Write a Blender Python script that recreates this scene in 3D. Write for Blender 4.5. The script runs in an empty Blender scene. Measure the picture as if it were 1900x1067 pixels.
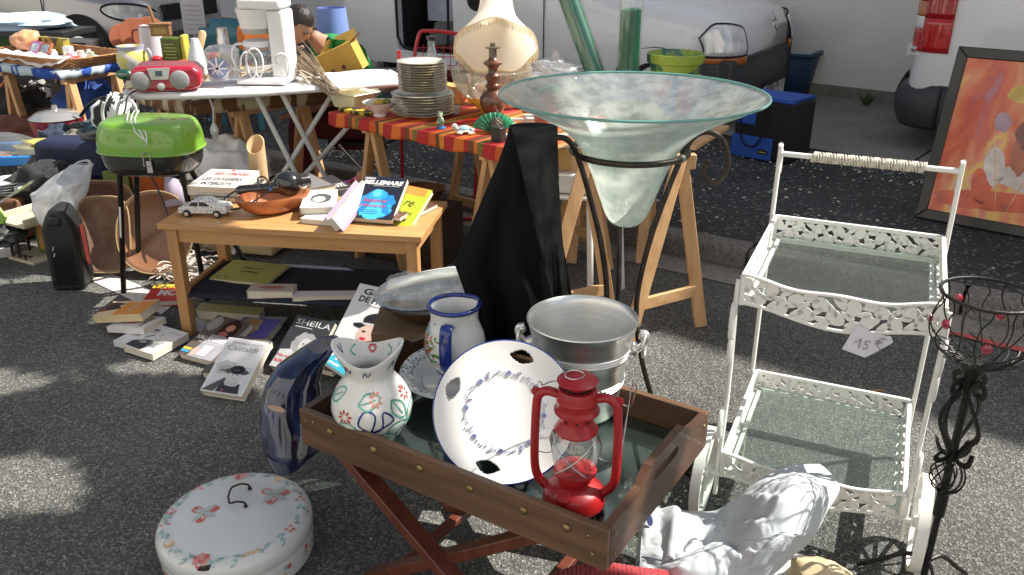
import bpy, math, random
from mathutils import Vector, Matrix, noise
R = math.radians; PI = math.pi; V = Vector
rnd = random.Random(7)
sc = bpy.context.scene; COL = sc.collection

# ------------------------------------------------------------ camera, light
PITCH = R(23.0); FPX = 1600.0; EYE = V((0, 0, 1.6))
cam = bpy.data.objects.new("camera", bpy.data.cameras.new("camera")); COL.objects.link(cam)
cam.location = EYE; cam.rotation_euler = (PI/2 - PITCH, 0, 0)
cam.data.sensor_width = 36; cam.data.lens = 36*FPX/1900; cam.data.clip_start = .05; cam.data.clip_end = 900
sc.camera = cam
SUN_EL = R(50); SX, SY = .985, .17          # towards the sun, seen from above
sun = bpy.data.objects.new("sun", bpy.data.lights.new("sun", 'SUN')); COL.objects.link(sun)
sun.data.energy = 4.9; sun.data.angle = R(.55); sun.data.color = (1, .95, .86)
sdir = V((SX*math.cos(SUN_EL), SY*math.cos(SUN_EL), math.sin(SUN_EL))).normalized()
sun.rotation_euler = sdir.to_track_quat('Z', 'Y').to_euler()
w = bpy.data.worlds.new("World"); sc.world = w; w.use_nodes = True
nt = w.node_tree; sky = nt.nodes.new('ShaderNodeTexSky'); sky.sky_type = 'NISHITA'; sky.sun_disc = False
sky.sun_elevation = SUN_EL; sky.sun_rotation = math.atan2(SX, SY); sky.air_density = 1.0; sky.dust_density = 3.0
hs = nt.nodes.new('ShaderNodeHueSaturation'); hs.inputs['Saturation'].default_value = .75   # camera white balance lies towards the shade
nt.links.new(sky.outputs[0], hs.inputs['Color']); nt.links.new(hs.outputs[0], nt.nodes['Background'].inputs[0]); nt.nodes['Background'].inputs[1].default_value = .07
sc.view_settings.view_transform = 'Standard'; sc.view_settings.look = 'None'; sc.view_settings.gamma = 1
sc.view_settings.exposure = .88
sc.render.resolution_x = 1024; sc.render.resolution_y = 575
sc.cycles.transparent_max_bounces = 24; sc.cycles.max_bounces = 10

# ------------------------------------------------------------ helpers
def ray(px, py):
    dx = (px-950)/FPX; dy = (py-533.5)/FPX
    return V((dx, math.cos(PITCH)-dy*math.sin(PITCH), -math.sin(PITCH)-dy*math.cos(PITCH)))
def G(px, py, z=0.0):
    d = ray(px, py); return EYE + d*((z-1.6)/d.z)
def Q(px, py, y):
    d = ray(px, py); return EYE + d*(y/d.y)
def norm(v): return V(v).normalized()

class MB:
    def __init__(s): s.v = []; s.f = []; s.mi = []
    def add(s, vs, fs, mi=0, M=None):
        b = len(s.v)
        s.v += [(M @ V(p)) if M is not None else V(p) for p in vs]
        for f in fs: s.f.append([b+i for i in f]); s.mi.append(mi)
        return s
    def box(s, c, d, rz=0, mi=0, M=None, rot=None, taper=1.0):
        x, y, z = [q/2 for q in d]
        vs = [V((sx*x*(taper if sz > 0 else 1), sy*y*(taper if sz > 0 else 1), sz*z)) for sz in (-1, 1) for sx, sy in ((-1,-1),(1,-1),(1,1),(-1,1))]
        m = Matrix.Translation(c) @ ((rot.to_4x4() if rot is not None else Matrix.Rotation(rz, 4, 'Z')))
        if M is not None: m = M @ m
        return s.add(vs, [(3,2,1,0),(4,5,6,7),(0,1,5,4),(1,2,6,5),(2,3,7,6),(3,0,4,7)], mi, m)
    def beam(s, a, b, w, h, mi=0, up=(0,0,1), M=None):
        a = V(a); b = V(b); z = (b-a); L = z.length; z.normalize(); u = V(up)
        x = u.cross(z)
        if x.length < 1e-4: x = V((1,0,0)).cross(z)
        x.normalize(); y = z.cross(x)
        m = Matrix((x, y, z)).transposed()
        return s.box((a+b)/2, (w, h, L), mi=mi, rot=m, M=M)
    def prism(s, pts, z0, z1, mi=0, M=None, mi_top=None):
        n = len(pts); vs = [(p[0], p[1], z0) for p in pts] + [(p[0], p[1], z1) for p in pts]
        ar = sum(pts[i][0]*pts[(i+1)%n][1]-pts[(i+1)%n][0]*pts[i][1] for i in range(n))
        fs = [tuple(range(n-1, -1, -1)), tuple(range(n, 2*n))] + [(i, (i+1)%n, n+(i+1)%n, n+i) for i in range(n)]
        if ar < 0: fs = [f[::-1] for f in fs]
        s.add(vs, fs, mi, M)
        if mi_top is not None: s.mi[-len(fs)+1] = mi_top
        return s
    def tube(s, path, r, n=8, closed=False, mi=0, flat=1.0, M=None, caps=True, up=None):
        P = [V(p) for p in path]; N = len(P)
        rr = r if isinstance(r, (list, tuple)) else [r]*N
        vs = []; px = None
        for i in range(N):
            if closed: t = P[(i+1)%N]-P[i-1]
            else: t = P[min(i+1, N-1)]-P[max(i-1, 0)]
            t.normalize()
            if up is not None: x = V(up).cross(t)
            elif px is None: x = t.cross(V((0,0,1)) if abs(t.z) < .9 else V((1,0,0)))
            else: x = px - t*px.dot(t)
            if x.length < 1e-5: x = t.orthogonal()
            x.normalize(); px = x.copy(); y = t.cross(x)
            for k in range(n):
                a = 2*PI*k/n; vs.append(P[i] + x*(rr[i]*math.cos(a)) + y*(rr[i]*flat*math.sin(a)))
        fs = []
        for i in range(N if closed else N-1):
            j = (i+1) % N
            for k in range(n): fs.append((i*n+k, i*n+(k+1)%n, j*n+(k+1)%n, j*n+k))
        if not closed and caps: fs += [tuple(range(n-1,-1,-1)), tuple((N-1)*n+k for k in range(n))]
        return s.add(vs, fs, mi, M)
    def lathe(s, prof, n=40, M=None, mi=0, a0=0, a1=2*PI, fr=None, mis=None):
        full = abs(a1-a0-2*PI) < 1e-6; m = n if full else n+1; vs = []; fs = []; fm = []
        for (r, z) in prof:
            for k in range(m):
                a = a0+(a1-a0)*k/n; q = fr(a, z) if fr else 1
                vs.append((r*q*math.cos(a), r*q*math.sin(a), z))
        for i in range(len(prof)-1):
            for k in range(n):
                k2 = (k+1) % m
                if prof[i][0] < 1e-6 and prof[i+1][0] < 1e-6: continue
                fs.append((i*m+k, i*m+k2, (i+1)*m+k2, (i+1)*m+k)); fm.append(mis[i] if mis else mi)
        b = len(s.f); s.add(vs, fs, mi, M)
        for i, q in enumerate(fm): s.mi[b+i] = q
        return s
    def ell(s, c, d, nu=20, nv=12, mi=0, M=None, rot=None, fn=None):
        vs = []; fs = []
        for j in range(nv+1):
            t = PI*j/nv
            for i in range(nu):
                a = 2*PI*i/nu; p = V((math.sin(t)*math.cos(a), math.sin(t)*math.sin(a), -math.cos(t)))
                if fn: p = fn(p)
                vs.append((p.x*d[0], p.y*d[1], p.z*d[2]))
        for j in range(nv):
            for i in range(nu): fs.append((j*nu+i, j*nu+(i+1)%nu, (j+1)*nu+(i+1)%nu, (j+1)*nu+i))
        m = Matrix.Translation(c) @ (rot.to_4x4() if rot is not None else Matrix.Identity(4))
        if M is not None: m = M @ m
        return s.add(vs, fs, mi, m)
    def grid(s, fn, nu, nv, mi=0, M=None, thick=0, closeu=False):
        vs = [fn(i/nu, j/nv) for j in range(nv+1) for i in range(nu+(0 if closeu else 1))]
        m = nu if closeu else nu+1
        fs = [(j*m+i, j*m+(i+1)%m, (j+1)*m+(i+1)%m, (j+1)*m+i) for j in range(nv) for i in range(nu)]
        return s.add(vs, fs, mi, M)
    def disc(s, c, x, y, rx, ry, n=20, mi=0, M=None):
        c = V(c); x = V(x); y = V(y)
        return s.add([c+x*(rx*math.cos(2*PI*k/n))+y*(ry*math.sin(2*PI*k/n)) for k in range(n)], [tuple(range(n))], mi, M)

MATS = {}
def mat(name, col, rough=.5, metal=0, var=.12, scale=8, bump=0, bscale=60, spec=.5, coat=0, col2=None, sheen=0, thr=None, emit=0, stretch=None, sss=0):
    if name in MATS: return MATS[name]
    m = bpy.data.materials.new(name); MATS[name] = m; m.use_nodes = True; N = m.node_tree; b = N.nodes['Principled BSDF']
    b.inputs['Roughness'].default_value = rough; b.inputs['Metallic'].default_value = metal
    b.inputs['Specular IOR Level'].default_value = spec; b.inputs['Coat Weight'].default_value = coat; b.inputs['Coat Roughness'].default_value = .08
    if sheen: b.inputs['Sheen Weight'].default_value = sheen
    tc = N.nodes.new('ShaderNodeTexCoord'); src = tc.outputs['Object']
    if stretch:
        mp = N.nodes.new('ShaderNodeMapping'); mp.inputs['Scale'].default_value = stretch; N.links.new(src, mp.inputs[0]); src = mp.outputs[0]
    ns = N.nodes.new('ShaderNodeTexNoise'); ns.inputs['Scale'].default_value = scale; ns.inputs['Detail'].default_value = 5
    N.links.new(src, ns.inputs['Vector'])
    cr = N.nodes.new('ShaderNodeValToRGB'); e = cr.color_ramp.elements
    c2 = col2 or tuple(min(1, c*(1+var)) for c in col); c1 = col if col2 else tuple(c*(1-var) for c in col)
    lo, hi = thr or (.3, .7); e[0].position = lo; e[1].position = hi
    e[0].color = (*c1, 1); e[1].color = (*c2, 1)
    N.links.new(ns.outputs[0], cr.inputs[0]); N.links.new(cr.outputs[0], b.inputs['Base Color'])
    # slight wear in the gloss
    mr = N.nodes.new('ShaderNodeMapRange'); mr.inputs[3].default_value = max(0, rough-.06); mr.inputs[4].default_value = min(1, rough+.1)
    N.links.new(ns.outputs[0], mr.inputs[0]); N.links.new(mr.outputs[0], b.inputs['Roughness'])
    if bump:
        n2 = N.nodes.new('ShaderNodeTexNoise'); n2.inputs['Scale'].default_value = bscale; n2.inputs['Detail'].default_value = 4
        N.links.new(src, n2.inputs['Vector']); bp = N.nodes.new('ShaderNodeBump'); bp.inputs['Strength'].default_value = min(1, bump); bp.inputs['Distance'].default_value = .004
        N.links.new(n2.outputs[0], bp.inputs['Height']); N.links.new(bp.outputs[0], b.inputs['Normal'])
    return m
def thin_glass(name, tint, gloss=.12, rough=.03, milk=0.0, milkcol=(.8,.85,.83), bump=0, bscale=30, pat=0):
    """thin clear stuff: lets light straight through, mirrors at grazing angles, milk = scattering share"""
    if name in MATS: return MATS[name]
    m = bpy.data.materials.new(name); MATS[name] = m; m.use_nodes = True; N = m.node_tree; N.nodes.clear(); L = N.links.new
    out = N.nodes.new('ShaderNodeOutputMaterial'); tr = N.nodes.new('ShaderNodeBsdfTransparent'); tr.inputs[0].default_value = (*tint, 1)
    gl = N.nodes.new('ShaderNodeBsdfGlossy'); gl.inputs['Roughness'].default_value = rough; gl.inputs[0].default_value = (1,1,1,1)
    fr = N.nodes.new('ShaderNodeLayerWeight'); fr.inputs[0].default_value = .22
    ma = N.nodes.new('ShaderNodeMath'); ma.operation = 'MULTIPLY_ADD'; ma.inputs[1].default_value = .32; ma.inputs[2].default_value = gloss; ma.use_clamp = True
    L(fr.outputs['Fresnel'], ma.inputs[0])
    base = tr.outputs[0]; tc = N.nodes.new('ShaderNodeTexCoord')
    ns = N.nodes.new('ShaderNodeTexNoise'); ns.inputs['Scale'].default_value = bscale; ns.inputs['Detail'].default_value = 6; L(tc.outputs['Object'], ns.inputs['Vector'])
    if milk:
        tl = N.nodes.new('ShaderNodeBsdfTranslucent'); tl.inputs[0].default_value = (*milkcol, 1)
        df = N.nodes.new('ShaderNodeBsdfDiffuse'); df.inputs[0].default_value = (*milkcol, 1)
        ad = N.nodes.new('ShaderNodeMixShader'); ad.inputs[0].default_value = .5; L(tl.outputs[0], ad.inputs[1]); L(df.outputs[0], ad.inputs[2])
        mx = N.nodes.new('ShaderNodeMixShader'); L(base, mx.inputs[1]); L(ad.outputs[0], mx.inputs[2])
        if pat:
            mr = N.nodes.new('ShaderNodeMapRange'); mr.inputs[1].default_value = .35; mr.inputs[2].default_value = .65
            mr.inputs[3].default_value = max(0, milk-pat); mr.inputs[4].default_value = min(1, milk+pat); L(ns.outputs[0], mr.inputs[0]); L(mr.outputs[0], mx.inputs[0])
        else: mx.inputs[0].default_value = milk
        base = mx.outputs[0]
    if bump:
        bp = N.nodes.new('ShaderNodeBump'); bp.inputs['Strength'].default_value = bump; bp.inputs['Distance'].default_value = .01
        L(ns.outputs[0], bp.inputs['Height']); L(bp.outputs[0], gl.inputs['Normal'])
    m2 = N.nodes.new('ShaderNodeMixShader'); L(ma.outputs[0], m2.inputs[0]); L(base, m2.inputs[1]); L(gl.outputs[0], m2.inputs[2]); L(m2.outputs[0], out.inputs[0])
    return m
def wood(name, c1, c2, rough=.5, axis=0, sc_=1, bump=.15, coat=0):
    st = [30*sc_]*3; st[axis] = 2.2*sc_
    return mat(name, c1, rough, 0, col2=c2, scale=1, stretch=tuple(st), bump=bump, bscale=2.5, coat=coat)

def build(name, mb, mats, parent=None, world=True, bevel=0, sub=0, solid=0, angle=38, smooth=True, seg=2):
    me = bpy.data.meshes.new(name)
    vs = mb.v
    if parent is not None and world:
        inv = WM(parent).inverted(); vs = [inv @ V(p) for p in vs]
    me.from_pydata([tuple(p) for p in vs], [], mb.f)
    if not isinstance(mats, (list, tuple)): mats = [mats]
    for m in mats: me.materials.append(m)
    me.polygons.foreach_set('material_index', mb.mi); me.update()
    if smooth: me.shade_smooth(); me.set_sharp_from_angle(angle=R(angle))
    o = bpy.data.objects.new(name, me); COL.objects.link(o)
    if parent is not None: o.parent = parent
    if solid:
        q = o.modifiers.new('solid', 'SOLIDIFY'); q.thickness = solid; q.offset = 0
    if bevel:
        q = o.modifiers.new('bevel', 'BEVEL'); q.width = bevel; q.segments = seg; q.limit_method = 'ANGLE'; q.angle_limit = R(35); q.harden_normals = False
    if sub:
        q = o.modifiers.new('sub', 'SUBSURF'); q.levels = sub; q.render_levels = sub
    return o
def WM(o):
    m = Matrix.LocRotScale(o.location, o.rotation_euler, o.scale)
    return WM(o.parent) @ m if o.parent else m
def tag(o, label=None, cat=None, group=None, kind=None):
    if label: o['label'] = label
    if cat: o['category'] = cat
    if group: o['group'] = group
    if kind: o['kind'] = kind
    return o
def thing(name, label, cat, loc=(0,0,0), rz=0, group=None, rot=None):
    o = bpy.data.objects.new(name, None); COL.objects.link(o); o.empty_display_size = .1
    o.location = loc; o.rotation_euler = rot if rot is not None else (0, 0, rz)
    return tag(o, label, cat, group)
def struct(name, mb, mats, **k):
    return tag(build(name, mb, mats, **k), kind='structure')
def copy_tree(o, parent=None):
    c = o.copy(); COL.objects.link(c)
    if parent is not None: c.parent = parent
    for ch in [x for x in o.children]: copy_tree(ch, c)
    return c
def text_mb(mb, s, M, w=None, h=None, mi=0, bold=0, shear=0, z=.0, align='L'):
    """lettering as thin geometry: fitted in a box w x h, origin bottom left, in the xy plane of M"""
    cu = bpy.data.curves.new('t', 'FONT'); cu.body = s; cu.size = 1; cu.offset = bold; cu.shear = shear; cu.resolution_u = 2; cu.extrude = 0
    o = bpy.data.objects.new('t', cu); me = bpy.data.meshes.new_from_object(o)
    co = [v.co.copy() for v in me.vertices]
    if co:
        x0 = min(c.x for c in co); x1 = max(c.x for c in co); y0 = min(c.y for c in co); y1 = max(c.y for c in co)
        sx = (w/(x1-x0)) if w else None; sy = (h/(y1-y0)) if h else None
        sx = sx or sy; sy = sy or sx
        ox = -(w or (x1-x0)*sx)/2 if align == 'C' else 0
        mb.add([((c.x-x0)*sx+ox, (c.y-y0)*sy, z) for c in co], [tuple(p.vertices) for p in me.polygons], mi, M)
    bpy.data.objects.remove(o); bpy.data.curves.remove(cu); bpy.data.meshes.remove(me)
    return mb
def frame(o, x, y):
    x = norm(x); z = x.cross(V(y)).normalized(); y = z.cross(x)
    m = Matrix((x, y, z)).transposed().to_4x4(); m.translation = V(o); return m
def bez(pts, n=8, closed=False):
    """Catmull-Rom through points"""
    P = [V(p) for p in pts]; out = []; N = len(P)
    for i in range(N if closed else N-1):
        g = lambda k: P[k % N] if closed else P[max(0, min(N-1, k))]
        a, b, c, d = g(i-1), g(i), g(i+1), g(i+2)
        for j in range(n):
            t = j/n; out.append(.5*((2*b)+(c-a)*t+(2*a-5*b+4*c-d)*t*t+(3*b-a-3*c+d)*t*t*t))
    if not closed: out.append(P[-1])
    return out
def spiral(c, x, y, r0, r1, a0, a1, n=30):
    c = V(c); x = V(x); y = V(y)
    return [c + x*((r0+(r1-r0)*k/n)*math.cos(a0+(a1-a0)*k/n)) + y*((r0+(r1-r0)*k/n)*math.sin(a0+(a1-a0)*k/n)) for k in range(n+1)]
def nz(p, s=1, o=0): return noise.noise(V(p)*s + V((o, o*1.7, o*.3)))
Rz = lambda a: Matrix.Rotation(a, 4, 'Z')
Rx = lambda a: Matrix.Rotation(a, 4, 'X')
Ry = lambda a: Matrix.Rotation(a, 4, 'Y')
T_ = lambda *a: Matrix.Translation(V(a))

# ------------------------------------------------------------ shared materials
pine = wood('pine', (.50,.27,.12), (.68,.42,.20), .5, 2)
pine_x = wood('beech_table', (.46,.23,.085), (.58,.32,.13), .38, 0, coat=.15)
pine_z = wood('beech_leg', (.44,.215,.08), (.56,.30,.12), .42, 2, coat=.1)
darkwood = wood('walnut', (.075,.038,.02), (.17,.085,.042), .42, 0, coat=.15)
redwood = wood('mahogany', (.09,.022,.012), (.16,.045,.025), .38, 2, coat=.2)
white_paint = mat('white_paint', (.80,.79,.75), .35, var=.04, scale=30, coat=.2)
black_plastic = mat('black_plastic', (.02,.02,.021), .38, var=.2)
black_iron = mat('black_iron', (.018,.017,.016), .42, metal=.5, var=.3, scale=40, bump=.3, bscale=120)
white_plastic = mat('white_plastic', (.82,.82,.82), .3, var=.03)
ceramic = mat('white_ceramic', (.80,.80,.77), .12, var=.025, scale=6, coat=.5)
paper = mat('book_pages', (.66,.60,.50), .85, var=.12, scale=2, stretch=(1,1,260))
steel = mat('steel', (.62,.62,.61), .25, metal=1, var=.1, scale=20)
rubber = mat('rubber', (.015,.015,.015), .8, var=.2)
chrome = mat('chrome', (.8,.8,.8), .08, metal=1, var=.03)

# ------------------------------------------------------------ setting
def ground_mat(name, c_lo, c_hi, speck, rough=.9, specks=.12, sscale=260, bump=.8):
    m = bpy.data.materials.new(name); m.use_nodes = True; N = m.node_tree; b = N.nodes['Principled BSDF']; L = N.links.new
    tc = N.nodes.new('ShaderNodeTexCoord'); o = tc.outputs['Object']
    n1 = N.nodes.new('ShaderNodeTexNoise'); n1.inputs['Scale'].default_value = 2.2; n1.inputs['Detail'].default_value = 8; L(o, n1.inputs['Vector'])
    n2 = N.nodes.new('ShaderNodeTexVoronoi'); n2.inputs['Scale'].default_value = sscale; L(o, n2.inputs['Vector'])
    n3 = N.nodes.new('ShaderNodeTexNoise'); n3.inputs['Scale'].default_value = 140; n3.inputs['Detail'].default_value = 3; L(o, n3.inputs['Vector'])
    cr = N.nodes.new('ShaderNodeValToRGB'); e = cr.color_ramp.elements; e[0].position = .3; e[1].position = .7; e[0].color = (*c_lo,1); e[1].color = (*c_hi,1)
    mx0 = N.nodes.new('ShaderNodeMath'); mx0.operation = 'MULTIPLY_ADD'; mx0.inputs[1].default_value = .5; L(n1.outputs[0], mx0.inputs[0])
    h = N.nodes.new('ShaderNodeMath'); h.operation = 'MULTIPLY'; h.inputs[1].default_value = .5; L(n3.outputs[0], h.inputs[0]); L(h.outputs[0], mx0.inputs[2])
    L(mx0.outputs[0], cr.inputs[0])
    # stones of random shade
    mr = N.nodes.new('ShaderNodeMapRange'); mr.inputs[1].default_value = 1-specks*2; mr.inputs[2].default_value = 1; mr.inputs[3].default_value = 0; mr.inputs[4].default_value = .85
    sp = N.nodes.new('ShaderNodeSeparateColor'); L(n2.outputs['Color'], sp.inputs[0]); L(sp.outputs[0], mr.inputs[0])
    mx = N.nodes.new('ShaderNodeMix'); mx.data_type = 'RGBA'; L(mr.outputs[0], mx.inputs[0]); L(cr.outputs[0], mx.inputs[6]); mx.inputs[7].default_value = (*speck,1)
    mr2 = N.nodes.new('ShaderNodeMapRange'); mr2.inputs[1].default_value = 0; mr2.inputs[2].default_value = .35; mr2.inputs[3].default_value = .55; mr2.inputs[4].default_value = 1; L(sp.outputs[1], mr2.inputs[0])
    mm = N.nodes.new('ShaderNodeMix'); mm.data_type = 'RGBA'; mm.blend_type = 'MULTIPLY'; mm.inputs[0].default_value = 1; L(mx.outputs[2], mm.inputs[6]); L(mr2.outputs[0], mm.inputs[7])
    n4 = N.nodes.new('ShaderNodeTexNoise'); n4.inputs['Scale'].default_value = .9; n4.inputs['Detail'].default_value = 3; L(o, n4.inputs['Vector'])
    mr3 = N.nodes.new('ShaderNodeMapRange'); mr3.inputs[1].default_value = .35; mr3.inputs[2].default_value = .65; mr3.inputs[3].default_value = .78; mr3.inputs[4].default_value = 1.12; L(n4.outputs[0], mr3.inputs[0])
    m5 = N.nodes.new('ShaderNodeMix'); m5.data_type = 'RGBA'; m5.blend_type = 'MULTIPLY'; m5.inputs[0].default_value = 1; L(mm.outputs[2], m5.inputs[6]); L(mr3.outputs[0], m5.inputs[7])
    L(m5.outputs[2], b.inputs['Base Color']); b.inputs['Roughness'].default_value = rough; b.inputs['Specular IOR Level'].default_value = .3
    bp = N.nodes.new('ShaderNodeBump'); bp.inputs['Strength'].default_value = bump; bp.inputs['Distance'].default_value = .004
    ad = N.nodes.new('ShaderNodeMath'); ad.operation = 'ADD'; L(n2.outputs['Distance'], ad.inputs[0]); L(n3.outputs[0], ad.inputs[1]); L(ad.outputs[0], bp.inputs['Height']); L(bp.outputs[0], b.inputs['Normal'])
    return m
asphalt = ground_mat('asphalt', (.073,.075,.074), (.128,.131,.124), (.34,.33,.29), specks=.2, sscale=190, bump=1)
dark_asphalt = ground_mat('fresh_asphalt', (.036,.037,.039), (.076,.077,.077), (.36,.35,.32), specks=.055, sscale=75)
concrete = ground_mat('concrete', (.2,.185,.16), (.34,.32,.28), (.42,.4,.35), specks=.05, sscale=120, bump=.3)
stone = ground_mat('kerb_stone', (.16,.15,.135), (.27,.255,.23), (.36,.34,.3), specks=.08, sscale=90, bump=.6)
wallm = mat('render_wall', (.80,.78,.74), .9, var=.05, scale=3, bump=.5, bscale=140)

KA = G(835, 386); KB = G(1385, 502); KD = norm(KB-KA); KN = V((-KD.y, KD.x, 0))
if KN.y < 0: KN = -KN
def along(a, b, z=0): return V((KA.x, KA.y, z)) + KD*a + KN*b
mb = MB(); mb.add([(-80,-30,0),(80,-30,0),(80,120,0),(-80,120,0)], [(0,1,2,3)])
struct('road', mb, asphalt)
kz = .10
mb = MB(); mb.add([along(-40,.14,kz-.005), along(12,.14,kz-.005), along(12,30,kz-.005), along(-40,30,kz-.005)], [(0,1,2,3)])
struct('pavement', mb, dark_asphalt)
mb = MB(); mb.add([along(-40,-.22,.004), along(12,-.22,.004), along(12,-.001,.004), along(-40,-.001,.004)], [(0,1,2,3)])
struct('gutter', mb, concrete)
mb = MB(); p = -20.0
while p < 9:
    l = .95+rnd.random()*.1; j = rnd.uniform(-.006,.006)
    M = frame(along(p+l/2, .07+j, kz/2-.02), KD, KN); mb.box((0,0,0), (l-.012, .145, kz+.05), M=M); p += l
struct('kerb', mb, stone, bevel=.018)
# wall line
WA = G(1430, 165, kz); WB = G(1640, 190, kz); WD = norm(WB-WA); WN = V((-WD.y, WD.x, 0))
if WN.y < 0: WN = -WN
mb = MB(); fr0 = WA - WN*1.9
def slab(a, b, c, d): mb.add([WA+WD*a+WN*c, WA+WD*b+WN*c, WA+WD*b+WN*d, WA+WD*a+WN*d], [(0,1,2,3)])
slab(-4, -.1, -2.1, .02); slab(-.08, 1.9, -2.1, .02); slab(1.92, 9, -2.1, .02)
for i, v in enumerate(mb.v): v.z = kz+.004
struct('concrete_apron', mb, concrete)
WH = 8.5
t = thing('building', 'tall pale grey rendered building wall behind the parked vans', 'building', WA)
mb = MB(); M = frame(WA, WD, WN)
mb.box((2, 2.02, WH/2-.3), (38, 4, WH), M=M); build('wall', mb, wallm, t)
mb = MB(); mb.box((2, -.006, .04), (38, .02, .12), M=M); build('plinth', mb, mat('wall_base', (.20,.19,.17), .9, var=.4, scale=4), t)
t = thing('building', 'pale sunlit house front on the other side of the street', 'building', (0,-9,0))
mb = MB(); M = frame(V((0,-8.5,0)), WD, WN); mb.box((0,-3,4.2), (46, 6, 8.6), M=M); fc = build('wall', mb, mat('sunlit_render', (.66,.64,.60), .9, var=.06, scale=2), t)
for k in range(-5, 6):
    for z in (1.6, 4.8):
        mb = MB(); mb.box((k*3.4+1, .02, z), (1.1, .06, 1.5), M=M); build('window', mb, mat('house_window', (.05,.06,.07), .15, coat=1), t)
# painted marks on the road
white_line = mat('road_paint', (.62,.61,.56), .8, col2=(.2,.19,.17), scale=60, thr=(.55,.72))
red_line = mat('red_road_paint', (.55,.09,.08), .8, col2=(.3,.12,.1), scale=60, thr=(.5,.8))
mb = MB(); a = G(205, 508); b = G(330, 560); c = G(300,585); d_ = G(165, 520)
mb.add([V((q.x, q.y, .004)) for q in (d_, c, b, a)], [(0,1,2,3)])
a=G(-60,470); b=G(25,455); mb.add([V((q.x,q.y,.004)) for q in (G(-60,490),G(30,476),b,a)], [(0,1,2,3)])
struct('white_marking', mb, white_line)
mb = MB()
pts = [G(x, y) for x, y in ((1730,612),(1790,622),(1850,637),(1960,662))]; pts2 = [G(x, y) for x, y in ((1730,618),(1790,629),(1850,645),(1960,671))]
mb.add([V((q.x,q.y,.008)) for q in pts+pts2], [(i+4,i+5,i+1,i) for i in range(3)]); struct('red_marking', mb, red_line)
# loose gravel along the pavement
peb = mat('gravel', (.46,.44,.40), .9, col2=(.68,.66,.61), scale=40)
mb = MB()
def pebble(p, s):
    k = rnd.random()*6; mb.ell(p, (s, s*.8, s*.45), 5, 3, M=None, rot=Matrix.Rotation(k, 3, 'Z'))
for i in range(1500):
    a = rnd.gauss(-1.2, 1.6); b = .2+abs(rnd.gauss(.45, .7))
    p = along(a, b, kz+.002)
    if nz(p, 1.6) < -.08: continue
    pebble(p, rnd.uniform(.005,.013))
for i in range(260):
    p = along(rnd.uniform(.8,4), rnd.gauss(1.9,.12), kz+.002); pebble(p, rnd.uniform(.005,.012))
for i in range(90):
    p = G(rnd.uniform(-20,1900), rnd.uniform(560,1060)); pebble((p.x,p.y,.002), rnd.uniform(.002,.004))
tag(build('gravel', mb, peb), 'pale loose gravel scattered on the dark asphalt', 'gravel', kind='stuff')
# ------------------------------------------------------------ vehicles
van_white = mat('van_paint', (.84,.86,.88), .22, var=.02, scale=2, coat=.8)
silver = mat('silver_paint', (.42,.41,.42), .28, metal=.55, var=.04, scale=2, coat=.6)
bumper_m = mat('bumper_plastic', (.05,.053,.057), .55, var=.15)
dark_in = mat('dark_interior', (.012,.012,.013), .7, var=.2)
lens_clear = mat('lamp_glass', (.80,.82,.84), .08, metal=.15, var=.25, scale=14, coat=1)
amber = mat('amber_lens', (.55,.16,.03), .15, coat=1, var=.15)
redlens = mat('red_lens', (.52,.012,.015), .12, coat=1, var=.2, scale=40)
plate_m = mat('plate_white', (.7,.7,.66), .4)
ink = mat('black_ink', (.02,.02,.022), .6, var=.05)
dark_glass = mat('dark_window', (.02,.022,.025), .06, var=.1, coat=1)
def half_section(zb, zt, W, ins=.0, top=.1):
    pts = [(ins+.07, zb), (ins+.015, zb+.12*(zt-zb)), (ins, zb+.42*(zt-zb)), (ins+.02, zb+.72*(zt-zb)), (ins+.07, zb+.88*(zt-zb)), (ins+.18, zb+.965*(zt-zb)), (ins+.42, zt), (W/2, zt+top*.3)]
    return pts + [(W-y, z) for y, z in pts[-2::-1]]
def loft(mb, stations, W, M, mi=0, cap=True):
    n = None; vs = []
    for (x, zb, zt, ins) in stations:
        s = half_section(zb, zt, W, ins); n = len(s); vs += [(x, y, z) for y, z in s]
    fs = [(i*n+k, (i+1)*n+k, (i+1)*n+k+1, i*n+k+1) for i in range(len(stations)-1) for k in range(n-1)]
    if cap: fs += [tuple(range(n)), tuple(range((len(stations)-1)*n, len(stations)*n))[::-1]]
    return mb.add(vs, [f[::-1] for f in fs], mi, M)
def wheel(T, M, y, x, r=.3):
    mb = MB(); W = M @ T_(x, y, r) @ Rx(PI/2)
    mb.lathe([(0,-.09),(r*.62,-.09),(r*.9,-.1),(r,-.07),(r,.07),(r*.9,.1),(r*.62,.08),(0,.08)], 36, W); wh = build('tyre', mb, rubber, T)
    mb = MB(); mb.lathe([(0,.085),(r*.2,.1),(r*.55,.09),(r*.62,.082)], 28, W)
    for k in range(7): mb.box((0,0,.1), (.03,.0,.0), M=W)
    build('rim', mb, steel, wh)

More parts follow.
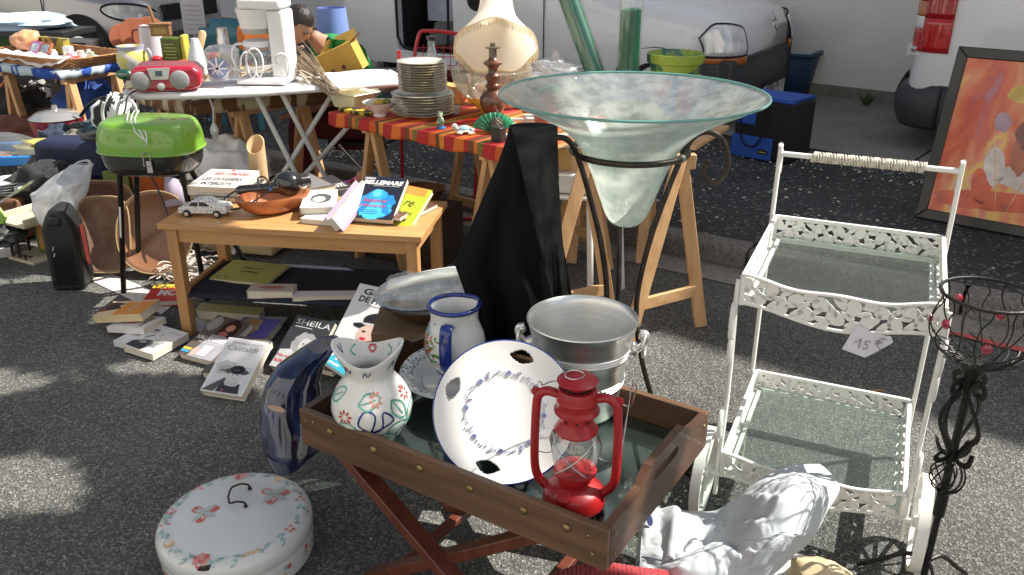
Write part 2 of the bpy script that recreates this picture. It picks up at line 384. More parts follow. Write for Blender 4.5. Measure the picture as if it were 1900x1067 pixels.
# white van with the open side door
U = norm((.84,-.545,0)); O = V((1.66,6.62,0.03)); M = frame(O, U, (.545,.84,0)) @ Matrix.Diagonal((1,1,.95,1)); W = 1.66
t = thing('delivery_van', 'white van with black bumper and open side door, parked behind the striped table', 'van', O, 0)
mb = MB(); st = [(-.02,.56,.86,.24),(-.08,.50,.95,.12),(-.24,.40,1.02,.035),(-.5,.33,1.06,0),(-1.0,.33,1.14,0),(-1.25,.33,1.2,0),(-1.9,.33,1.8,.0),(-2.62,.33,1.85,0)]
loft(mb, st, W, M)
loft(mb, [(-3.28,.33,1.85,0),(-3.9,.33,1.84,.01),(-4.0,.36,1.8,.06)], W, M)
mb.box((-2.95,.05,.40), (.7,.09,.15), M=M); mb.box((-2.95,W-.04,1.0), (.7,.05,1.5), M=M)
b = build('body', mb, van_white, t, bevel=.012)
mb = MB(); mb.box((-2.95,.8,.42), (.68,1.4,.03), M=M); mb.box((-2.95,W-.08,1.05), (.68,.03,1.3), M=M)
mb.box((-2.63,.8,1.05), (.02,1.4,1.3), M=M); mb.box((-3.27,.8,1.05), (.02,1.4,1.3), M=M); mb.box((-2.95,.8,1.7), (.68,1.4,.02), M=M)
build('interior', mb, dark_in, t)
mb = MB(); path = [(-2.655,-.005,1.75),(-2.655,-.012,.72),(-2.68,-.012,.56),(-2.78,-.012,.50),(-3.14,-.012,.50),(-3.235,-.012,.58),(-3.25,-.012,.75),(-3.25,-.005,1.75)]
mb.tube([M @ V(p) for p in bez(path, 6)], .014, 6); build('door_seal', mb, rubber, t)
mb = MB(); st2 = []
mb.grid(lambda u, v: M @ V(((.02+.045*math.sin(PI*v))*math.sin(PI*min(1,max(0,u*1.0)))**.3 - .08*abs(u-.5)**3*8 -.02, -.012+u*(W+.024), .20+v*.40)), 24, 6)
mb.box((-.13,W/2,.42), (.22,W-.1,.40), M=M)
for y0 in (-.018, W-.02): mb.prism([(0-.06,.20),(-.1,.6),(-.42,.6),(-.48,.50),(-.52,.20)], 0, .04, M=M @ T_(0,y0,0) @ Matrix(((1,0,0,0),(0,0,1,0),(0,1,0,0),(0,0,0,1))))
build('bumper', mb, bumper_m, t, bevel=.02)
def onfront(y, z, x=.012): return M @ T_(x, y, z) @ Matrix(((0,0,1,0),(1,0,0,0),(0,1,0,0),(0,0,0,1)))
# plate
PM = onfront(.83, .30, .085); mb = MB(); mb.box((0,0,.004), (.52,.11,.01), M=PM); mb.box((-.235,0,.006), (.04,.105,.01), M=PM, mi=1)
text_mb(mb, '2926 YK 17', PM, w=.42, h=.075, mi=2, bold=.02, z=.0125, align='C'); mb.v[-1:] = mb.v[-1:]
ob = build('number_plate', mb, [plate_m, mat('plate_blue', (.02,.06,.35), .4), ink], t, smooth=False)
for v in ob.data.vertices: pass
mb = MB(); dm = onfront(.83, .86, .0)
mb2 = [(0,.085),(.055,0),(0,-.085),(-.055,0)]; inn = [(0,.04),(.02,0),(0,-.04),(-.02,0)]
for i in range(4):
    a, b_ = mb2[i], mb2[(i+1)%4]; c, d_ = inn[(i+1)%4], inn[i]
    mb.add([(a[0],a[1],.03),(b_[0],b_[1],.03),(c[0],c[1],.035),(d_[0],d_[1],.035)], [(0,1,2,3)], M=dm @ Rx(R(-18)) @ T_(0,0,-.0))
build('emblem', mb, chrome, t, solid=.01)
mb = MB(); mb.box((-.03,.83,.615), (.09,1.0,.035), M=M)
build('grille', mb, bumper_m, t)
for y in (.0, 1):
    # wrap-round headlamp
    yy = lambda q: q if y == 0 else W-q
    mb = MB()
    def hl(u, v):
        a = u*1.6; x = -.24+.24*math.sin(min(a,1.57)); yk = .0+.27*(1-math.cos(min(a,1.57)))
        zz = .655+v*(.235-.03*u+.03*math.sin(PI*u)-.10*max(0,.25-u)/.25); return M @ V((x+.012-.16*v*v*.35, yy(yk-.014+.02*v), zz))
    mb.grid(hl, 14, 6); h = build('headlight', mb, lens_clear, t, solid=.012)
    mb = MB(); rim = [hl(i/14,0) for i in range(15)]+[hl(1,i/6) for i in range(1,7)]+[hl(1-i/14,1) for i in range(1,15)]+[hl(0,1-i/6) for i in range(1,6)]
    mb.tube(rim, .009, 6, closed=True); build('headlight_trim', mb, rubber, h)
    mb = MB(); mb.grid(lambda u, v: M @ V((-.40+.41*math.sin(u*1.5), yy(-.012+.30*(1-math.cos(u*1.5))), .585+v*.075)), 14, 2); build('indicator', mb, amber, t, solid=.02)
mb = MB(); hp = M @ T_(-2.35,-.004,.985) @ Rx(PI/2)
mb.lathe([(0,.002),(.075,.004),(.09,.010),(.095,.0)], 24, hp); mb.box((0,0,.014), (.15,.03,.02), M=hp); build('door_handle', mb, rubber, t)
mb = MB()
mb.box((-1.66,-.003,.9), (.006,.008,1.1), M=M)
build('door_gap', mb, rubber, t)
mb = MB(); mb.box((-3.62,-.006,1.35), (.3,.03,.75), M=M); build('window', mb, dark_glass, t, bevel=.06, seg=3)
wheel(t, M, .1, -.62); wheel(t, M, .24, -3.78)
mb = MB(); mb.lathe([(.0,0),(.36,0),(.40,.02),(.40,-.02)], 30, M @ T_(-.62,.02,.3) @ Rx(PI/2)); build('wheel_arch', mb, bumper_m, t)
# things in the doorway
t2 = thing('cardboard_box', 'pale blue and brown box inside the open doorway of the white van', 'box', M @ V((-2.95,.6,.75)))
mb = MB(); mb.box((-2.99,.5,.86), (.36,.3,.26), M=M, mi=0); mb.box((-2.75,.52,.87), (.12,.3,.28), M=M, mi=1)
build('panel', mb, [mat('pale_card', (.45,.5,.62), .6), mat('brown_card', (.3,.2,.11), .8)], t2, bevel=.004)
def lump(mb, c, d, seed=0, amp=.25, freq=2.2, nu=26, nv=16, flat=True, rz=0, mi=0, ridge=.0):
    def fn(p):
        q = p*(1+amp*nz(p, freq, seed) + amp*.4*nz(p, freq*2.7, seed+3) + ridge*abs(nz(p, freq*2.2, seed+9)))
        if flat and q.z < -.55: q = V((q.x, q.y, -.55-.05*abs(q.z+.55)))
        return q
    return mb.ell(c, d, nu, nv, mi=mi, rot=Matrix.Rotation(rz, 3, 'Z'), fn=fn)
fab_gray = mat('grey_cloth', (.14,.14,.145), .9, var=.2, bump=.5, bscale=90, sheen=.2)
mb = MB(); lump(mb, M @ V((-2.9,.45,.58)), (.25,.3,.16), 5); tag(build('bag', mb, fab_gray), 'grey crumpled bag lying in the open doorway of the white van', 'bag')

# white van on the right, rear corner
O = V((2.74,6.08,.1)); U = norm((.86,-.50,0)); M = frame(O, U, (.5,.86,0)); W = 1.75
t = thing('panel_van', 'white van rear corner with tall red tail light, behind the framed painting', 'van', O)
mb = MB()
def side(u, v):  # near side with rounded rear corner
    z = .30+v*1.7; a = min(1, u/.12)*PI/2; ins = .05*max(0, (z-.8))**1.2 + .012*math.sin(PI*min(1,max(0,(z-.35)/.5)))*-1
    if u < .12: x = .16*(1-math.sin(a)); y = .16*(1-math.cos(a)) if False else .16-.16*math.sin(a); x = .16-.16*math.cos(PI/2-a) if False else .16*(1-math.cos(a)); y = .16*(1-math.sin(a)); x, y = .16*(1-math.cos(a)), .16*(1-math.sin(a))
    else: x = .16+(u-.12)/.88*4; y = 0
    return M @ V((x+ .05*max(0, z-1.0), y+ins, z))
mb.grid(side, 40, 14)
mb.add([M @ V(p) for p in ((0,.16,.3),(0,W-.16,.3),(.05,W-.16,2.0),(.05,.18,2.0))], [(0,1,2,3)])
mb.add([M @ V(p) for p in ((0,.16,.3),(0,W,.3),(4,W,.3),(4,0,.3))], [(0,1,2,3)])
mb.add([M @ V(p) for p in ((0,.16,2.0),(0,W,2.0),(4,W,2.0),(4,0.05,2.0))], [(0,1,2,3)])
mb.add([M @ V(p) for p in ((0,W,.3),(4,W,.3),(4,W,2),(0,W,2))], [(0,1,2,3)])
build('body', mb, van_white, t)
mb = MB()
def bcorner(u, v):
    a = u*PI/2; z = .16+v*.30
    if u < 1: pass
    e = .05*math.sin(PI*v)+.03; x = .24-(.24+e)*math.cos(a*1); y = .24-(.24+e)*math.sin(a)
    return M @ V((x+.0, y+.02, z))
mb.grid(bcorner, 12, 8)
mb.grid(lambda u, v: M @ V((.24+u*.42, -.01-.05*math.sin(PI*v)*(1-u)-.02*(1-u), .16+v*(.30-.02*u))), 8, 8)
mb.grid(lambda u, v: M @ V((-.03-.05*math.sin(PI*v), .24+u*(W-.3), .16+v*.34)), 4, 8)
mb.add([bcorner(i/12,1) for i in range(13)]+[M @ V((.66,-.005,.44)), M @ V((.66,.05,.46)), M @ V((.1,.3,.46))], [tuple(range(16))])
build('bumper', mb, bumper_m, t, solid=.012)
# tail light wraps round the corner
mb = MB()
def tl(u, v):
    z = .68+v*.44; s_ = (-.06+u*.36); a = min(max(s_+.02,0)/.25, 1)*PI/2; ins = .05*max(0,(z-.8))**1.2
    x, y = .16*(1-math.cos(a)), .16*(1-math.sin(a))
    if s_+.02 > .25: x = .16+(s_+.02-.25); y = 0
    nrm = V((-math.cos(a), -math.sin(a), 0))
    return M @ (V((x+.05*max(0, z-1.0), y+ins, z)) + nrm*.012)
for (u0,u1,v0,v1,mi) in ((0,.5,0,.34,0),(0,.5,.34,.52,2),(0,.5,.52,.74,1),(0,.5,.74,1,0),(.5,1,0,.5,0),(.5,1,.5,1,3)):
    mb.grid(lambda u, v: tl(u0+(u1-u0)*u, v0+(v1-v0)*v), 8, 6, mi=mi)
build('tail_light', mb, [redlens, amber, lens_clear, mat('red_lens_upper', (.42,.01,.012), .1, coat=1, var=.1)], t, solid=.02)
mb = MB()
for z in (.66,.70): mb.beam(M @ V((-.02,.12,z)), M @ V((.03,.04,z)), .03, .02)
mb.beam(M @ V((-.025,.11,.64)), M @ V((-.025,.11,.73)), .022, .03); build('hinge', mb, van_white, t)
wheel(t, M, .1, 2.6)
mb = MB(); path = [M @ V((1.0+.5*k/10, -.012, .98+.05*math.sin(k*.4)-.1*max(0,k-5)/5)) for k in range(-3,11)]
mb.tube(path, .006, 5); build('cable', mb, rubber, t)

# silver car on the left
O = V((-4.35,10.6,.0)); O = Q(262, 60, 9.3); O.z = 0.04; U = norm((.955,-.295,0)); M = frame(O, U, (.295,.955,0)); W = 1.65
t = thing('parked_car', 'silver hatchback with black bumper and oval headlight, parked at the left', 'car', O)
mb = MB(); st = [(.0,.30,.70,.24),(-.07,.27,.80,.12),(-.3,.26,.88,.03),(-.7,.26,.94,.0),(-1.1,.27,1.0,0),(-1.35,.27,1.04,0),(-1.9,.27,1.35,.0),(-2.4,.27,1.42,0),(-3.4,.27,1.40,0),(-3.8,.3,1.0,.05)]
loft(mb, st, W, M); build('body', mb, silver, t)
mb = MB(); mb.grid(lambda u, v: M @ V((.03+.03*math.sin(PI*v)-.1*abs(u-.5)**3*8, -.012+u*(W+.024), .16+v*.30)), 20, 6); mb.box((-.1,W/2,.32), (.2,W-.06,.26), M=M)
for y0 in (-.016,): mb.prism([(-.06,.16),(-.08,.46),(-.36,.46),(-.42,.16)], 0, .04, M=M @ T_(0,y0,0) @ Matrix(((1,0,0,0),(0,0,1,0),(0,1,0,0),(0,0,0,1))))
build('bumper', mb, bumper_m, t, bevel=.02)
mb = MB()
def hl2(u, v):
    a = 2*PI*u; c = .20+.24*v*math.cos(a); z = .66+.085*v*math.sin(a)+.03*v*math.cos(a)*-1
    s_ = max(0, min(1, (c+.05)/.5)); ang = s_*1.5
    return M @ V((-.42+.43*math.sin(ang)-.03, -.02+.36*(1-math.cos(ang)), z+.02))
mb.grid(hl2, 26, 5, closeu=True); h = build('headlight', mb, lens_clear, t)
mb = MB(); mb.tube([hl2(i/26,1.03) for i in range(26)], .012, 6, closed=True); build('headlight_trim', mb, rubber, h)
mb = MB(); ar = M @ T_(-.78,-.012,.29) @ Rx(PI/2); mb.lathe([(0,.0),(.33,.0),(.36,.006),(.37,-.01)], 34, ar); build('wheel_arch', mb, dark_in, t)
wheel(t, M, .04, -.78, .27)
mb = MB(); mb.box((-1.9,-.006,.52), (1.2,.02,.07), M=M); mb.box((-1.18,-.012,.54), (.1,.02,.03), M=M, mi=0); build('side_strip', mb, bumper_m, t, bevel=.01)
mb = MB(); mb.box((-1.22,-.001,.62), (.008,.01,.7), M=M); build('door_gap', mb, rubber, t)
def onf(y, z, x): return M @ T_(x, y, z) @ Matrix(((0,0,1,0),(1,0,0,0),(0,1,0,0),(0,0,0,1)))
mb = MB(); mb.box((.02,.83,.66), (.07,.9,.16), M=M); g = build('grille', mb, dark_in, t)
mb = MB()
for dz in (0,.055):
    for s in (-1,1): mb.beam(M @ V((.065,.83,.72-dz+.03)), M @ V((.065,.83+s*.07,.68-dz+.01)), .022, .012, up=(1,0,0))
build('emblem', mb, chrome, t)
mb = MB(); PM = onf(.83,.36,.075); mb.box((0,0,0), (.52,.11,.012), M=PM); text_mb(mb, 'Z-878-', PM @ T_(0,-.038,0), w=.36, h=.075, mi=1, bold=.02, z=.008, align='C')
build('number_plate', mb, [plate_m, ink], t, smooth=False)

# ------------------------------------------------------------ things along the wall
tub_m = mat('navy_plastic', (.02,.06,.13), .45, var=.1)
c = G(1490, 185, kz); c2 = V((2.45,8.35,kz))
t = thing('storage_tub', 'dark blue plastic tub against the grey wall', 'tub', c2, R(-32))
mb = MB(); a, b, h = .42, .25, .40
def tubwall(sc0, z0, sc1, z1):
    q = [(-1,-1),(1,-1),(1,1),(-1,1)]
    mb.add([(x*a*sc0, y*b*sc0, z0) for x, y in q]+[(x*a*sc1, y*b*sc1, z1) for x, y in q], [(i,(i+1)%4,4+(i+1)%4,4+i) for i in range(4)])
tubwall(.86,0,1,h); tubwall(1,h,1.06,h); tubwall(1.06,h,1.06,h-.03); tubwall(.98,h,.84,.01); mb.add([(-a*.84,-b*.84,.01),(a*.84,-b*.84,.01),(a*.84,b*.84,.01),(-a*.84,b*.84,.01)], [(0,1,2,3)])
build('shell', mb, tub_m, t, world=False, solid=.004)
mb = MB(); mb.box((.1,-.252,.3), (.12,.012,.04)); build('grip', mb, tub_m, t, world=False, bevel=.004)
mb = MB(); lump(mb, (2.12,8.05,.42), (.21,.17,.16), 2, .3); lump(mb, (2.0,7.9,.28), (.16,.1,.1), 4, .3); tag(build('jacket', mb, mat('charcoal_cloth', (.05,.05,.055), .9, var=.3, bump=.6, bscale=50)), 'charcoal jacket heaped on the dark blue tub by the wall', 'jacket')
mb = MB(); lump(mb, (2.2,7.86,.36), (.12,.06,.13), 8, .3, flat=False); tag(build('scarf', mb, mat('floral_scarf', (.75,.7,.75), .8, col2=(.5,.03,.12), scale=22, thr=(.52,.55))), 'white scarf with pink spots hanging from the charcoal jacket', 'scarf')
# dark folded pushchair frame
mb = MB(); q = V((2.05,7.75,kz))
for s in (0,.25): mb.tube([q+V((s,0,0)), q+V((s*.6,.2,.35)), q+V((s*.8,.35,.5))], .02, 6)
mb.tube([q+V((0,0,.12)), q+V((.3,.0,.12))], .02, 6); mb.tube([q+V((-.1,.1,.3)), q+V((.35,.1,.25))], .03, 8)
tag(build('cart_frame', mb, black_plastic), 'black folded cart frame between the white van bumper and blue tub', 'cart')
# cooler bag
cb = G(1408, 296, kz); t = thing('cooler_bag', 'blue and black square insulated bag standing on the dark asphalt', 'bag', cb, R(-42))
blk = mat('black_fabric', (.012,.012,.014), .8, var=.3, bump=.4, bscale=150); blu = mat('blue_fabric', (.015,.09,.42), .7, var=.12, bump=.4, bscale=150)
mb = MB(); mb.box((.0,.17,.2), (.42,.34,.40)); build('body', mb, blk, t, world=False, bevel=.02)
mb = MB(); mb.box((0,.17,.408), (.38,.30,.02)); mb.tube([(-.2,.0,.405),(.2,.0,.405),(.2,.34,.405),(-.2,.34,.405)], .008, 6, closed=True); build('lid', mb, blu, t, world=False, bevel=.006)
mb = MB(); mb.box((-.06,-.012,.08), (.30,.02,.15)); mb.box((-.12,-.006,.3), (.14,.014,.14)); build('pocket', mb, blu, t, world=False, bevel=.006)
mb = MB(); mb.box((.03,-.024,.06), (.07,.004,.03)); mb.box((.03,-.027,.06), (.05,.003,.006), mi=1); build('label', mb, [blk, mat('gold_thread', (.5,.4,.1), .6)], t, world=False)
mb = MB(); mb.tube(bez([(-.16,-.016,.38),(-.15,-.03,.2),(-.1,-.04,.1),(-.02,-.04,.1),(.02,-.03,.2),(.03,-.016,.38)], 6), .01, 6, flat=.5); build('handle', mb, blk, t, world=False)

# weed in the wall foot
mb = MB(); c = G(1607, 196, kz)
for k in range(34):
    a = rnd.random()*2*PI; l = rnd.uniform(.04,.14); s = V((math.cos(a), math.sin(a), 0)); b_ = c+s*.02
    tip = b_+s*l*.6+V((0,0,l)); w_ = V((-s.y, s.x, 0))*.012
    mb.add([b_, b_+(tip-b_)*.5+w_, tip, b_+(tip-b_)*.5-w_], [(0,1,2,3)])
tag(build('weed', mb, mat('weed_green', (.05,.10,.03), .7, var=.3)), 'small green weed growing at the foot of the grey wall', 'weed')

# framed painting
A = G(1697, 402, kz); B = G(1960, 452, kz); xd = norm(B-A); back = V((-xd.y, xd.x, 0))
up = (V((0,0,1))*.955 + back*.295).normalized()
t = thing('framed_painting', 'tall orange abstract painting in a wide black frame leaning on the right van', 'painting', A)
Hf, Wf, fw = 1.0, .80, .055
# height found from the photo: top left corner near (1768, 85)
tl_ = Q(1768, 85, (A+up*.95).y); Hf = (tl_-A).length; up = norm(tl_-A); n_ = norm(xd.cross(up)); M = frame(A, xd, up)
mb = MB()
o_ = [(0,0),(Wf,0),(Wf,Hf),(0,Hf)]; i_ = [(fw,fw),(Wf-fw,fw),(Wf-fw,Hf-fw),(fw,Hf-fw)]
for z0, z1 in ((-.03,.0),):
    for k in range(4):
        k2 = (k+1)%4; mb.prism([o_[k],o_[k2],i_[k2],i_[k]], -.03, .012, M=M)
build('frame', mb, mat('black_frame', (.012,.011,.011), .3, var=.2, coat=.3), t, bevel=.004)
pm = bpy.data.materials.new('abstract_painting'); pm.use_nodes = True; N = pm.node_tree; L = N.links.new; b = N.nodes['Principled BSDF']; b.inputs['Roughness'].default_value = .3; b.inputs['Coat Weight'].default_value = .6
tc = N.nodes.new('ShaderNodeTexCoord'); mp = N.nodes.new('ShaderNodeMapping'); mp.inputs['Scale'].default_value = (3.4,3.4,1.5); L(tc.outputs['Object'], mp.inputs[0])
ns = N.nodes.new('ShaderNodeTexNoise'); ns.inputs['Scale'].default_value = 1.7; ns.inputs['Detail'].default_value = 6; ns.inputs['Distortion'].default_value = .6; L(mp.outputs[0], ns.inputs['Vector'])
cr = N.nodes.new('ShaderNodeValToRGB'); e = cr.color_ramp.elements; e[0].position = .28; e[0].color = (.42,.24,.32,1); e[1].position = .74; e[1].color = (.80,.36,.26,1)
for p_, c_ in ((.37,(.62,.07,.04,1)),(.44,(.76,.14,.04,1)),(.51,(.80,.26,.12,1)),(.57,(.88,.55,.10,1)),(.62,(.82,.36,.24,1)),(.67,(.80,.22,.12,1))): q = e.new(p_); q.color = c_
L(ns.outputs[0], cr.inputs[0]); L(cr.outputs[0], b.inputs['Base Color'])
mb = MB(); mb.add([(fw-.005,fw-.005,.001),(Wf-fw+.005,fw-.005,.001),(Wf-fw+.005,Hf-fw+.005,.001),(fw-.005,Hf-fw+.005,.001)], [(0,1,2,3)], 0, M)
def blob(cx, cy, rx, ry, mi, ang=0, z=.002, n=18, j=.12):
    x = (math.cos(ang), math.sin(ang)); pts = []
    for k in range(n):
        a = 2*PI*k/n; q = 1+rnd.uniform(-j,j); u, v_ = rx*q*math.cos(a), ry*q*math.sin(a); pts.append((cx+u*x[0]-v_*x[1], cy+u*x[1]+v_*x[0], z))
    mb.add(pts, [tuple(range(n))], mi, M)
blob(.40,.16,.34,.05,1,.1,.0016); blob(.44,.30,.10,.05,2,.15,.002); blob(.50,.245,.17,.030,2,-.2,.0022); blob(.32,.33,.05,.10,2,.3,.0022); blob(.42,.40,.045,.10,3,.2,.0026); blob(.415,.52,.042,.055,4,.1,.003); blob(.44,.46,.032,.035,4,.1,.0032)
blob(.5,.6,.05,.16,5,.5,.0018); blob(.4,.72,.12,.05,5,.2,.0018); blob(.3,.56,.04,.05,6,.3,.0018); blob(.5,.4,.004,.3,7,-.25,.0036,j=.03); blob(.33,.3,.003,.18,7,.25,.0036,j=.03); blob(.28,.22,.05,.09,1,.2,.0017); blob(.22,.12,.10,.03,1,.1,.0017)  # long thin cream lines: reflections of the trolley poles painted onto the canvas
build('canvas', mb, [pm]+[mat('paint_%s' % n, c, .35, coat=.6, var=.35, scale=12) for n, c in (('vermilion',(.70,.09,.03)),('grey',(.66,.58,.54)),('rust',(.42,.10,.04)),('maroon',(.22,.05,.04)),('yellow',(.78,.52,.08)),('lilac',(.45,.28,.36)),('cream',(.75,.45,.25)))], t)
# ------------------------------------------------------------ butler's tray table
TU = norm((.838,-.546,0)); TV = norm((.546,.838,0)); TO = V((-.512,1.793,0)); TM = frame(TO, TU, TV)
TL, TD, TZ = .83, .53, .445
brass = mat('brass', (.32,.22,.10), .35, metal=.9, var=.3, scale=50)
t = thing('butler_tray_table', 'dark wooden butler tray with brass studs on crossed reddish legs', 'tray table', TO, math.atan2(TU.y, TU.x))
mb = MB(); mb.box((TL/2, TD/2, TZ-.006), (TL-.03, TD-.03, .012), M=TM); build('tray_floor', mb, mat('tray_bottom', (.03,.035,.033), .4, var=.3), t)
mb = MB(); mb.box((TL/2, TD/2, TZ+.005), (TL-.045, TD-.045, .006), M=TM); build('glass_sheet', mb, thin_glass('tray_glass', (.80,.88,.85), .02, .02), t, bevel=.001)
for y in (.009, TD-.009):
    mb = MB(); mb.box((TL/2, y, TZ+.028), (TL, .018, .098), M=TM); o = build('side_board', mb, darkwood, t, bevel=.002)
def endprof():
    return [(0,-.021),(0,.077),(.09,.080),(.15,.088),(.19,.118),(.37,.118),(.41,.088),(.46,.080),(TD,.077),(TD,-.021)]
for x in (0, TL-.018):
    P = endprof(); mb = MB(); EM = TM @ T_(x+.018, 0, TZ) @ Matrix(((0,0,-1,0),(1,0,0,0),(0,1,0,0),(0,0,0,1)))
    P = [(min(max(a, .0185), TD-.0185), b) for a, b in P]
    # board with a slot: build as strips round the hole
    hx0, hx1, hz0, hz1 = .215, .345, .062, .086
    def top(a):
        for i in range(len(P)-2):
            if P[i][0] <= a <= P[i+1][0] and P[i+1][0] > P[i][0]: return P[i][1]+(P[i+1][1]-P[i][1])*(a-P[i][0])/(P[i+1][0]-P[i][0])
        return .077
    xs = sorted({.0185, .09, .15, .17, .19, hx0, hx0+.01, hx1-.01, hx1, .37, .39, .41, .46, TD-.0185})
    def strip(a0, a1, f0, f1):
        mb.prism([(a0, f0(a0)), (a1, f0(a1)), (a1, f1(a1)), (a0, f1(a0))], 0, .018, M=EM)
    for a0, a1 in zip(xs, xs[1:]):
        if a0 >= hx0 and a1 <= hx1:
            e0 = hz0+(.012 if a0 == hx0 else 0); e1 = hz0+(.012 if a1 == hx1 else 0); g0 = hz1-(.012 if a0 == hx0 else 0); g1 = hz1-(.012 if a1 == hx1 else 0)
            mb.prism([(a0,-.021),(a1,-.021),(a1,e1),(a0,e0)], 0, .018, M=EM); mb.prism([(a0,g0),(a1,g1),(a1,top(a1)),(a0,top(a0))], 0, .018, M=EM)
        else: strip(a0, a1, lambda a: -.021, top)
    ob = build('end_board', mb, wood('walnut_end', (.045,.022,.012), (.115,.056,.028), .42, 1, coat=.15), t)
for x in (.10,.235,.37,.505,.64,.74):
    mb = MB(); mb.ell(TM @ V((x, -.001, TZ+.048)), (.0095,.006,.0095), 12, 8, rot=TM.to_3x3()); build('stud', mb, brass, t)
for x, z in ((.022,.052),(.045,.055),(.79,.05),(.80,.01)):
    mb = MB(); mb.ell(TM @ V((x, -.001, TZ+z)), (.0045,.003,.0045), 8, 6, rot=TM.to_3x3()); build('stud', mb, brass, t)
for y, z in ((.035,.05),(.035,.0),(.50,.05)):
    mb = MB(); mb.ell(TM @ V((TL+.001, y, TZ+z)), (.003,.0045,.0045), 8, 6, rot=TM.to_3x3()); build('stud', mb, brass, t)
for (x0, x1, y) in ((.07,.64,.05),(.70,.10,.085),(.07,.64,.475),(.70,.10,.44)):
    mb = MB(); mb.beam(TM @ V((x0,y,TZ-.022)), TM @ V((x1,y,.0)), .028, .045, up=TV); build('leg', mb, redwood, t, bevel=.003)
for x, z in ((.10,TZ-.045),(.68,TZ-.045),(.55,.055),(.20,.06)):
    mb = MB(); mb.beam(TM @ V((x,.05,z)), TM @ V((x,.475,z)), .03, .018); build('stretcher', mb, redwood, t, bevel=.003)
FZ = TZ+.009

# ------------------------------------------------------------ hurricane lantern
lr = mat('lantern_red', (.36,.010,.013), .42, var=.16, scale=30, coat=.25, bump=.15, bscale=80)
L0 = V((.132,1.52,FZ)); t = thing('hurricane_lantern', 'red hurricane oil lantern with glass chimney standing at front of wooden tray', 'lantern', L0, R(-14)); LM = Matrix.Translation(L0) @ Rz(R(-14))
mb = MB(); mb.lathe([(0,0),(.060,0),(.066,.006),(.067,.012),(.064,.036),(.056,.046),(.040,.054),(.034,.057),(0,.057)], 40, LM)
mb.lathe([(0,0),(.018,0),(.019,.010),(.016,.014),(0,.014)], 20, LM @ T_(-.012,-.045,.040) @ Rx(R(28))); tank = build('fuel_tank', mb, lr, t)
mb = MB(); mb.lathe([(.032,.056),(.036,.064),(.036,.078),(.046,.083),(.046,.087),(.0,.089)], 32, LM); mb.lathe([(0,.088),(.02,.09),(.016,.1),(.006,.108),(0,.108)], 20, LM); build('burner', mb, lr, t)
mb = MB(); mb.lathe([(.036,.088),(.044,.098),(.0495,.120),(.050,.136),(.046,.160),(.037,.178),(.034,.184)], 40, LM)
build('globe', mb, thin_glass('lantern_glass', (.90,.93,.93), .10, .03, milk=.05, milkcol=(.8,.8,.78), bscale=40), t)
mb = MB(); mb.lathe([(.030,.180),(.044,.182),(.046,.186),(.040,.196),(.032,.206),(.032,.222),(.040,.226),(.047,.229),(.047,.233),(.041,.240),(.041,.252),(.043,.256),(.041,.262),(.041,.276),(.038,.281),(.030,.283)], 40, LM)
chim = build('chimney_shell', mb, lr, t)
mb = MB(); mb.lathe([(.0,.292),(.026,.292),(.026,.283)], 30, LM)
for k in range(16):
    a = 2*PI*k/16; mb.box(LM @ V((.0345*math.cos(a), .0345*math.sin(a), .2835)), (.003,.003,.002), a)
for k in range(9):
    a = 2*PI*k/9; mb.ell(LM @ V((.0325*math.cos(a), .0325*math.sin(a), .214)), (.003,.003,.003), 6, 4)
for k in range(5):
    a = 2*PI*k/5+.5; mb.box(LM @ V((.027*math.cos(a), .027*math.sin(a), .2865)), (.006,.014,.006), a+LM.to_euler().z)
build('vent', mb, mat('vent_black', (.015,.01,.01), .6), chim)
mb = MB(); mb.lathe([(.020,.284),(.028,.286),(.030,.294),(.041,.296),(.0425,.299),(.038,.303),(.026,.309),(.018,.312),(0,.3125)], 40, LM); cap = build('cap', mb, lr, t)
mb = MB(); mb.tube([LM @ p for p in spiral((-.006,-.006,.3135),(1,.2,0),(-.1,.75,.14),.019,.019,0,2*PI,20)[:-1]], .0013, 6, closed=True); build('ring', mb, steel, cap)
for s in (-1, 1):
    mb = MB(); pts = [(s*.040,0,.262),(s*.062,0,.266),(s*.078,0,.256),(s*.084,0,.232),(s*.087,0,.15),(s*.086,0,.085),(s*.078,0,.055),(s*.058,0,.035),(s*.044,0,.036)]
    mb.tube([LM @ V(p) for p in bez(pts, 6)], .0095, 12, flat=1.15, up=LM.to_3x3() @ V((0,1,0)))
    mb.lathe([(.0,-.002),(.010,-.002),(.010,.002),(0,.002)], 16, LM @ T_(s*.085,0,.262) @ Rx(PI/2)); build('side_tube', mb, lr, t)
mb = MB()
for s in (-1,1):
    mb.tube([LM @ V(p) for p in bez([(s*.045,-.022,.186),(s*.030,-.046,.160),(0,-.0525,.128),(-s*.030,-.044,.100),(-s*.036,-.026,.086)], 6)], .0014, 6)
    mb.tube([LM @ V(p) for p in bez([(s*.046,-.02,.185),(s*.054,-.002,.155),(s*.050,.0,.125),(s*.060,-.004,.12),(s*.078,0,.118)], 6)], .0013, 6)
build('wire_guard', mb, steel, t)
mb = MB(); mb.tube([LM @ V(p) for p in bez([(-.085,.0,.262),(-.083,-.004,.278),(-.078,.0,.286),(-.074,.004,.276),(-.076,.03,.262),(-.06,.10,.235),(.0,.135,.212),(.07,.12,.19),(.10,.09,.2),(.108,.075,.235),(.112,.072,.262),(.106,.07,.268),(.100,.066,.24),(.095,.02,.15),(.09,.0,.10)], 6)], .0016, 6); build('bail', mb, steel, t)

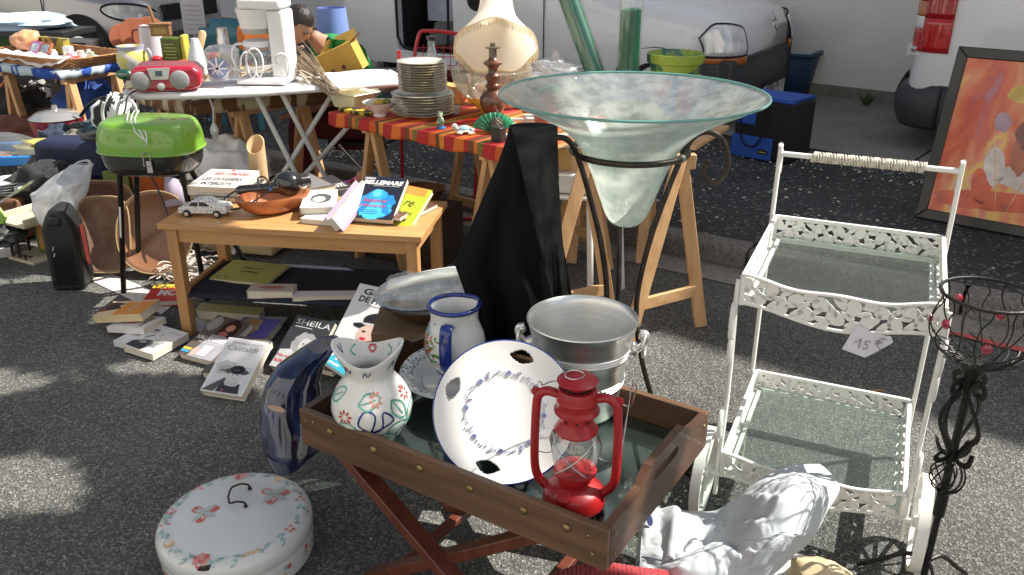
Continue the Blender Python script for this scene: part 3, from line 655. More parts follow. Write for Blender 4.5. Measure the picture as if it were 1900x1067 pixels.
# ------------------------------------------------------------ ice bucket
alu = mat('brushed_aluminium', (.82,.82,.80), .36, metal=1, var=.08, scale=2, stretch=(1,1,90), bump=.12, bscale=3)
B0 = V((.172,1.905,FZ)); t = thing('ice_bucket', 'polished aluminium ice bucket with ring handles at the back of wooden tray', 'bucket', B0)
BM = Matrix.Translation(B0); mb = MB(); prof = [(0,0),(.078,0),(.088,.004),(.092,.012),(.098,.05),(.105,.09)]
for z in (.094,.101,.108): prof += [(.1055+(z-.09)*.14,z-.002),(.1085+(z-.09)*.14,z),(.1055+(z-.09)*.14,z+.002)]
prof += [(.112,.15)]
for z in (.176,.184,.192): prof += [(.1175+(z-.17)*.2,z-.002),(.1205+(z-.17)*.2,z),(.1175+(z-.17)*.2,z+.002)]
prof += [(.126,.215),(.131,.240),(.1345,.254),(.137,.257),(.1355,.2595),(.132,.258),(.128,.238),(.121,.205),(.108,.14),(.096,.06),(.088,.014),(0,.012)]
mb.lathe(prof, 64, BM); build('shell', mb, alu, t, angle=60)
for an in (R(176), R(-12)):
    Hm = BM @ Rz(an) @ T_(.124,0,.205); mb = MB()
    mb.tube([Hm @ V(p) for p in bez([(-.004,0,-.022),(.012,0,-.020),(.026,0,-.004),(.034,0,.012),(.030,0,.024),(.018,0,.026)], 6)], [.010]*6*0 or .0085, 10)
    mb.ell(Hm @ V((.004,0,-.02)), (.014,.018,.02), 14, 10); mb.ell(Hm @ V((.026,0,.018)), (.013,.012,.012), 12, 8); h = build('handle_knob', mb, alu, t)
    mb = MB(); mb.tube([Hm @ V((.030+.003*math.cos(a), .024*math.cos(a), -.006+.030*math.sin(a))) for a in [2*PI*k/24 for k in range(24)]], .0042, 8, closed=True); build('ring', mb, alu, h)
mb = MB(); mb.lathe([(0,.0),(.006,0),(.004,.003),(0,.004)], 12, BM @ Rz(R(120)) @ T_(.131,0,.232) @ Ry(-PI/2)); build('rivet', mb, alu, t)

# ------------------------------------------------------------ cut-out dish leaning in the tray
blue_glaze = mat('cobalt_glaze', (.012,.03,.20), .12, coat=.6, var=.5, scale=60)
bpaint = mat('blue_transfer', (.18,.23,.48), .3, coat=.4, var=.3, scale=60)
D0 = G(914, 900, FZ+.004); Dy = norm((.16,.56,.74)); Dx = norm((1,-.12,-.12)); DM = frame(D0, Dx, Dy); Rr = .163
t = thing('serving_dish', 'large round white dish with leaf-shaped cut-out handles and blue garland, leaning on tray edge', 'dish', D0)
mb = MB(); C = (0, Rr)
def dz(r): q = r/Rr; return -.016+.016*max(0,(q-.45)/.55)**1.6
NR, NT = 16, 96; idx = {}; vs = []; fs = []; fm = []
def inhole(r, a):
    for c in (R(82), R(166), R(-14), R(-98)):
        d = (a-c+PI) % (2*PI)-PI; l = d*r/.030; m_ = (r-.130)/.015
        if abs(l) < 1 and abs(m_) < (1-l*l)*1.0: return True
    return False
nr = 64; nt_ = 300
for j in range(nr+1):
    for i in range(nt_):
        r = Rr*j/nr; a = 2*PI*i/nt_; vs.append((C[0]+r*math.cos(a), C[1]+r*math.sin(a), dz(r)+.012))
for j in range(nr):
    for i in range(nt_):
        r = Rr*(j+.5)/nr; a = 2*PI*(i+.5)/nt_
        if inhole(r, a): continue
        i2 = (i+1)%nt_; fs.append((j*nt_+i, j*nt_+i2, (j+1)*nt_+i2, (j+1)*nt_+i)[::-1]); fm.append(1 if j == nr-1 else 0)
mb.add([DM @ V(v) for v in vs], [f[::-1] for f in fs]); mb.mi = fm
b0 = len(mb.f)
def sp(r, a, e=.0045): return DM @ V((C[0]+r*math.cos(a), C[1]+r*math.sin(a), dz(r)+.012+e))
def dot(r, a, s, el=1.0, rot=0, e=.0042):
    n = 8; c = sp(r, a, e); tx = (sp(r, a+.01, e)-c).normalized(); ty = (sp(r+.001, a, e)-c).normalized()
    X = tx*math.cos(rot)+ty*math.sin(rot); Y = ty*math.cos(rot)-tx*math.sin(rot); mb.disc(c, X, Y, s*.8, s*el*.8, n, 2)
gr = .088
for k in range(24):
    a = 2*PI*k/24+.06
    if k % 3 == 0:
        for q in range(6): dot(gr+.0042*math.sin(q*1.047), a+.0042*math.cos(q*1.047)/gr, .0024)
        dot(gr, a, .0017)
    elif k % 3 == 1:
        for q in range(7): dot(gr+.0045*math.sin(q*2.3)+.001*q, a+(q-3)*.022, .0011+.0008*(q%2), .6, q*.8)
    else:
        for q, (dr, da) in enumerate(((.008,-.03),(.003,.0),(-.003,.03),(-.008,.01),(.0,.06),(.005,.035))): dot(gr+dr, a+da, .0034-.0003*q, .32, .5+q*.55)
    for q in range(3): dot(gr+rnd.uniform(-.003,.003), a+.10+.02*q, .0012)
o = build('dish', mb, [ceramic, blue_glaze, bpaint], t, angle=50); q = o.modifiers.new('solid','SOLIDIFY'); q.thickness = .006; q.offset = -1

# ------------------------------------------------------------ pitchers and soup plates
def onlathe(prof, z):
    for (r0, z0), (r1, z1) in zip(prof, prof[1:]):
        if z0 <= z <= z1 and z1 > z0: return r0+(r1-r0)*(z-z0)/(z1-z0)
    return prof[-1][0]
def stroke(mb, f, pts, w, mi, n=5, taper=False):
    """brush stroke on a surface f(a, z): ribbon through points (angle, height)"""
    P = bez([(a, z, 0) for a, z in pts], n); vs = []
    W3 = [f(p.x, p.y) for p in P]
    for i, p in enumerate(W3):
        tdir = (W3[min(i+1,len(W3)-1)]-W3[max(i-1,0)]); 
        nn = (f(P[i].x+.01, P[i].y)-p).cross(f(P[i].x, P[i].y+.001)-p)
        s = tdir.cross(nn).normalized(); k = w/2*(1 if not taper else max(.12, math.sin(PI*(i+.5)/len(W3)))); k *= rnd.uniform(.8,1.15)
        vs += [p-s*k, p+s*k]
    mb.add(vs, [(2*i, 2*i+1, 2*i+3, 2*i+2) for i in range(len(W3)-1)], mi)
P0 = V((-.335,1.79,FZ)); PR = Rz(R(-95))
t = thing('pitcher', 'white pitcher with green leaves, red flowers and a pinched spout, in wooden tray', 'jug', P0, group='painted jugs in the tray')
pp = [(.057,.0),(.062,.004),(.077,.025),(.091,.055),(.097,.085),(.093,.110),(.079,.137),(.062,.158),(.055,.170),(.058,.185),(.069,.208),(.077,.226),(.078,.232)]
PM_ = Matrix.Translation(P0)
def pf(a, z, e=.0012):
    r = onlathe(pp, z)+e; k = max(0, (z-.165)/.067)
    # camera-facing dip and lips left and right
    q = 1+k*(.10*math.cos(2*a)-.02); dzz = k*(.018*math.cos(2*a)) + k*.0
    return PM_ @ V((r*q*math.cos(a), r*q*math.sin(a), z+dzz))
mb = MB(); NA = 56; zs = [p[1] for p in pp]; zz = []
for a, b in zip(zs, zs[1:]): zz += [a, (a+b)/2]
zz.append(zs[-1])
mb.grid(lambda u, v: pf(2*PI*u, zz[int(round(v*(len(zz)-1)))], 0), NA, len(zz)-1, closeu=True)
mb.grid(lambda u, v: pf(2*PI*u, .232-.172*v, -.005), NA, 14, closeu=True); 
mb.grid(lambda u, v: pf(2*PI*u, .232, -.005*v), NA, 1, closeu=True)
mb.add([pf(2*PI*i/24, 0, 0) for i in range(24)], [tuple(range(24))]); mb.add([pf(2*PI*i/24, .06, -.005) for i in range(24)], [tuple(range(24))])
def leaf(f, a, z, l, w, ang, mi, lw=.0022):
    ca, sa = math.cos(ang), math.sin(ang); q = lambda u, v: (a+(u*ca-v*sa)/.085, z+(u*sa+v*ca))
    stroke(mb, f, [q(0,0), q(l*.35,w), q(l*.75,w*.8), q(l,0), q(l*.7,-w*.8), q(l*.3,-w), q(0,0)], lw, mi)
    stroke(mb, f, [q(0,0), q(l*.8,0)], lw*.7, mi)
def flower(f, a, z, s, mi, n=8):
    for k in range(n):
        g = 2*PI*k/n+.2; stroke(mb, f, [(a+math.cos(g)*s*.35/.085, z+math.sin(g)*s*.35), (a+math.cos(g)*s*.7/.085, z+math.sin(g)*s*.7), (a+math.cos(g)*s/.085, z+math.sin(g)*s)], s*.34, mi, taper=True)
base = R(-90)
for (a, z, l, w, g) in ((-.2,.128,.05,.013,.25),(-.75,.075,.045,.014,-.4),(.5,.05,.05,.013,.3),(.75,.13,.05,.013,-1.1),(.1,.03,.05,.011,.2),(-1.3,.12,.05,.012,.6),(1.2,.06,.05,.014,1.0),(-1.2,.04,.04,.013,.3),(1.9,.1,.05,.014,.5)): leaf(pf, base+a, z, l*1.1, w*1.2, g, 1, .0046)
for (a, z) in ((-.55,.096),(.30,.138),(.42,.018),(-1.6,.07),(1.3,.13),(2.2,.06)): flower(pf, base+a, z, .018, 2 if z != .138 else 3)
def lily(a, z, s):
    for q in ((0,0, .2,.9, -.25,1.1, -.5,.45, 0,0),(0,0,.45,.2,.55,1.0,.95,.5,0,0)):
        stroke(mb, pf, [(base+a+q[i]*s/.085, z+q[i+1]*s) for i in range(0,10,2)], .0046, 4)
    stroke(mb, pf, [(base+a-.5*s/.085, z+.1*s), (base+a, z-.1*s), (base+a+.1*s/.085, z)], .003, 4)
lily(.12,.060,.050); lily(-1.15,.02,.03); lily(1.05,.015,.035); lily(-1.7,.1,.03)
for a in (-.8,-.1,.9): stroke(mb, pf, [(base+a,.195),(base+a+.12,.215),(base+a+.2,.198),(base+a+.32,.214)], .003, 4)
pi_ = lambda a, z: pf(a, z, -.0062)
for (a, mi) in ((1.57,2),): flower(pi_, base+PI, .217, .016, 2, 9)
for a in (-.9,.9): stroke(mb, pi_, [(base+PI+a*.7,.222),(base+PI+a,.205),(base+PI+a*.85,.195)], .004, 1); stroke(mb, pi_, [(base+PI+a*1.4,.224),(base+PI+a*1.5,.205),(base+PI+a*1.6,.222)], .003, 4)
gl_green = mat('green_glaze', (.13,.42,.33), .2, coat=.5, var=.4, scale=60); gl_red = mat('red_glaze', (.55,.05,.04), .2, coat=.5, var=.3, scale=60); gl_pink = mat('salmon_glaze', (.75,.28,.20), .2, coat=.5)
pot_ = build('body', mb, [ceramic, gl_green, gl_red, gl_pink, blue_glaze], t, angle=55)

P1 = V((-.148,2.005,FZ+.062)); M1 = Matrix.Translation(P1)
t = thing('pitcher', 'white pitcher with cobalt blue rim and handle, standing in the patterned soup plate', 'jug', P1, group='painted jugs in the tray')
p1 = [(.046,0),(.050,.004),(.066,.028),(.077,.060),(.080,.082),(.075,.108),(.066,.130),(.0605,.150),(.062,.170),(.066,.185)]
def qf(a, z, e=.0012):
    r = onlathe(p1, z)+e; k = max(0, (z-.13)/.055); dd = (a-R(35)+PI)%(2*PI)-PI
    q = 1+k*.10*math.exp(-(dd/.35)**2); return M1 @ V((r*q*math.cos(a), r*q*math.sin(a), z))
zz = []
for a, b in zip([p[1] for p in p1], [p[1] for p in p1][1:]): zz += [a, (a+b)/2]
zz.append(.185)
mb = MB(); mb.grid(lambda u, v: qf(2*PI*u, zz[int(round(v*(len(zz)-1)))], 0), 56, len(zz)-1, closeu=True)
mb.grid(lambda u, v: qf(2*PI*u, .185-.165*v, -.005), 56, 14, closeu=True); mb.add([qf(2*PI*i/24, .02, -.005) for i in range(24)], [tuple(range(24))]); mb.add([qf(2*PI*i/24, 0, 0) for i in range(24)], [tuple(range(24))])
mb.tube([qf(2*PI*i/56, .185, -.002) for i in range(56)], .0062, 10, closed=True, mi=1)
mb.tube([qf(2*PI*i/56, .004, -.001) for i in range(56)], .0035, 8, closed=True, mi=1)
greens = (2,3,4,5)
for k in range(110):
    a = R(-152)+rnd.gauss(0,.24); z = .085+rnd.gauss(0,.030)
    if not .01 < z < .15: continue
    mi = 2 if z > .12 or (rnd.random() < .15) else (3 if rnd.random() < .5 else 4)
    if z < .05: mi = rnd.choice((4,4,5,3))
    c = qf(a, z, .0012+k*1e-5); tx = (qf(a+.02, z)-qf(a, z)).normalized(); ty = (qf(a, z+.002)-qf(a, z)).normalized(); mb.disc(c, tx, ty, rnd.uniform(.003,.007), rnd.uniform(.002,.006), 7, mi)
build('body', mb, [ceramic, blue_glaze, mat('sky_glaze', (.35,.6,.8), .2, coat=.5), gl_red, mat('leaf_glaze', (.12,.32,.05), .2, coat=.5, var=.4), mat('lime_glaze', (.45,.6,.12), .2, coat=.5)], t, angle=55)
mb = MB(); a = R(-100); d = V((math.cos(a), math.sin(a), 0))
pth = [P1+d*r+V((0,0,z)) for r, z in ((.060,.150),(.074,.158),(.090,.150),(.099,.120),(.101,.085),(.096,.055),(.080,.038))]
mb.tube(bez(pth, 6), [.0062]*37, 14, flat=2.6, up=d.cross(V((0,0,1)))); build('handle', mb, blue_glaze, t)
# plates under it
pattern = mat('grey_transfer', (.75,.77,.74), .15, coat=.5, col2=(.18,.24,.24), scale=150, thr=(.5,.56))
def plate(c, r, h, tilt, mats, label, cat='plate', name='soup_plate', group=None, foot=.55, band=True):
    Mx = Matrix.Translation(c) @ Ry(tilt[0]) @ Rx(tilt[1]); m = MB()
    pr = [(0,.0),(r*foot,0),(r*foot*1.02,.004),(r*.72,h*.55),(r*.985,h*.96),(r,h),(r*.985,h+.003),(r*.74,h*.72+.003),(r*.70,h*.6),(r*.6,.008),(0,.007)]
    m.lathe(pr, 64, Mx, mis=[0,0,0,0,2,2,1 if band else 0,0,0,0]); return tag(build(name, m, mats, angle=50), label, cat, group)
cream = mat('cream_ceramic', (.62,.60,.54), .15, coat=.4, var=.05)
plate(V((-.150,2.0,FZ)), .118, .045, (0,0), [cream, cream, cream], 'plain cream soup bowl at the bottom of the stack under the blue-handled pitcher', group='soup plates under the pitcher')
plate(V((-.148,2.0,FZ+.028)), .146, .038, (R(-2),R(3)), [ceramic, pattern, ceramic], 'wide white soup plate with grey flower border under the blue-handled pitcher', group='soup plates under the pitcher')

# bowl with shiny dish and plastic wrap behind the tray
c = V((-.27,2.44,.47)); mb = MB(); mb.box((c.x,c.y,.235), (.30,.26,.47)); tag(build('crate', mb, mat('brown_card_box', (.2,.13,.07), .85)), 'brown carton under the wrapped bowl behind the wooden tray', 'carton')
mb = MB(); mb.lathe([(0,0),(.06,0),(.10,.02),(.135,.055),(.142,.062),(.135,.062),(.09,.03),(0,.012)], 48, Matrix.Translation(c+V((0,0,.001))))
tag(build('bowl', mb, mat('dark_brown_glaze', (.05,.025,.018), .15, coat=.6)), 'dark brown glazed bowl under the wrapped steel platter', 'bowl')
c2 = c+V((.0,.0,.066)); mb = MB(); mb.lathe([(0,.0),(.09,.0),(.125,.014),(.152,.018),(.154,.021),(.150,.022),(.12,.018),(.085,.006),(0,.006)], 56, Matrix.Translation(c2) @ Rx(R(4)) @ Ry(R(-5)) @ Matrix.Diagonal((1.0,.86,1,1)))
tag(build('platter', mb, steel), 'oval steel platter on the dark brown bowl behind the pitchers', 'platter')
mb = MB()
def wrap(u, v):
    p = c2+V(((u-.42)*.30, (v-.5)*.22, .028)); p.z += .010*math.sin(u*5)*math.sin(v*4)+.014*nz(p, 16, 3)+.012*abs(nz(p, 34, 5))+.03*u*v; p.x += .02*nz(p, 12, 1); return p
mb.grid(wrap, 34, 26); tag(build('plastic_wrap', mb, thin_glass('cling_film', (.93,.94,.95), .22, .10, milk=.12, milkcol=(.85,.87,.9), bscale=30), angle=80), 'clear crumpled plastic wrap lying over the oval steel platter', 'plastic wrap')
mb = MB(); mb.grid(lambda u, v: c2+V((-.11+.25*u, -.035+.07*v+.04*u, .036+.008*math.sin(u*3)+.03*u)), 12, 4); tag(build('napkin', mb, mat('napkin', (.75,.73,.68), .8), solid=.012), 'folded white napkin inside the plastic wrap on the platter', 'napkin')

# ------------------------------------------------------------ iron stand and big glass vase
S0 = V((.31,2.235,0)); t = thing('vase_stand', 'tall dark iron floor stand with scrolled legs holding the big glass vase', 'stand', S0)
iron = mat('brown_iron', (.055,.045,.038), .38, metal=.7, var=.35, scale=30, bump=.2, bscale=80)
mb = MB(); mb.tube([S0+V((.152*math.cos(a), .152*math.sin(a), 1.045)) for a in [2*PI*k/48 for k in range(48)]], .0082, 10, closed=True); build('ring', mb, iron, t)
mb = MB(); a = R(-38); mb.tube([S0+V((.152*math.cos(a+d), .152*math.sin(a+d), 1.045)) for d in (-.05,0,.05)], .0105, 12); build('collar', mb, mat('worn_steel', (.35,.33,.3), .4, metal=.8), t)
for az, big in ((R(2),1),(R(196),1),(R(95),1)):
    d = V((math.cos(az), math.sin(az), 0)); up = V((0,0,1)); P = []
    P += spiral(S0+d*.275+up*.052, d, up, .012, .042, R(150), R(-90-180+360-270)+R(0), 2)[:0]
    foot = [S0+d*(.268+.030*math.cos(x))+up*(.042+.030*math.sin(x)) for x in [R(200), R(140), R(80), R(20), R(-40), R(-90)]]
    P = foot[::1] + [S0+d*r+up*z for r, z in ((.235,.020),(.19,.10),(.14,.21),(.092,.34),(.058,.47),(.044,.58),(.050,.68),(.072,.80),(.105,.92),(.138,1.02),(.165,1.075),(.200,1.092),(.240,1.075),(.262,1.03),(.262,.985),(.240,.955),(.215,.960),(.203,.985),(.212,1.015))]
    mb = MB(); mb.tube(bez(P, 6), .0078, 10); build('leg', mb, iron, t)
vg = thin_glass('seeded_glass', (.66,.80,.75), .07, .08, milk=.60, milkcol=(.68,.75,.68), bump=.55, bscale=22, pat=.22)
vp = [(0,.835),(.022,.837),(.042,.848),(.058,.872),(.074,.915),(.092,.965),(.110,1.01),(.130,1.05),(.158,1.085),(.200,1.118),(.255,1.148),(.305,1.172),(.342,1.192)]
P = bez([(r, z, 0) for r, z in vp], 3); prof = [(max(0,p.x), p.y) for p in P]
mb = MB(); mb.lathe(prof, 96, Matrix.Translation((S0.x, S0.y, 0)), mi=0)
mb.tube([V((S0.x+.343*math.cos(a), S0.y+.343*math.sin(a), 1.193)) for a in [2*PI*k/96 for k in range(96)]], .0035, 8, closed=True, mi=1)
tag(build('glass_vase', mb, [vg, mat('green_glass_edge', (.12,.34,.30), .08, coat=1, var=.1)], angle=80), 'huge pale green flared glass vase held in the tall iron stand', 'vase')

# ------------------------------------------------------------ black cloth
t = thing('black_garment', 'black garment draped in folds over the left scroll of the iron stand', 'garment', V((.05,2.3,0)))
clothm = mat('black_cloth', (.0045,.0045,.005), .8, var=.3, bump=.5, bscale=180, spec=.2)
satin = mat('black_lining', (.012,.012,.013), .45, var=.3, scale=14, bump=.8, bscale=30, spec=.35)
rows = [(233,945,1033),(262,938,1034),(300,925,1035),(350,903,1037),(400,882,1040),(450,860,1043),(488,842,1048),(540,862,1056),(590,872,1066),(640,884,1072),(672,890,1070)]
mb = MB(); Yc = 2.21
def cl(u, v):
    a = 2*PI*u; q = v*(len(rows)-1); i = min(int(q), len(rows)-2); f = q-i
    y = rows[i][0]*(1-f)+rows[i+1][0]*f; x0 = rows[i][1]*(1-f)+rows[i+1][1]*f; x1 = rows[i][2]*(1-f)+rows[i+1][2]*f
    m = (x0+x1)/2; h = (x1-x0)/2; wv = .17*math.sin(a*5+v*3)*v+.10*math.sin(a*9-v*5)*v+.05*math.sin(a*17+v)*v*v
    p = Q(m+h*math.cos(a)*(1+wv*.3), y+12*v*v*math.sin(a*3+1), Yc); dep = .035+.05*v
    p.y += -math.sin(a)*-dep*(1+wv*3) - (0)
    p.y -= .0; return p
mb.grid(lambda u, v: cl(u, v), 90, 30, closeu=True); mb.add([cl(i/40, 0) for i in range(40)], [tuple(range(40))])
build('cloth', mb, clothm, t, angle=80)
rows2 = [(236,948,1036),(262,955,1035),(300,964,1037),(350,975,1038),(400,988,1041),(450,1000,1042),(500,1012,1048),(545,1022,1052),(580,1034,1060)]
mb = MB()
def pn(u, v):
    q = v*(len(rows2)-1); i = min(int(q), len(rows2)-2); f = q-i; y = rows2[i][0]*(1-f)+rows2[i+1][0]*f
    x0 = rows2[i][1]*(1-f)+rows2[i+1][1]*f; x1 = rows2[i][2]*(1-f)+rows2[i+1][2]*f
    p = Q(x0+(x1-x0)*u, y, 2.14-.03*v); p.y += -.02*math.sin(u*PI)+.016*math.sin(u*7+v*6)*(.3+v)+.01*nz(p, 22, 2)+.035*u; return p
mb.grid(pn, 26, 50); build('lining', mb, satin, t, solid=.004, angle=80)
# ------------------------------------------------------------ serving trolley
E1 = norm((.91,-.41,0)); E2 = norm((.41,.91,0)); TB = V((.829,2.581,0)); CW, CD = .478, .545; CO = TB-E2*CD; CM = frame(CO, E1, E2)
t = thing('serving_trolley', 'white metal two-tier serving trolley with pierced leaf rails and glass shelves', 'trolley', CO, math.atan2(E1.y, E1.x))
wp = mat('trolley_white', (.82,.81,.77), .38, col2=(.55,.50,.42), scale=18, thr=(.66,.82), coat=.15)
shelf_glass = thin_glass('shelf_glass', (.90,.95,.93), .02, .01)
def panel(mb, O3, ex, length, f0, f1, seed, up=(0,0,1)):
    """pierced leaf panel: roses and leaves cut from sheet between two wavy edges"""
    r = random.Random(seed); ex = norm(ex); up = V(up); nn = ex.cross(up); P = lambda u, z, o=0: O3+ex*u+up*z+nn*o
    def poly(pts):
        n = len(pts); mb.add([P(u, z, -.0012) for u, z in pts]+[P(u, z, .0012) for u, z in pts], [tuple(range(n))[::-1], tuple(range(n, 2*n))]+[(i, (i+1)%n, n+(i+1)%n, n+i) for i in range(n)])
    x = 0.012; k = 0
    def lf(cx, cz, l, w_, a):
        pts = []; 
        for q in range(10):
            g = 2*PI*q/10; u = l*math.cos(g); z = w_*math.sin(g)*(1+.25*math.cos(g)); pts.append((cx+u*math.cos(a)-z*math.sin(a), cz+u*math.sin(a)+z*math.cos(a)))
        lo, hi = f0(cx), f1(cx); pts = [(min(max(u, .002), length-.002), min(max(z, f0(min(max(u,0),length))), f1(min(max(u,0),length)))) for u, z in pts]; poly(pts)
    while x < length-.008:
        lo, hi = f0(x), f1(x); h = hi-lo
        lf(x, lo+h*(.32 if k%2 else .66)+r.uniform(-.003,.003), h*.27, h*.21, r.uniform(0, 3)); 
        lf(x+.006, lo+h*(.80 if k%2 else .22), h*.25, h*.10, r.uniform(-.9,.9)); lf(x-.010, lo+h*(.56 if k%2 else .45), h*.22, h*.085, r.uniform(-1.4,1.4))
        lf(x+.004, lo+h*(.92 if k%2 else .06), h*.20, h*.07, r.uniform(-.3,.3)); x += h*.40; k += 1
def tier(z0, h, wave, drop, name):
    zf = z0; zt = z0+h
    wv = lambda u: math.sin(PI*min(1,max(0,(u/CW))))**2
    ft = lambda u: zt-wave*wv(u)+.006*math.cos(4*PI*u/CW); fb = lambda u: z0-drop*wv(u)
    rl = MB(); N = 24
    rl.tube([CM @ V((CW*k/N, 0, ft(CW*k/N))) for k in range(N+1)], .0068, 8, flat=.8)
    rl.tube([CM @ V((CW*k/N, 0, fb(CW*k/N))) for k in range(N+1)], .0052, 8)
    for y0, x0, x1, y1 in ((CD,0,CW,CD),(0,0,0,CD),(0,CW,CW,CD)):
        rl.beam(CM @ V((x0, y0, zt)), CM @ V((x1, y1, zt)), .012, .012); rl.beam(CM @ V((x0, y0, z0)), CM @ V((x1, y1, z0)), .014, .012)
        rl.beam(CM @ V((x0+(.02 if x1 == x0 == 0 else (-.02 if x0 == x1 else 0)), y0-(.02 if y0 == y1 else 0), z0+.012)), CM @ V((x1+(.02 if x1 == x0 == 0 else (-.02 if x0 == x1 else 0)), y1-(.02 if y0 == y1 else 0), z0+.012)), .012, .006)
    for x, y in ((0,0),(CW,0),(0,CD),(CW,CD)): rl.beam(CM @ V((x,y,z0-.005)), CM @ V((x,y,zt+.002)), .013, .013)
    tr = build(name, rl, wp, t, bevel=.0015)
    pm_ = MB(); panel(pm_, CM @ V((0,0,0)), E1, CW, fb, ft, 3); build('front_panel', pm_, wp, tr)
    pm_ = MB(); panel(pm_, CM @ V((0,CD,0)), E1, CW, lambda u: z0, lambda u: zt, 5); build('back_panel', pm_, wp, tr)
    for x in (0, CW): pm_ = MB(); panel(pm_, CM @ V((x,0,0)), E2, CD, lambda u: z0, lambda u: zt, 8); build('side_panel', pm_, wp, tr)
    g = MB(); g.box((CW/2, CD/2, z0+.018), (CW-.02, CD-.02, .006), M=CM); build('glass_shelf', g, shelf_glass, tr, bevel=.001)
tier(.672, .075, .020, .034, 'upper_tray'); tier(.128, .068, .012, .03, 'lower_tray')
HZ = .945
for s, x in ((-1, -.012), (1, CW+.012)):
    mb = MB()
    mb.tube([CM @ V(p) for p in bez([(x,CD+.01,HZ+.028),(x,CD+.012,HZ),(x,CD+.006,.75),(x,CD,.67),(x,CD-.015,.40),(x,CD-.01,.12),(x,CD-.03,.035),(x,CD-.05,.008)], 5)], .0105, 10, flat=.7, up=E1)
    build('back_leg', mb, wp, t)
    mb = MB(); mb.tube([CM @ V(p) for p in bez([(x,.0,.735),(x,-.004,.67),(x,.022,.5),(x,.03,.35),(x,.01,.2),(x,.0,.12),(x,.0,.06)], 5)], .0095, 10, flat=.7, up=E1)
    for (y, z, h_) in ((.012,.615,.05),(.03,.53,.045),(.0,.30,.04)):
        mb.tube([CM @ V((x+s*.004, y-.013+.015*math.cos(a), z+h_*math.sin(a))) for a in [2*PI*k/20 for k in range(20)]], .0075, 8, closed=True, flat=.8)
    build('front_leg', mb, wp, t)
    mb = MB(); mb.tube([CM @ V((x, CD+.03+.010*math.cos(a), HZ-.03+.035*math.sin(a))) for a in [2*PI*k/16 for k in range(16)]], .0075, 8, closed=True); build('handle_bracket', mb, wp, t)
mb = MB(); mb.tube([CM @ V((-.012,CD+.01,HZ)), CM @ V((CW+.012,CD+.01,HZ))], .0085, 12); hb = build('handle_bar', mb, wp, t)
mb = MB(); N = 58; gm = mat('woven_cord', (.62,.57,.48), .8, var=.3, scale=200)
for k in range(N):
    u = .085+(CW-.17)*k/(N-1); mb.tube([CM @ V((u+.004*math.sin(a+k), CD+.01+.0135*math.cos(a), HZ+.0135*math.sin(a))) for a in [2*PI*j/10 for j in range(10)]], .0034, 5, closed=True)
build('grip', mb, gm, hb)
for s, x in ((-1, -.048), (1, CW+.048)):
    mb = MB(); cc = V((x, -.005, .131)); W_ = CM @ T_(*cc) @ Ry(PI/2)
    mb.lathe([(.118,-.013),(.131,-.014),(.131,.014),(.118,.013),(.118,-.013)], 48, W_)
    mb.lathe([(.0,-.016),(.016,-.016),(.018,0),(.016,.016),(0,.016)], 16, W_)
    for k in range(6): a = PI*k/6; mb.beam(W_ @ V((.12*math.cos(a), .12*math.sin(a), 0)), W_ @ V((-.12*math.cos(a), -.12*math.sin(a), 0)), .008, .008)
    wh = build('wheel', mb, wp, t); mb = MB(); mb.tube([CM @ V((x-s*.045,-.005,.131)), CM @ V((x,-.005,.131))], .006, 8); build('axle', mb, wp, wh)
# price tag
tp = Q(1600, 588, 1.93); mb = MB(); A = CM @ V((.290,-.014,.668)); X = E1; Z = V((0,0,1)); tm = frame(A, X+Z*.04, Z-E2*.10)
mb.add([tm @ V(p) for p in ((-.028,-.072,.004),(.028,-.088,.003),(.052,-.068,.004),(.088,-.036,-.002),(.082,-.018,0),(.045,-.016,.002),(.0,.004,0))], [tuple(range(7))])
stroke2 = lambda pts, w: mb.tube([tm @ V((x, y, .0045)) for x, y in pts], w, 4, mi=1, flat=.3)
stroke2([(-.002,-.048),(.012,-.038),(.014,-.036)], .0017); stroke2([(.014,-.034),(.010,-.062)], .0017); stroke2([(.038,-.040),(.026,-.038),(.024,-.048),(.031,-.050),(.031,-.060),(.020,-.064)], .0017)
stroke2([(.074,-.028),(.062,-.024),(.053,-.034),(.053,-.048),(.062,-.058),(.074,-.052)], .0017); stroke2([(.046,-.036),(.064,-.034)], .0013); stroke2([(.046,-.044),(.064,-.038)], .0015)
tag(build('price_tag', mb, [mat('tag_paper', (.72,.72,.80), .8, var=.04), ink], smooth=False), 'torn white paper tag reading 15 euros on the front rail of the white trolley', 'price tag')
mb = MB(); c = G(1625, 727); mb.tube([c+V((-.02,-.004,.005)), c+V((.022,.004,.005))], .004, 7); tag(build('cigarette_butt', mb, mat('filter_orange', (.5,.2,.06), .8)), 'small orange cigarette end on the road behind the white trolley', 'litter')

# ------------------------------------------------------------ black candle stand at the right edge
K0 = V((1.058,1.75,0)); t = thing('candle_stand', 'tall black wire candle stand with jewelled basket at the right edge', 'candle holder', K0)
mb = MB(); mb.lathe([(0,0),(.0085,0),(.0085,.24),(.014,.245),(.0145,.31),(.010,.315),(.009,.66),(0,.66)], 16, Matrix.Translation(K0)); mb.lathe([(.0,.62),(.012,.622),(.034,.668),(.030,.672),(.0,.675)], 24, Matrix.Translation(K0)); build('pole', mb, black_iron, t)
for k in range(3):
    a = 2*PI*k/3+.4; d = V((math.cos(a), math.sin(a), 0)); mb = MB(); mb.tube(bez([K0+V((0,0,.10)), K0+d*.05+V((0,0,.10)), K0+d*.12+V((0,0,.04)), K0+d*.16+V((0,0,.006))], 6), .006, 8); build('foot', mb, black_iron, t)
mb = MB()
for k in range(12):
    a = 2*PI*k/12; mb.tube([K0+V((.040*math.sin(q)*math.cos(a+q*.5), .040*math.sin(q)*math.sin(a+q*.5), .36-.045*math.cos(q))) for q in [PI*j/14 for j in range(15)]], .0022, 5)
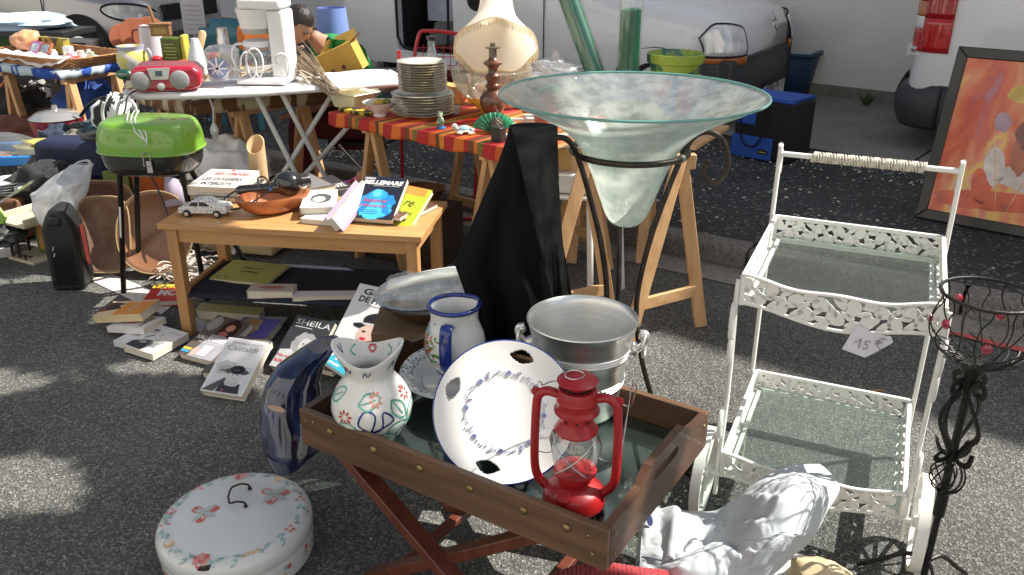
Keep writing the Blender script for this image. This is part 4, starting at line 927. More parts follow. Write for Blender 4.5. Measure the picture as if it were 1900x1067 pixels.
build('wire_ball', mb, black_iron, t)
mb = MB()
for k in range(4):
    a = 2*PI*k/4+.3; d = V((math.cos(a), math.sin(a), 0)); s_ = V((-d.y, d.x, 0))
    P = bez([K0+d*r+s_*q+V((0,0,z)) for r, z, q in ((.045,.445,.01),(.050,.425,0),(.035,.412,0),(.014,.418,0),(.020,.45,.01),(.046,.49,.012),(.047,.53,0),(.028,.575,-.012),(.012,.60,-.01),(.026,.63,0),(.045,.62,0),(.042,.60,.0),(.028,.602,0))], 5)
    mb.tube(P, .0075, 8, flat=.22, up=s_)
build('ribbon_cage', mb, black_iron, t)
mb = MB(); bp_ = [(.028,.672),(.060,.685),(.095,.715),(.108,.752),(.100,.79),(.092,.815),(.100,.838)]
for k in range(14):
    a = 2*PI*k/14; P = []
    for j, (r, z) in enumerate(bp_): q = a+.10*math.sin(j*1.3+k*2.1)*(1 if j < 6 else 0)+j*.05; P.append(K0+V((r*math.cos(q), r*math.sin(q), z)))
    mb.tube(bez(P, 4), .0019, 5)
for k in range(14):
    a = 2*PI*k/14; P = [K0+V(((.02+.075*j/8)*math.cos(a+j*.16), (.02+.075*j/8)*math.sin(a+j*.16), .674+.028*(j/8)**2)) for j in range(9)]; mb.tube(P, .0017, 5)
mb.tube([K0+V((.100*math.cos(a), .100*math.sin(a), .840)) for a in [2*PI*k/48 for k in range(48)]], .0042, 8, closed=True); bk = build('basket', mb, black_iron, t)
for k in range(7):
    a = 2*PI*k/7+.75; mb = MB(); d = V((math.cos(a), math.sin(a), 0)); c = K0+d*.107+V((0,0,.755+.028*(k%2))); Mx = frame(c, (-d.y, d.x, 0), (0,0,1)); mb.ell(c, (.0115,.0115,.005), 16, 10, rot=Mx.to_3x3()); build('jewel', mb, mat('garnet_glass', (.32,.02,.05), .06, coat=1, var=.5, scale=90), bk)

# ------------------------------------------------------------ clothes at the front
def lattice(rows):
    """smooth sheet through rows of (px, py, z) points"""
    P = [[G(*q) for q in r] for r in rows]; nr = len(P)
    def cr1(p, t):
        n = len(p)-1; q = min(t*n, n-1e-6); i = int(q); f = q-i; g = lambda k: p[max(0, min(n, k))]
        a, b, c, d = g(i-1), g(i), g(i+1), g(i+2); return .5*((2*b)+(c-a)*f+(2*a-5*b+4*c-d)*f*f+(3*b-a-3*c+d)*f*f*f)
    return lambda u, v: cr1([cr1(r, u) for r in P], v)
jean = mat('pale_blue_cotton', (.52,.56,.59), .9, var=.06, scale=5, bump=.25, bscale=300, sheen=.1)
t = thing('trousers', 'pale blue cotton trousers heaped over the front of the white trolley', 'trousers', G(1400,1000,.15))
L1 = lattice([[(1203,958,.13),(1262,950,.15),(1330,948,.15),(1392,905,.27),(1450,868,.30),(1520,862,.27)],
              [(1192,985,.15),(1262,985,.17),(1340,975,.19),(1400,945,.30),(1470,905,.34),(1556,905,.27)],
              [(1188,1020,.16),(1262,1020,.20),(1340,1010,.22),(1410,985,.30),(1470,960,.33),(1530,955,.25)],
              [(1186,1055,.15),(1262,1055,.20),(1340,1045,.22),(1410,1030,.27),(1465,1010,.26),(1505,1000,.19)],
              [(1182,1110,.12),(1262,1110,.15),(1335,1105,.17),(1400,1085,.15),(1440,1060,.10),(1470,1030,.07)]])
def jf(u, v):
    p = L1(u, v); e = min(1, 6*min(u, 1-u, v, 1-v)+.1)
    p.z += e*(.030*math.sin(7*u+9*v+2.2*nz((u*2,v*2,0), 1.3, 4)) * (.5+.5*nz((u,v,1), 3, 7)) + .020*nz((u*3,v*3.4,0), 2.0, 1) + .010*abs(nz((u*9,v*4,0), 1.2, 5)) - .012*max(0, math.sin(14*(u-v*.6)))**6 + .010*abs(nz((u*16,v*11,0), 1.0, 9)) + .004*nz((u*40,v*30,0), 1, 2))
    return p
mb = MB(); mb.grid(jf, 90, 72)
build('leg_panel', mb, jean, t, solid=.006, angle=80)
mb = MB(); L2 = lambda u, v: jf(.56+.20*u, .66+.22*v)+V((0,0,.0055+.002*math.sin(PI*u)))
mb.grid(L2, 20, 14); pk = build('pocket', mb, jean, t, solid=.003, angle=80)
mb = MB(); mb.grid(lambda u, v: jf(.765+.012*u, .73+.09*v)+V((0,0,.0105)), 3, 6); build('label', mb, mat('red_label', (.6,.25,.22), .7), pk)
mb = MB(); mb.tube([jf(.02+.96*k/40, .60+.04*math.sin(k*.2))+V((0,0,.005)) for k in range(41)], .0016, 5); build('seam', mb, mat('seam_thread', (.42,.48,.54), .9), t)
mb = MB(); L3 = lattice([[(1196,962,.13),(1228,945,.16),(1262,958,.17)],[(1186,1000,.13),(1222,985,.17),(1258,990,.19)],[(1180,1060,.12),(1215,1050,.16),(1250,1050,.18)]])
mb.grid(lambda u, v: L3(u, v)+V((0,0,.012*math.sin(u*9)+.004*nz((u*8,v*8,0),1,2)+.012)), 22, 22); build('waistband', mb, jean, t, solid=.006, angle=80)
mb = MB(); q = G(1205, 978, .165); mb.disc(q+V((0,0,.02)), (1,0,.1), (0,.8,.5), .008, .016, 12); build('waist_label', mb, mat('navy_label', (.02,.03,.12), .7), t)
knit = mat('red_knit', (.42,.012,.025), .85, bump=1, bscale=4, stretch=(60,10,60), scale=3, var=.35, sheen=.2)
mb = MB(); L4 = lattice([[(1010,1075,.16),(1060,1052,.19),(1120,1048,.21),(1180,1050,.21),(1240,1062,.18),(1290,1085,.14)],[(1000,1120,.16),(1060,1110,.22),(1120,1105,.24),(1180,1108,.24),(1240,1115,.20),(1295,1130,.14)],[(990,1180,.05),(1060,1190,.08),(1120,1190,.1),(1180,1190,.1),(1240,1190,.08),(1300,1190,.04)]])
def kf(u, v):
    p = L4(u, v); p.z += .003*math.sin(u*230)*.6+.008*nz((u*4,v*4,0), 1, 3); return p
mb.grid(kf, 230, 20); tag(build('knitted_jumper', mb, knit, solid=.006, angle=80), 'red ribbed knitted jumper lying at the bottom edge under the tray corner', 'jumper')
mb = MB(); c = G(1528, 1092, .03); lump(mb, c, (.075,.10,.062), 3, .25, 1.6, flat=False, rz=.5); tag(build('bag', mb, mat('beige_fabric', (.55,.45,.28), .8, bump=.3)), 'beige rounded cloth bag at the bottom edge below the trousers', 'bag')
mb = MB(); a = G(1470, 1062, .02); mb.box((a.x,a.y,.01), (.14,.1,.02), R(30)); tag(build('folded_cloth', mb, mat('white_cotton', (.7,.7,.68), .85, bump=.4, bscale=40), bevel=.006), 'folded white cloth on the road between trousers and beige bag', 'cloth')

# ------------------------------------------------------------ enamel pot
E0 = V((-.748,1.905,0)); t = thing('enamel_pot', 'low round white enamel pot with flower-painted lid and wire handle', 'pot', E0)
en = mat('enamel', (.66,.68,.66), .2, var=.03, coat=.5)
er = .205; mb = MB(); EM = Matrix.Translation(E0) @ Rx(R(1.5)) @ Ry(R(-1))
mb.lathe([(0,.0),(er*.93,.0),(er*.97,.008),(er*.985,.05),(er*.985,.075),(er*.97,.08),(0,.08)], 72, EM); bod = build('base', mb, en, t)
lp = [(er*.99,.074),(er*1.0,.078),(er*1.0,.098),(er*.985,.112),(er*.93,.124),(er*.86,.1285),(er*.80,.127),(er*.74,.129),(er*.55,.134),(er*.3,.137),(0,.138)]
mb = MB(); mb.lathe(lp, 80, EM)
def lid(x, y, e=.0009):
    r = min(math.hypot(x, y), er*.97)
    for (r0, z0), (r1, z1) in zip(lp[3:], lp[4:]):
        if r1 <= r <= r0: return EM @ V((x, y, z1+(z0-z1)*(r-r1)/(r0-r1)+e))
    return EM @ V((x, y, .112+e))
lay = [0]
def ell2(cx, cy, rx, ry, a, mi, n=12):
    lay[0] += 1; e = .0008+.00003*(lay[0] % 40); ca, sa = math.cos(a), math.sin(a)
    mb.add([lid(cx+rx*math.cos(g)*ca-ry*math.sin(g)*sa, cy+rx*math.cos(g)*sa+ry*math.sin(g)*ca, e) for g in [2*PI*k/n for k in range(n)]], [tuple(range(n))], mi)
def lf2(cx, cy, l, a, mi=1):
    lay[0] += 1; e = .0008+.00003*(lay[0] % 40); ca, sa = math.cos(a), math.sin(a); P = [(0,0),(.3,.22),(.6,.2),(1,0),(.6,-.2),(.3,-.22)]
    mb.add([lid(cx+l*(u*ca-v*sa), cy+l*(u*sa+v*ca), e) for u, v in P], [tuple(range(6))], mi)
def sprig(cx, cy, a):
    for k in range(5): lf2(cx, cy, .020+.004*(k%2), a+k*1.25+.2, 1 if k%2 else 4)
def rose(cx, cy, s=.013):
    for k in range(7): ell2(cx+s*.62*math.cos(k*.9), cy+s*.62*math.sin(k*.9), s*.55, s*.45, k*.9, 2 if k % 2 else 3, 8)
    ell2(cx, cy, s*.5, s*.45, 0, 2); ell2(cx+.001, cy, s*.28, s*.2, 1, 3)
def pear(cx, cy, a): ell2(cx, cy, .017, .013, a, 5); ell2(cx+.010*math.cos(a), cy+.010*math.sin(a), .008, .006, a, 5)
def berry3(cx, cy, s):
    for k in range(3):
        g = k*2.1+.5; x, y = cx+s*1.05*math.cos(g), cy+s*1.05*math.sin(g); ell2(x, y, s*.85, s*.62, g, 3); ell2(x, y, s*.75, s*.52, g, 2); ell2(x+.25*s*math.cos(g+2), y+.25*s*math.sin(g+2), s*.35, s*.18, g, 6)
    for k in range(4): lf2(cx, cy, s*1.9, k*1.6+1.0, 4)
berry3(-.080,.000,.023); berry3(.090,.075,.024)
rm = er*.86
for k, (deg, typ) in enumerate(((-100,'r'),(-140,'p'),(-60,'y'),(-20,'b'),(20,'c'),(60,'p'),(100,'r'),(140,'c'),(175,'b'),(-168,'c'))):
    a = R(deg); x, y = rm*math.cos(a), rm*math.sin(a); tn = a+PI/2
    for s in (-1,1):
        for q in range(2): lf2(x+s*(.020+.014*q)*math.cos(tn), y+s*(.020+.014*q)*math.sin(tn), .027, tn+(0 if s > 0 else PI)+(.6 if q else -.6), 1)
    if typ == 'r': rose(x, y, .020)
    elif typ == 'p': pear(x, y, tn+.4)
    elif typ == 'y':
        for q in range(4): ell2(x+(q-1.5)*.011*math.cos(tn), y+(q-1.5)*.011*math.sin(tn)+.003*(q%2), .006,.006, 0, 5, 8)
    else:
        for q in range(4 if typ == 'b' else 3): ell2(x+.010*math.cos(q*1.7), y+.010*math.sin(q*1.7), .0058,.005, q, 3, 8); ell2(x+.010*math.cos(q*1.7), y+.010*math.sin(q*1.7), .004,.0035, q, 2, 8)
ell2(-.02, -er*.955, .017, .006, 0, 7); ell2(-.012, -er*.95, .012, .005, .4, 7); ell2(.196,.02,.002,.004,0,7)
LDP = [en, mat('leaf_transfer', (.28,.42,.40), .3, coat=.4, var=.25, scale=80), mat('rose_transfer', (.55,.12,.10), .3, coat=.4, var=.3, scale=80), mat('pink_transfer', (.68,.32,.28), .3, coat=.4, var=.2), mat('pale_leaf_transfer', (.45,.52,.47), .3, coat=.4), mat('peach_transfer', (.72,.48,.24), .3, coat=.4, var=.2, scale=60), mat('petal_light', (.75,.48,.42), .3, coat=.4), mat('chipped_iron', (.03,.022,.018), .8, var=.5, scale=80)]
lidO = build('lid', mb, LDP, t)
mb = MB(); hm = EM @ T_(.005,.055,.137) @ Rz(R(8))
mb.tube([hm @ V(p) for p in bez([(.018,.040,0),(.016,.040,.014),(-.002,.040,.020),(-.022,.038,.016),(-.026,.026,.020),(-.030,.012,.018),(-.028,.0,.022),(-.030,-.012,.018),(-.026,-.024,.020),(-.022,-.036,.016),(-.002,-.038,.020),(.016,-.038,.014),(.018,-.038,0)], 5)], .0028, 8)
for y in (.040,-.038): mb.lathe([(0,0),(.006,0),(.005,.006),(0,.007)], 10, hm @ T_(.018,y,0))
build('handle', mb, mat('rusty_wire', (.06,.035,.025), .6, metal=.4, var=.4), lidO)
mb = bod  # flowers on the base wall
mb = MB()
for k in range(14):
    a = R(-160+k*24); 
    for q in range(3):
        g = a+.05*q; c = EM @ V((er*.9885*math.cos(g), er*.9885*math.sin(g), .045+.012*math.sin(q*2+k))); mb.disc(c, (-math.sin(g), math.cos(g), 0), (0,0,1), .009-.001*q, .005+.002*q, 8, (q+k) % 3)
build('painted_flowers', mb, [LDP[1], LDP[2], LDP[5]], bod)

# ------------------------------------------------------------ dark blue glazed thing leaning on the tray
t = thing('ceramic_fish', 'glossy dark blue mottled ceramic fish shape leaning against the wooden tray', 'ceramic', G(540,860))
bl = mat('midnight_glaze', (.006,.008,.028), .13, col2=(.04,.07,.20), scale=1, thr=(.45,.85), coat=.9, stretch=(22,22,5))
pts = [(862,512,560,.03),(830,488,598,.05),(790,482,604,.05),(750,484,596,.05),(710,495,590,.045),(680,515,600,.045),(655,548,616,.04),(640,575,628,.035),(633,596,628,.02)]
mb = MB()
def bf(u, v):
    q = v*(len(pts)-1); i = min(int(q), len(pts)-2); f = q-i; a_ = [pts[i][k]*(1-f)+pts[i+1][k]*f for k in range(4)]
    y, x0, x1, th = a_; m, h = (x0+x1)/2, (x1-x0)/2; a = 2*PI*u; Y = 1.98+.18*v**1.2
    groove = .028*math.exp(-((math.cos(a)-.35)/.16)**2)*(1 if math.sin(a) < 0 else 0)*min(1, 3*v)
    p = Q(m+h*math.cos(a), y, Y); p.y += math.sin(a)*(th+.02)+groove; p += V((1,0,0))*.006*nz(p, 14, 3); p.z = max(p.z, .003); return p
mb.grid(bf, 64, 40, closeu=True); mb.add([bf(i/40,0) for i in range(40)], [tuple(range(40))]); mb.add([bf(i/40,1) for i in range(40)], [tuple(range(40))[::-1]])
build('body', mb, bl, t, angle=70)
mb = MB(); mb.disc(Q(524,736,2.005)+V((0,-.062,0)), (1,0,-.3), (.2,-.2,1), .022, .010, 14); build('eye_patch', mb, mat('bare_clay', (.55,.38,.28), .6), t)
# ------------------------------------------------------------ coffee table
F0 = V((-1.407,3.238,0)); FU = norm((1.06,-.158,0)); FV = V((-FU.y, FU.x, 0)); FL, FD = 1.075, .46; FM = frame(F0, FU, FV)
t = thing('coffee_table', 'light wooden rectangular coffee table with navy cloth under-shelf, covered in books', 'table', F0, math.atan2(FU.y, FU.x))
mb = MB(); mb.box((FL/2, FD/2, .488), (FL, FD, .024), M=FM); build('table_top', mb, pine_x, t, bevel=.002)
for y in (.04, FD-.04): mb = MB(); mb.box((FL/2, y, .445), (FL-.08, .02, .06), M=FM); build('apron', mb, pine_x, t)
pine_y = wood('beech_cross', (.46,.23,.085), (.58,.32,.13), .42, 1, coat=.1)
for x in (.045, FL-.045): mb = MB(); mb.box((x, FD/2, .445), (.02, FD-.12, .06), M=FM); build('apron', mb, pine_y, t)
for x in (.045, FL-.045):
    for y in (.04, FD-.04): mb = MB(); mb.box((x, y, .238), (.045, .045, .475), M=FM); build('leg', mb, pine_z, t, bevel=.003)
    mb = MB(); mb.box((x, FD/2, .19), (.022, FD-.12, .03), M=FM); build('shelf_rail', mb, pine_y, t)
navy = mat('navy_canvas', (.012,.015,.03), .85, var=.2, bump=.4, bscale=200)
mb = MB(); mb.grid(lambda u, v: FM @ V((.05+u*(FL-.1), .03+v*(FD-.06), .188-.016*math.sin(PI*u)*math.sin(PI*v)-(.012 if v < .02 or v > .98 else 0))), 30, 16); build('cloth_shelf', mb, navy, t, solid=.008)

def book(label, A, B, C, th, cover, decor=(), spine='L', name='book', group=None, side=None, open_=None):
    """A, B, C: world corners of the front cover: bottom left, bottom right, top left. decor: list of (kind, ...)"""
    A = V(A); B = V(B); C = V(C); M = frame(A, B-A, C-A); w_ = (B-A).length; h_ = abs((C-A).dot(M.to_3x3() @ V((0,1,0))))
    bt = thing(name, label, 'book', A + M.to_3x3() @ V((0,0,-th)), 0, group)
    e = .0012; mb = MB(); mb.box((w_/2, h_/2, -e/2), (w_, h_, e), M=M); mb.box((w_/2, h_/2, -th+e/2), (w_, h_, e), M=M); mb.box((e/2 if spine == 'L' else w_-e/2, h_/2, -th/2), (e, h_, th-2*e), M=M)
    mats = [mat('cover_'+'_'.join('%02d' % int(c*99) for c in cover), cover, .38, var=.03, coat=.3)] ; 
    if side: pass
    def mi_of(c):
        m_ = mat('print_'+'_'.join('%02d' % int(x*99) for x in c), c, .42, var=.10, scale=30, coat=.25)
        if m_ not in mats: mats.append(m_)
        return mats.index(m_)
    k = 0
    for d in decor:
        z = .0004+.00022*k; k += 1
        if d[0] == 'r': _, c, x0, y0, x1, y1 = d; mb.add([(x0*w_,y0*h_,z),(x1*w_,y0*h_,z),(x1*w_,y1*h_,z),(x0*w_,y1*h_,z)], [(0,1,2,3)], mi_of(c), M)
        elif d[0] == 'e':
            _, c, cx, cy, rx, ry = d[:6]; j = d[6] if len(d) > 6 else .06; r = random.Random(k)
            mb.add([(cx*w_+rx*w_*math.cos(a)*(1+r.uniform(-j,j)), cy*h_+ry*h_*math.sin(a)*(1+r.uniform(-j,j)), z) for a in [2*PI*i/26 for i in range(26)]], [tuple(range(26))], mi_of(c), M)
        elif d[0] == 'p': mb.add([(x*w_, y*h_, z) for x, y in d[2]], [tuple(range(len(d[2])))], mi_of(d[1]), M)
        elif d[0] == 't':
            _, c, s, x, y, tw, hh = d[:7]; text_mb(mb, s, M @ T_(x*w_, y*h_, 0), w=tw*w_, h=hh*h_, mi=mi_of(c), z=z, bold=d[7] if len(d) > 7 else 0, shear=d[8] if len(d) > 8 else 0)
        elif d[0] == 'l':   # lines of small print
            _, c, x, y, tw, n_, gap = d; r = random.Random(n_)
            for q in range(int(n_)): ww = tw*r.uniform(.7,1); mb.add([(x*w_,(y-q*gap)*h_,z),((x+ww)*w_,(y-q*gap)*h_,z),((x+ww)*w_,(y-q*gap+gap*.4)*h_,z),(x*w_,(y-q*gap+gap*.4)*h_,z)], [(0,1,2,3)], mi_of(c), M)
    build('cover', mb, mats, bt, smooth=False)
    mb = MB(); ins = .0025; mb.box(((w_/2+(ins/2 if spine == 'L' else -ins/2)), h_/2, -th/2), (w_-ins*1.6, h_-ins*2, th-2*e-.0003), M=M); build('pages', mb, paper, bt)
    return bt
def gb(label, a, b, c, th, cover, decor=(), z=None, **k):
    f = lambda q: G(q[0], q[1], q[2] if len(q) > 2 else z); A_, C_ = f(a), f(c); zz = C_.z
    while (C_-A_).length > .245 and zz < A_.z+.16: zz += .004; C_ = G(c[0], c[1], zz)   # leans on the heap behind it
    return book(label, A_, f(b), C_, th, cover, decor, **k)
W1 = (.74,.73,.70); K = (.015,.015,.018); RD = (.55,.03,.03); GY = (.30,.30,.30); LG = (.52,.52,.52); DG = (.09,.09,.09); SK = (.55,.30,.20); HR = (.50,.30,.12)
T = .5
# on the table top
gb('thick black-covered book lying flat under the white thriller, back left of the wooden table', (362,365),(455,368),(405,330), .022, (.03,.03,.03), z=T+.024, group='books on the coffee table')
gb('thick cream book with red and black title at the back left of the wooden table', (346,345),(440,349),(388,313), .040, (.72,.70,.66), [('t',RD,'BELLEMARE',.22,.66,.68,.16,.03),('t',K,'LES DOSSIERS',.10,.36,.8,.16,.03),('t',K,'INTERDITS',.2,.10,.6,.16,.03),('e',RD,.5,.93,.05,.04)], z=T+.064, group='books on the coffee table')
gb('thick silver-grey topped book lying behind the carved wooden bowl', (548,358),(622,343),(530,330), .040, (.10,.095,.095), [('r',(.2,.19,.19),.05,.05,.95,.9)], z=T+.045, group='books on the coffee table')
gb('dark paperback with white letters half hidden behind the grey-topped book', (560,362),(652,345),(585,330), .012, (.035,.035,.04), [('t',LG,'ELLEMARE',.5,.06,.45,.3,.03)], z=T+.018, group='books on the coffee table')
gb('white book with oval photo lying left of the leaning paperback', (556,386),(618,384),(590,352), .026, W1, [('e',DG,.55,.5,.33,.26),('e',LG,.5,.45,.2,.16),('r',GY,.1,.9,.9,.93)], z=T+.052, group='books on the coffee table')
gb('plain white paperback at the bottom of the pile in the middle of the table front', (557,405),(628,412),(592,372), .020, W1, z=T+.022, group='books on the coffee table')
bt = thing('book', 'thick white-edged book tipped on its side between the white pile and blue thriller', 'book', G(632,415,T), 0, 'books on the coffee table'); a_ = G(620,417,T+.030); b_ = G(676,347,T+.100)
mb = MB(); mb.beam(a_, b_, .030, .055, up=(-.5,.4,1)); build('pages', mb, paper, bt); mb = MB(); o_ = V((.017,-.006,-.004)); mb.beam(a_+o_, b_+o_, .003, .060, up=(-.5,.4,1)); mb.beam(a_-o_, b_-o_, .003, .060, up=(-.5,.4,1)); build('cover', mb, mat('cover_plum', (.30,.24,.34), .4, coat=.3), bt)
gb('blue and black paperback titled Bellemare propped on the table front', (645,403,T+.026),(727,409,T+.026),(694,327,T+.062), .026, (.012,.015,.03), [('e',(.02,.22,.55),.5,.33,.43,.33,.14),('e',(.06,.45,.85),.5,.22,.36,.2,.2),('e',(.03,.3,.65),.48,.55,.2,.14,.1),('e',(.10,.55,.9),.45,.60,.1,.09),('p',(.02,.2,.5),[(.1,.12),(.3,.4),(.42,.5),(.3,.15)]),('p',(.02,.2,.5),[(.9,.12),(.75,.4),(.6,.5),(.72,.15)]),('t',W1,'PIERRE',.03,.92,.25,.045,.02),('t',W1,'BELLEMARE',.03,.80,.93,.10,.04,.2),('t',W1,'JEAN-FRANCOIS NAHMIAS',.3,.755,.6,.025,.01),('t',(.55,.06,.08),'Dossiers sur',.2,.38,.55,.085,.015,.2),('t',(.55,.06,.08),'ordonnance',.12,.27,.62,.07,.015,.2),('l',(.1,.5,.8),.3,.2,.4,3,.04)], group='books on the coffee table')
gb('lime yellow book with handwritten title behind the blue thriller', (730,408,T+.018),(742,410,T+.018),(770,322,T+.055), .02, (.35,.4,.03), z=T, group=None) if False else None
A_, B_, C_ = G(645,403,T+.026), G(727,409,T+.026), G(694,327,T+.062)
while (C_-A_).length > .245: C_ = G(694,327,C_.z+.004)
fm_ = frame(A_, B_-A_, C_-A_) @ T_(.085,-.004,-.032) @ Rz(R(-10))
book('lime yellow book with orange top, right of the blue thriller', fm_ @ V((0,0,0)), fm_ @ V((.165,0,0)), fm_ @ V((0,.245,0)), .022, (.42,.48,.03), [('r',(.6,.25,.05),.0,.82,.9,1.0),('t',K,'re',.5,.55,.25,.12,.0,.3),('t',K,'de l art',.45,.35,.4,.1,.0,.3)], group='books on the coffee table')
def fan(label, P, Qp, z, th, col):
    p = G(*P, T+z); q = G(*Qp, T+z); y = norm(q-p); x = y.cross(V((0,0,1))); book(label, p-x*.15, p, p-x*.15+y*.235, th, col, group='books on the coffee table')
fan('brown edged paperback lowest in the fan at the right end of the table', (752,408), (826,372), .018, .016, (.13,.07,.05))
fan('dark red paperback under the lime yellow book at the right end of the table', (742,404), (826,352), .036, .016, (.10,.03,.03))
# on the cloth shelf
Sh = .185
gb('yellow-green booklet with small black print on the navy cloth shelf', (388,516,Sh+.012),(495,527,Sh+.012),(415,480,Sh+.02), .012, (.42,.44,.10), [('t',K,'Chasses sans',.32,.62,.34,.12,.0),('t',K,'promesses',.36,.40,.3,.12,.0),('l',K,.06,.12,.12,1,.06),('l',K,.2,.12,.08,1,.06),('l',(.3,.3,.08),.1,.8,.2,1,.06)], group='books on the cloth shelf')
gb('thick beige paperback on the front edge of the navy cloth shelf', (457,540,Sh+.032),(542,541,Sh+.032),(478,526,Sh+.032), .034, (.52,.46,.40), [('e',(.45,.15,.15),.5,.5,.3,.2)], group='books on the cloth shelf')
gb('white paperback beside the thick beige one on the navy cloth shelf', (542,551,Sh+.018),(656,550,Sh+.018),(548,540,Sh+.018), .020, (.70,.70,.70), group='books on the cloth shelf')
# on the road under and before the table
g2 = 'books on the road round the coffee table'
gb('orange-topped thick paperback leftmost on the pile by the table leg', (170,582,.075),(0,0,0) and (185,596,.06) or (189,588,.07),(275,526,.10), .04, (.70,.42,.12), z=0) if False else None
book('thick orange and black paperback, leftmost and topmost by the table leg', G(172,586,.070)+V((.035,.125,.010)), G(172,586,.070), G(172,586,.070)+V((.300,.165,.060)), .035, (.70,.55,.34), [('r',(.72,.28,.04),.1,.38,1,1),('p',(.03,.02,.02),[(.05,.0),(.75,.0),(.55,.42),(.35,.30),(.2,.38)]),('e',(.3,.08,.03),.62,.06,.14,.05),('t',W1,'LE RETOUR',.2,.62,.6,.08,.01)], spine='R', group=g2)
book('white paperback with red blot on the cover, left of the table leg', G(197,606,.040)+V((.05,.115,0)), G(197,606,.040), G(197,606,.040)+V((.30,.165,.03)), .026, W1, [('e',(.55,.02,.03),.45,.45,.18,.13,.2),('r',(.05,.25,.6),.05,.05,.25,.12),('t',K,'Mon secret',.15,.75,.7,.1,.02),('l',(.5,.1,.1),.35,.3,.4,3,.05)], spine='R', group=g2)
book('white paperback lowest of the three beside the table leg', G(210,632,.030)+V((.05,.115,0)), G(210,632,.030), G(210,632,.030)+V((.30,.17,.005)), .026, (.70,.70,.70), [('l',GY,.5,.5,.3,3,.08)], spine='R', group=g2)
book('white paperback with black and white photo of a dark wave, before the table leg', G(228,640,.040), G(282,657,.036), G(300,590,.05)*0+G(228,640,.04)+V((.17,.13,.005)), .030, W1, [('p',K,[(.02,.05),(.55,.02),(.62,.3),(.5,.42),(.25,.38),(.02,.25)]),('e',GY,.3,.3,.12,.06),('p',DG,[(.15,.45),(.3,.62),(.34,.60),(.2,.44)]),('e',LG,.18,.72,.10,.08),('e',DG,.18,.78,.1,.04),('t',K,'Y',.45,.62,.08,.09,.0),('l',GY,.5,.45,.4,6,.05),('t',(.35,.3,.4),'avec toi',.5,.8,.42,.07,.0)], group=g2)
gb('red and yellow magazine behind the front left table leg', (262,560,.03),(330,558,.03),(270,528,.03), .022, (.55,.03,.03), [('r',(.75,.5,.05),0,.75,1,1),('t',W1,'MC',.3,.3,.5,.35,.05)], group=g2)
gb('pale blue magazine behind the front left table leg', (345,612,.012),(400,612,.012),(360,580,.012), .008, (.35,.5,.62), [('r',LG,.2,.2,.8,.6)], group=g2)
gb('yellowish old book lying open-edged under the cloth shelf', (362,576,.075),(480,585,.070),(372,562,.085), .045, (.40,.36,.16), group=g2)
gb('paperback titled Valandrey with a dark haired woman on it', (330,655,.030),(395,672,.030),(402,584,.045), .030, (.10,.08,.07), [('e',(.30,.27,.24),.15,.80,.16,.18),('e',(.03,.015,.01),.64,.70,.24,.28),('e',(.5,.24,.17),.64,.77,.11,.085),('e',(.40,.12,.12),.60,.60,.12,.07),('p',(.32,.32,.36),[(.25,.0),(.95,.0),(.98,.5),(.7,.56),(.35,.55)]),('t',W1,'VALANDREY',.05,.40,.92,.09,.03,.2),('t',LG,'DE COEUR INCONNU',.2,.33,.6,.035,.01),('r',(.7,.52,.05),.0,.12,.22,.17),('r',(.05,.3,.6),.0,.06,.22,.11),('e',(.5,.35,.3),.35,.12,.1,.1),('r',(.5,.5,.55),.45,.05,.7,.3)], group=g2)
gb('grey paperback partly covered by the white portrait book', (373,690,.030),(440,703,.030),(430,620,.035), .030, (.12,.11,.10), [('e',(.3,.2,.14),.2,.4,.15,.2)], group=g2)
gb('purple paperback with a blond head, above the white portrait book', (420,622,.05),(492,628,.05),(455,588,.06), .035, (.16,.15,.45), [('r',(.14,.13,.42),.55,0,1,1),('e',(.62,.42,.2),.32,.42,.30,.45,.1),('e',(.75,.52,.4),.32,.2,.18,.25),('e',(.5,.3,.12),.35,.75,.27,.2,.15)], group=g2)
gb('pale grey magazine with a dark oval photo behind the purple paperback', (455,604,.03),(520,606,.03),(470,586,.03), .006, (.55,.56,.60), [('e',K,.75,.35,.15,.25)], group=g2)
gb('white paperback with Castaldi title and photo of two children, foremost on the road', (371,724,.035),(448,736,.035),(430,626,.060), .032, (.76,.76,.76), [('t',(.35,.36,.38),'Benjamin',.16,.875,.72,.075,.0),('t',GY,'Castaldi',.10,.77,.74,.10,.0),('r',(.62,.64,.66),.06,.02,.97,.50),('e',LG,.33,.46,.24,.12,.15),('e',(.42,.42,.42),.33,.40,.16,.10),('e',DG,.33,.40,.13,.012),('e',(.6,.6,.6),.33,.31,.12,.05),('p',DG,[(.02,.02),(.10,.08),(.42,.28),(.46,.24),(.30,.02)]),('e',DG,.62,.40,.30,.055,.05),('e',K,.62,.44,.17,.07),('e',(.60,.60,.60),.62,.32,.15,.105),('e',K,.62,.385,.14,.035),('e',K,.56,.335,.02,.009),('e',K,.68,.335,.02,.009),('e',GY,.62,.265,.05,.010),('p',(.04,.03,.04),[(.35,.02),(.9,.02),(.82,.2),(.75,.14),(.65,.13),(.5,.14),(.42,.22)]),('e',(.5,.5,.5),.62,.20,.12,.035),('e',(.35,.08,.12),.5,.05,.04,.02),('e',(.4,.1,.15),.06,.15,.012,.008)], group=g2)
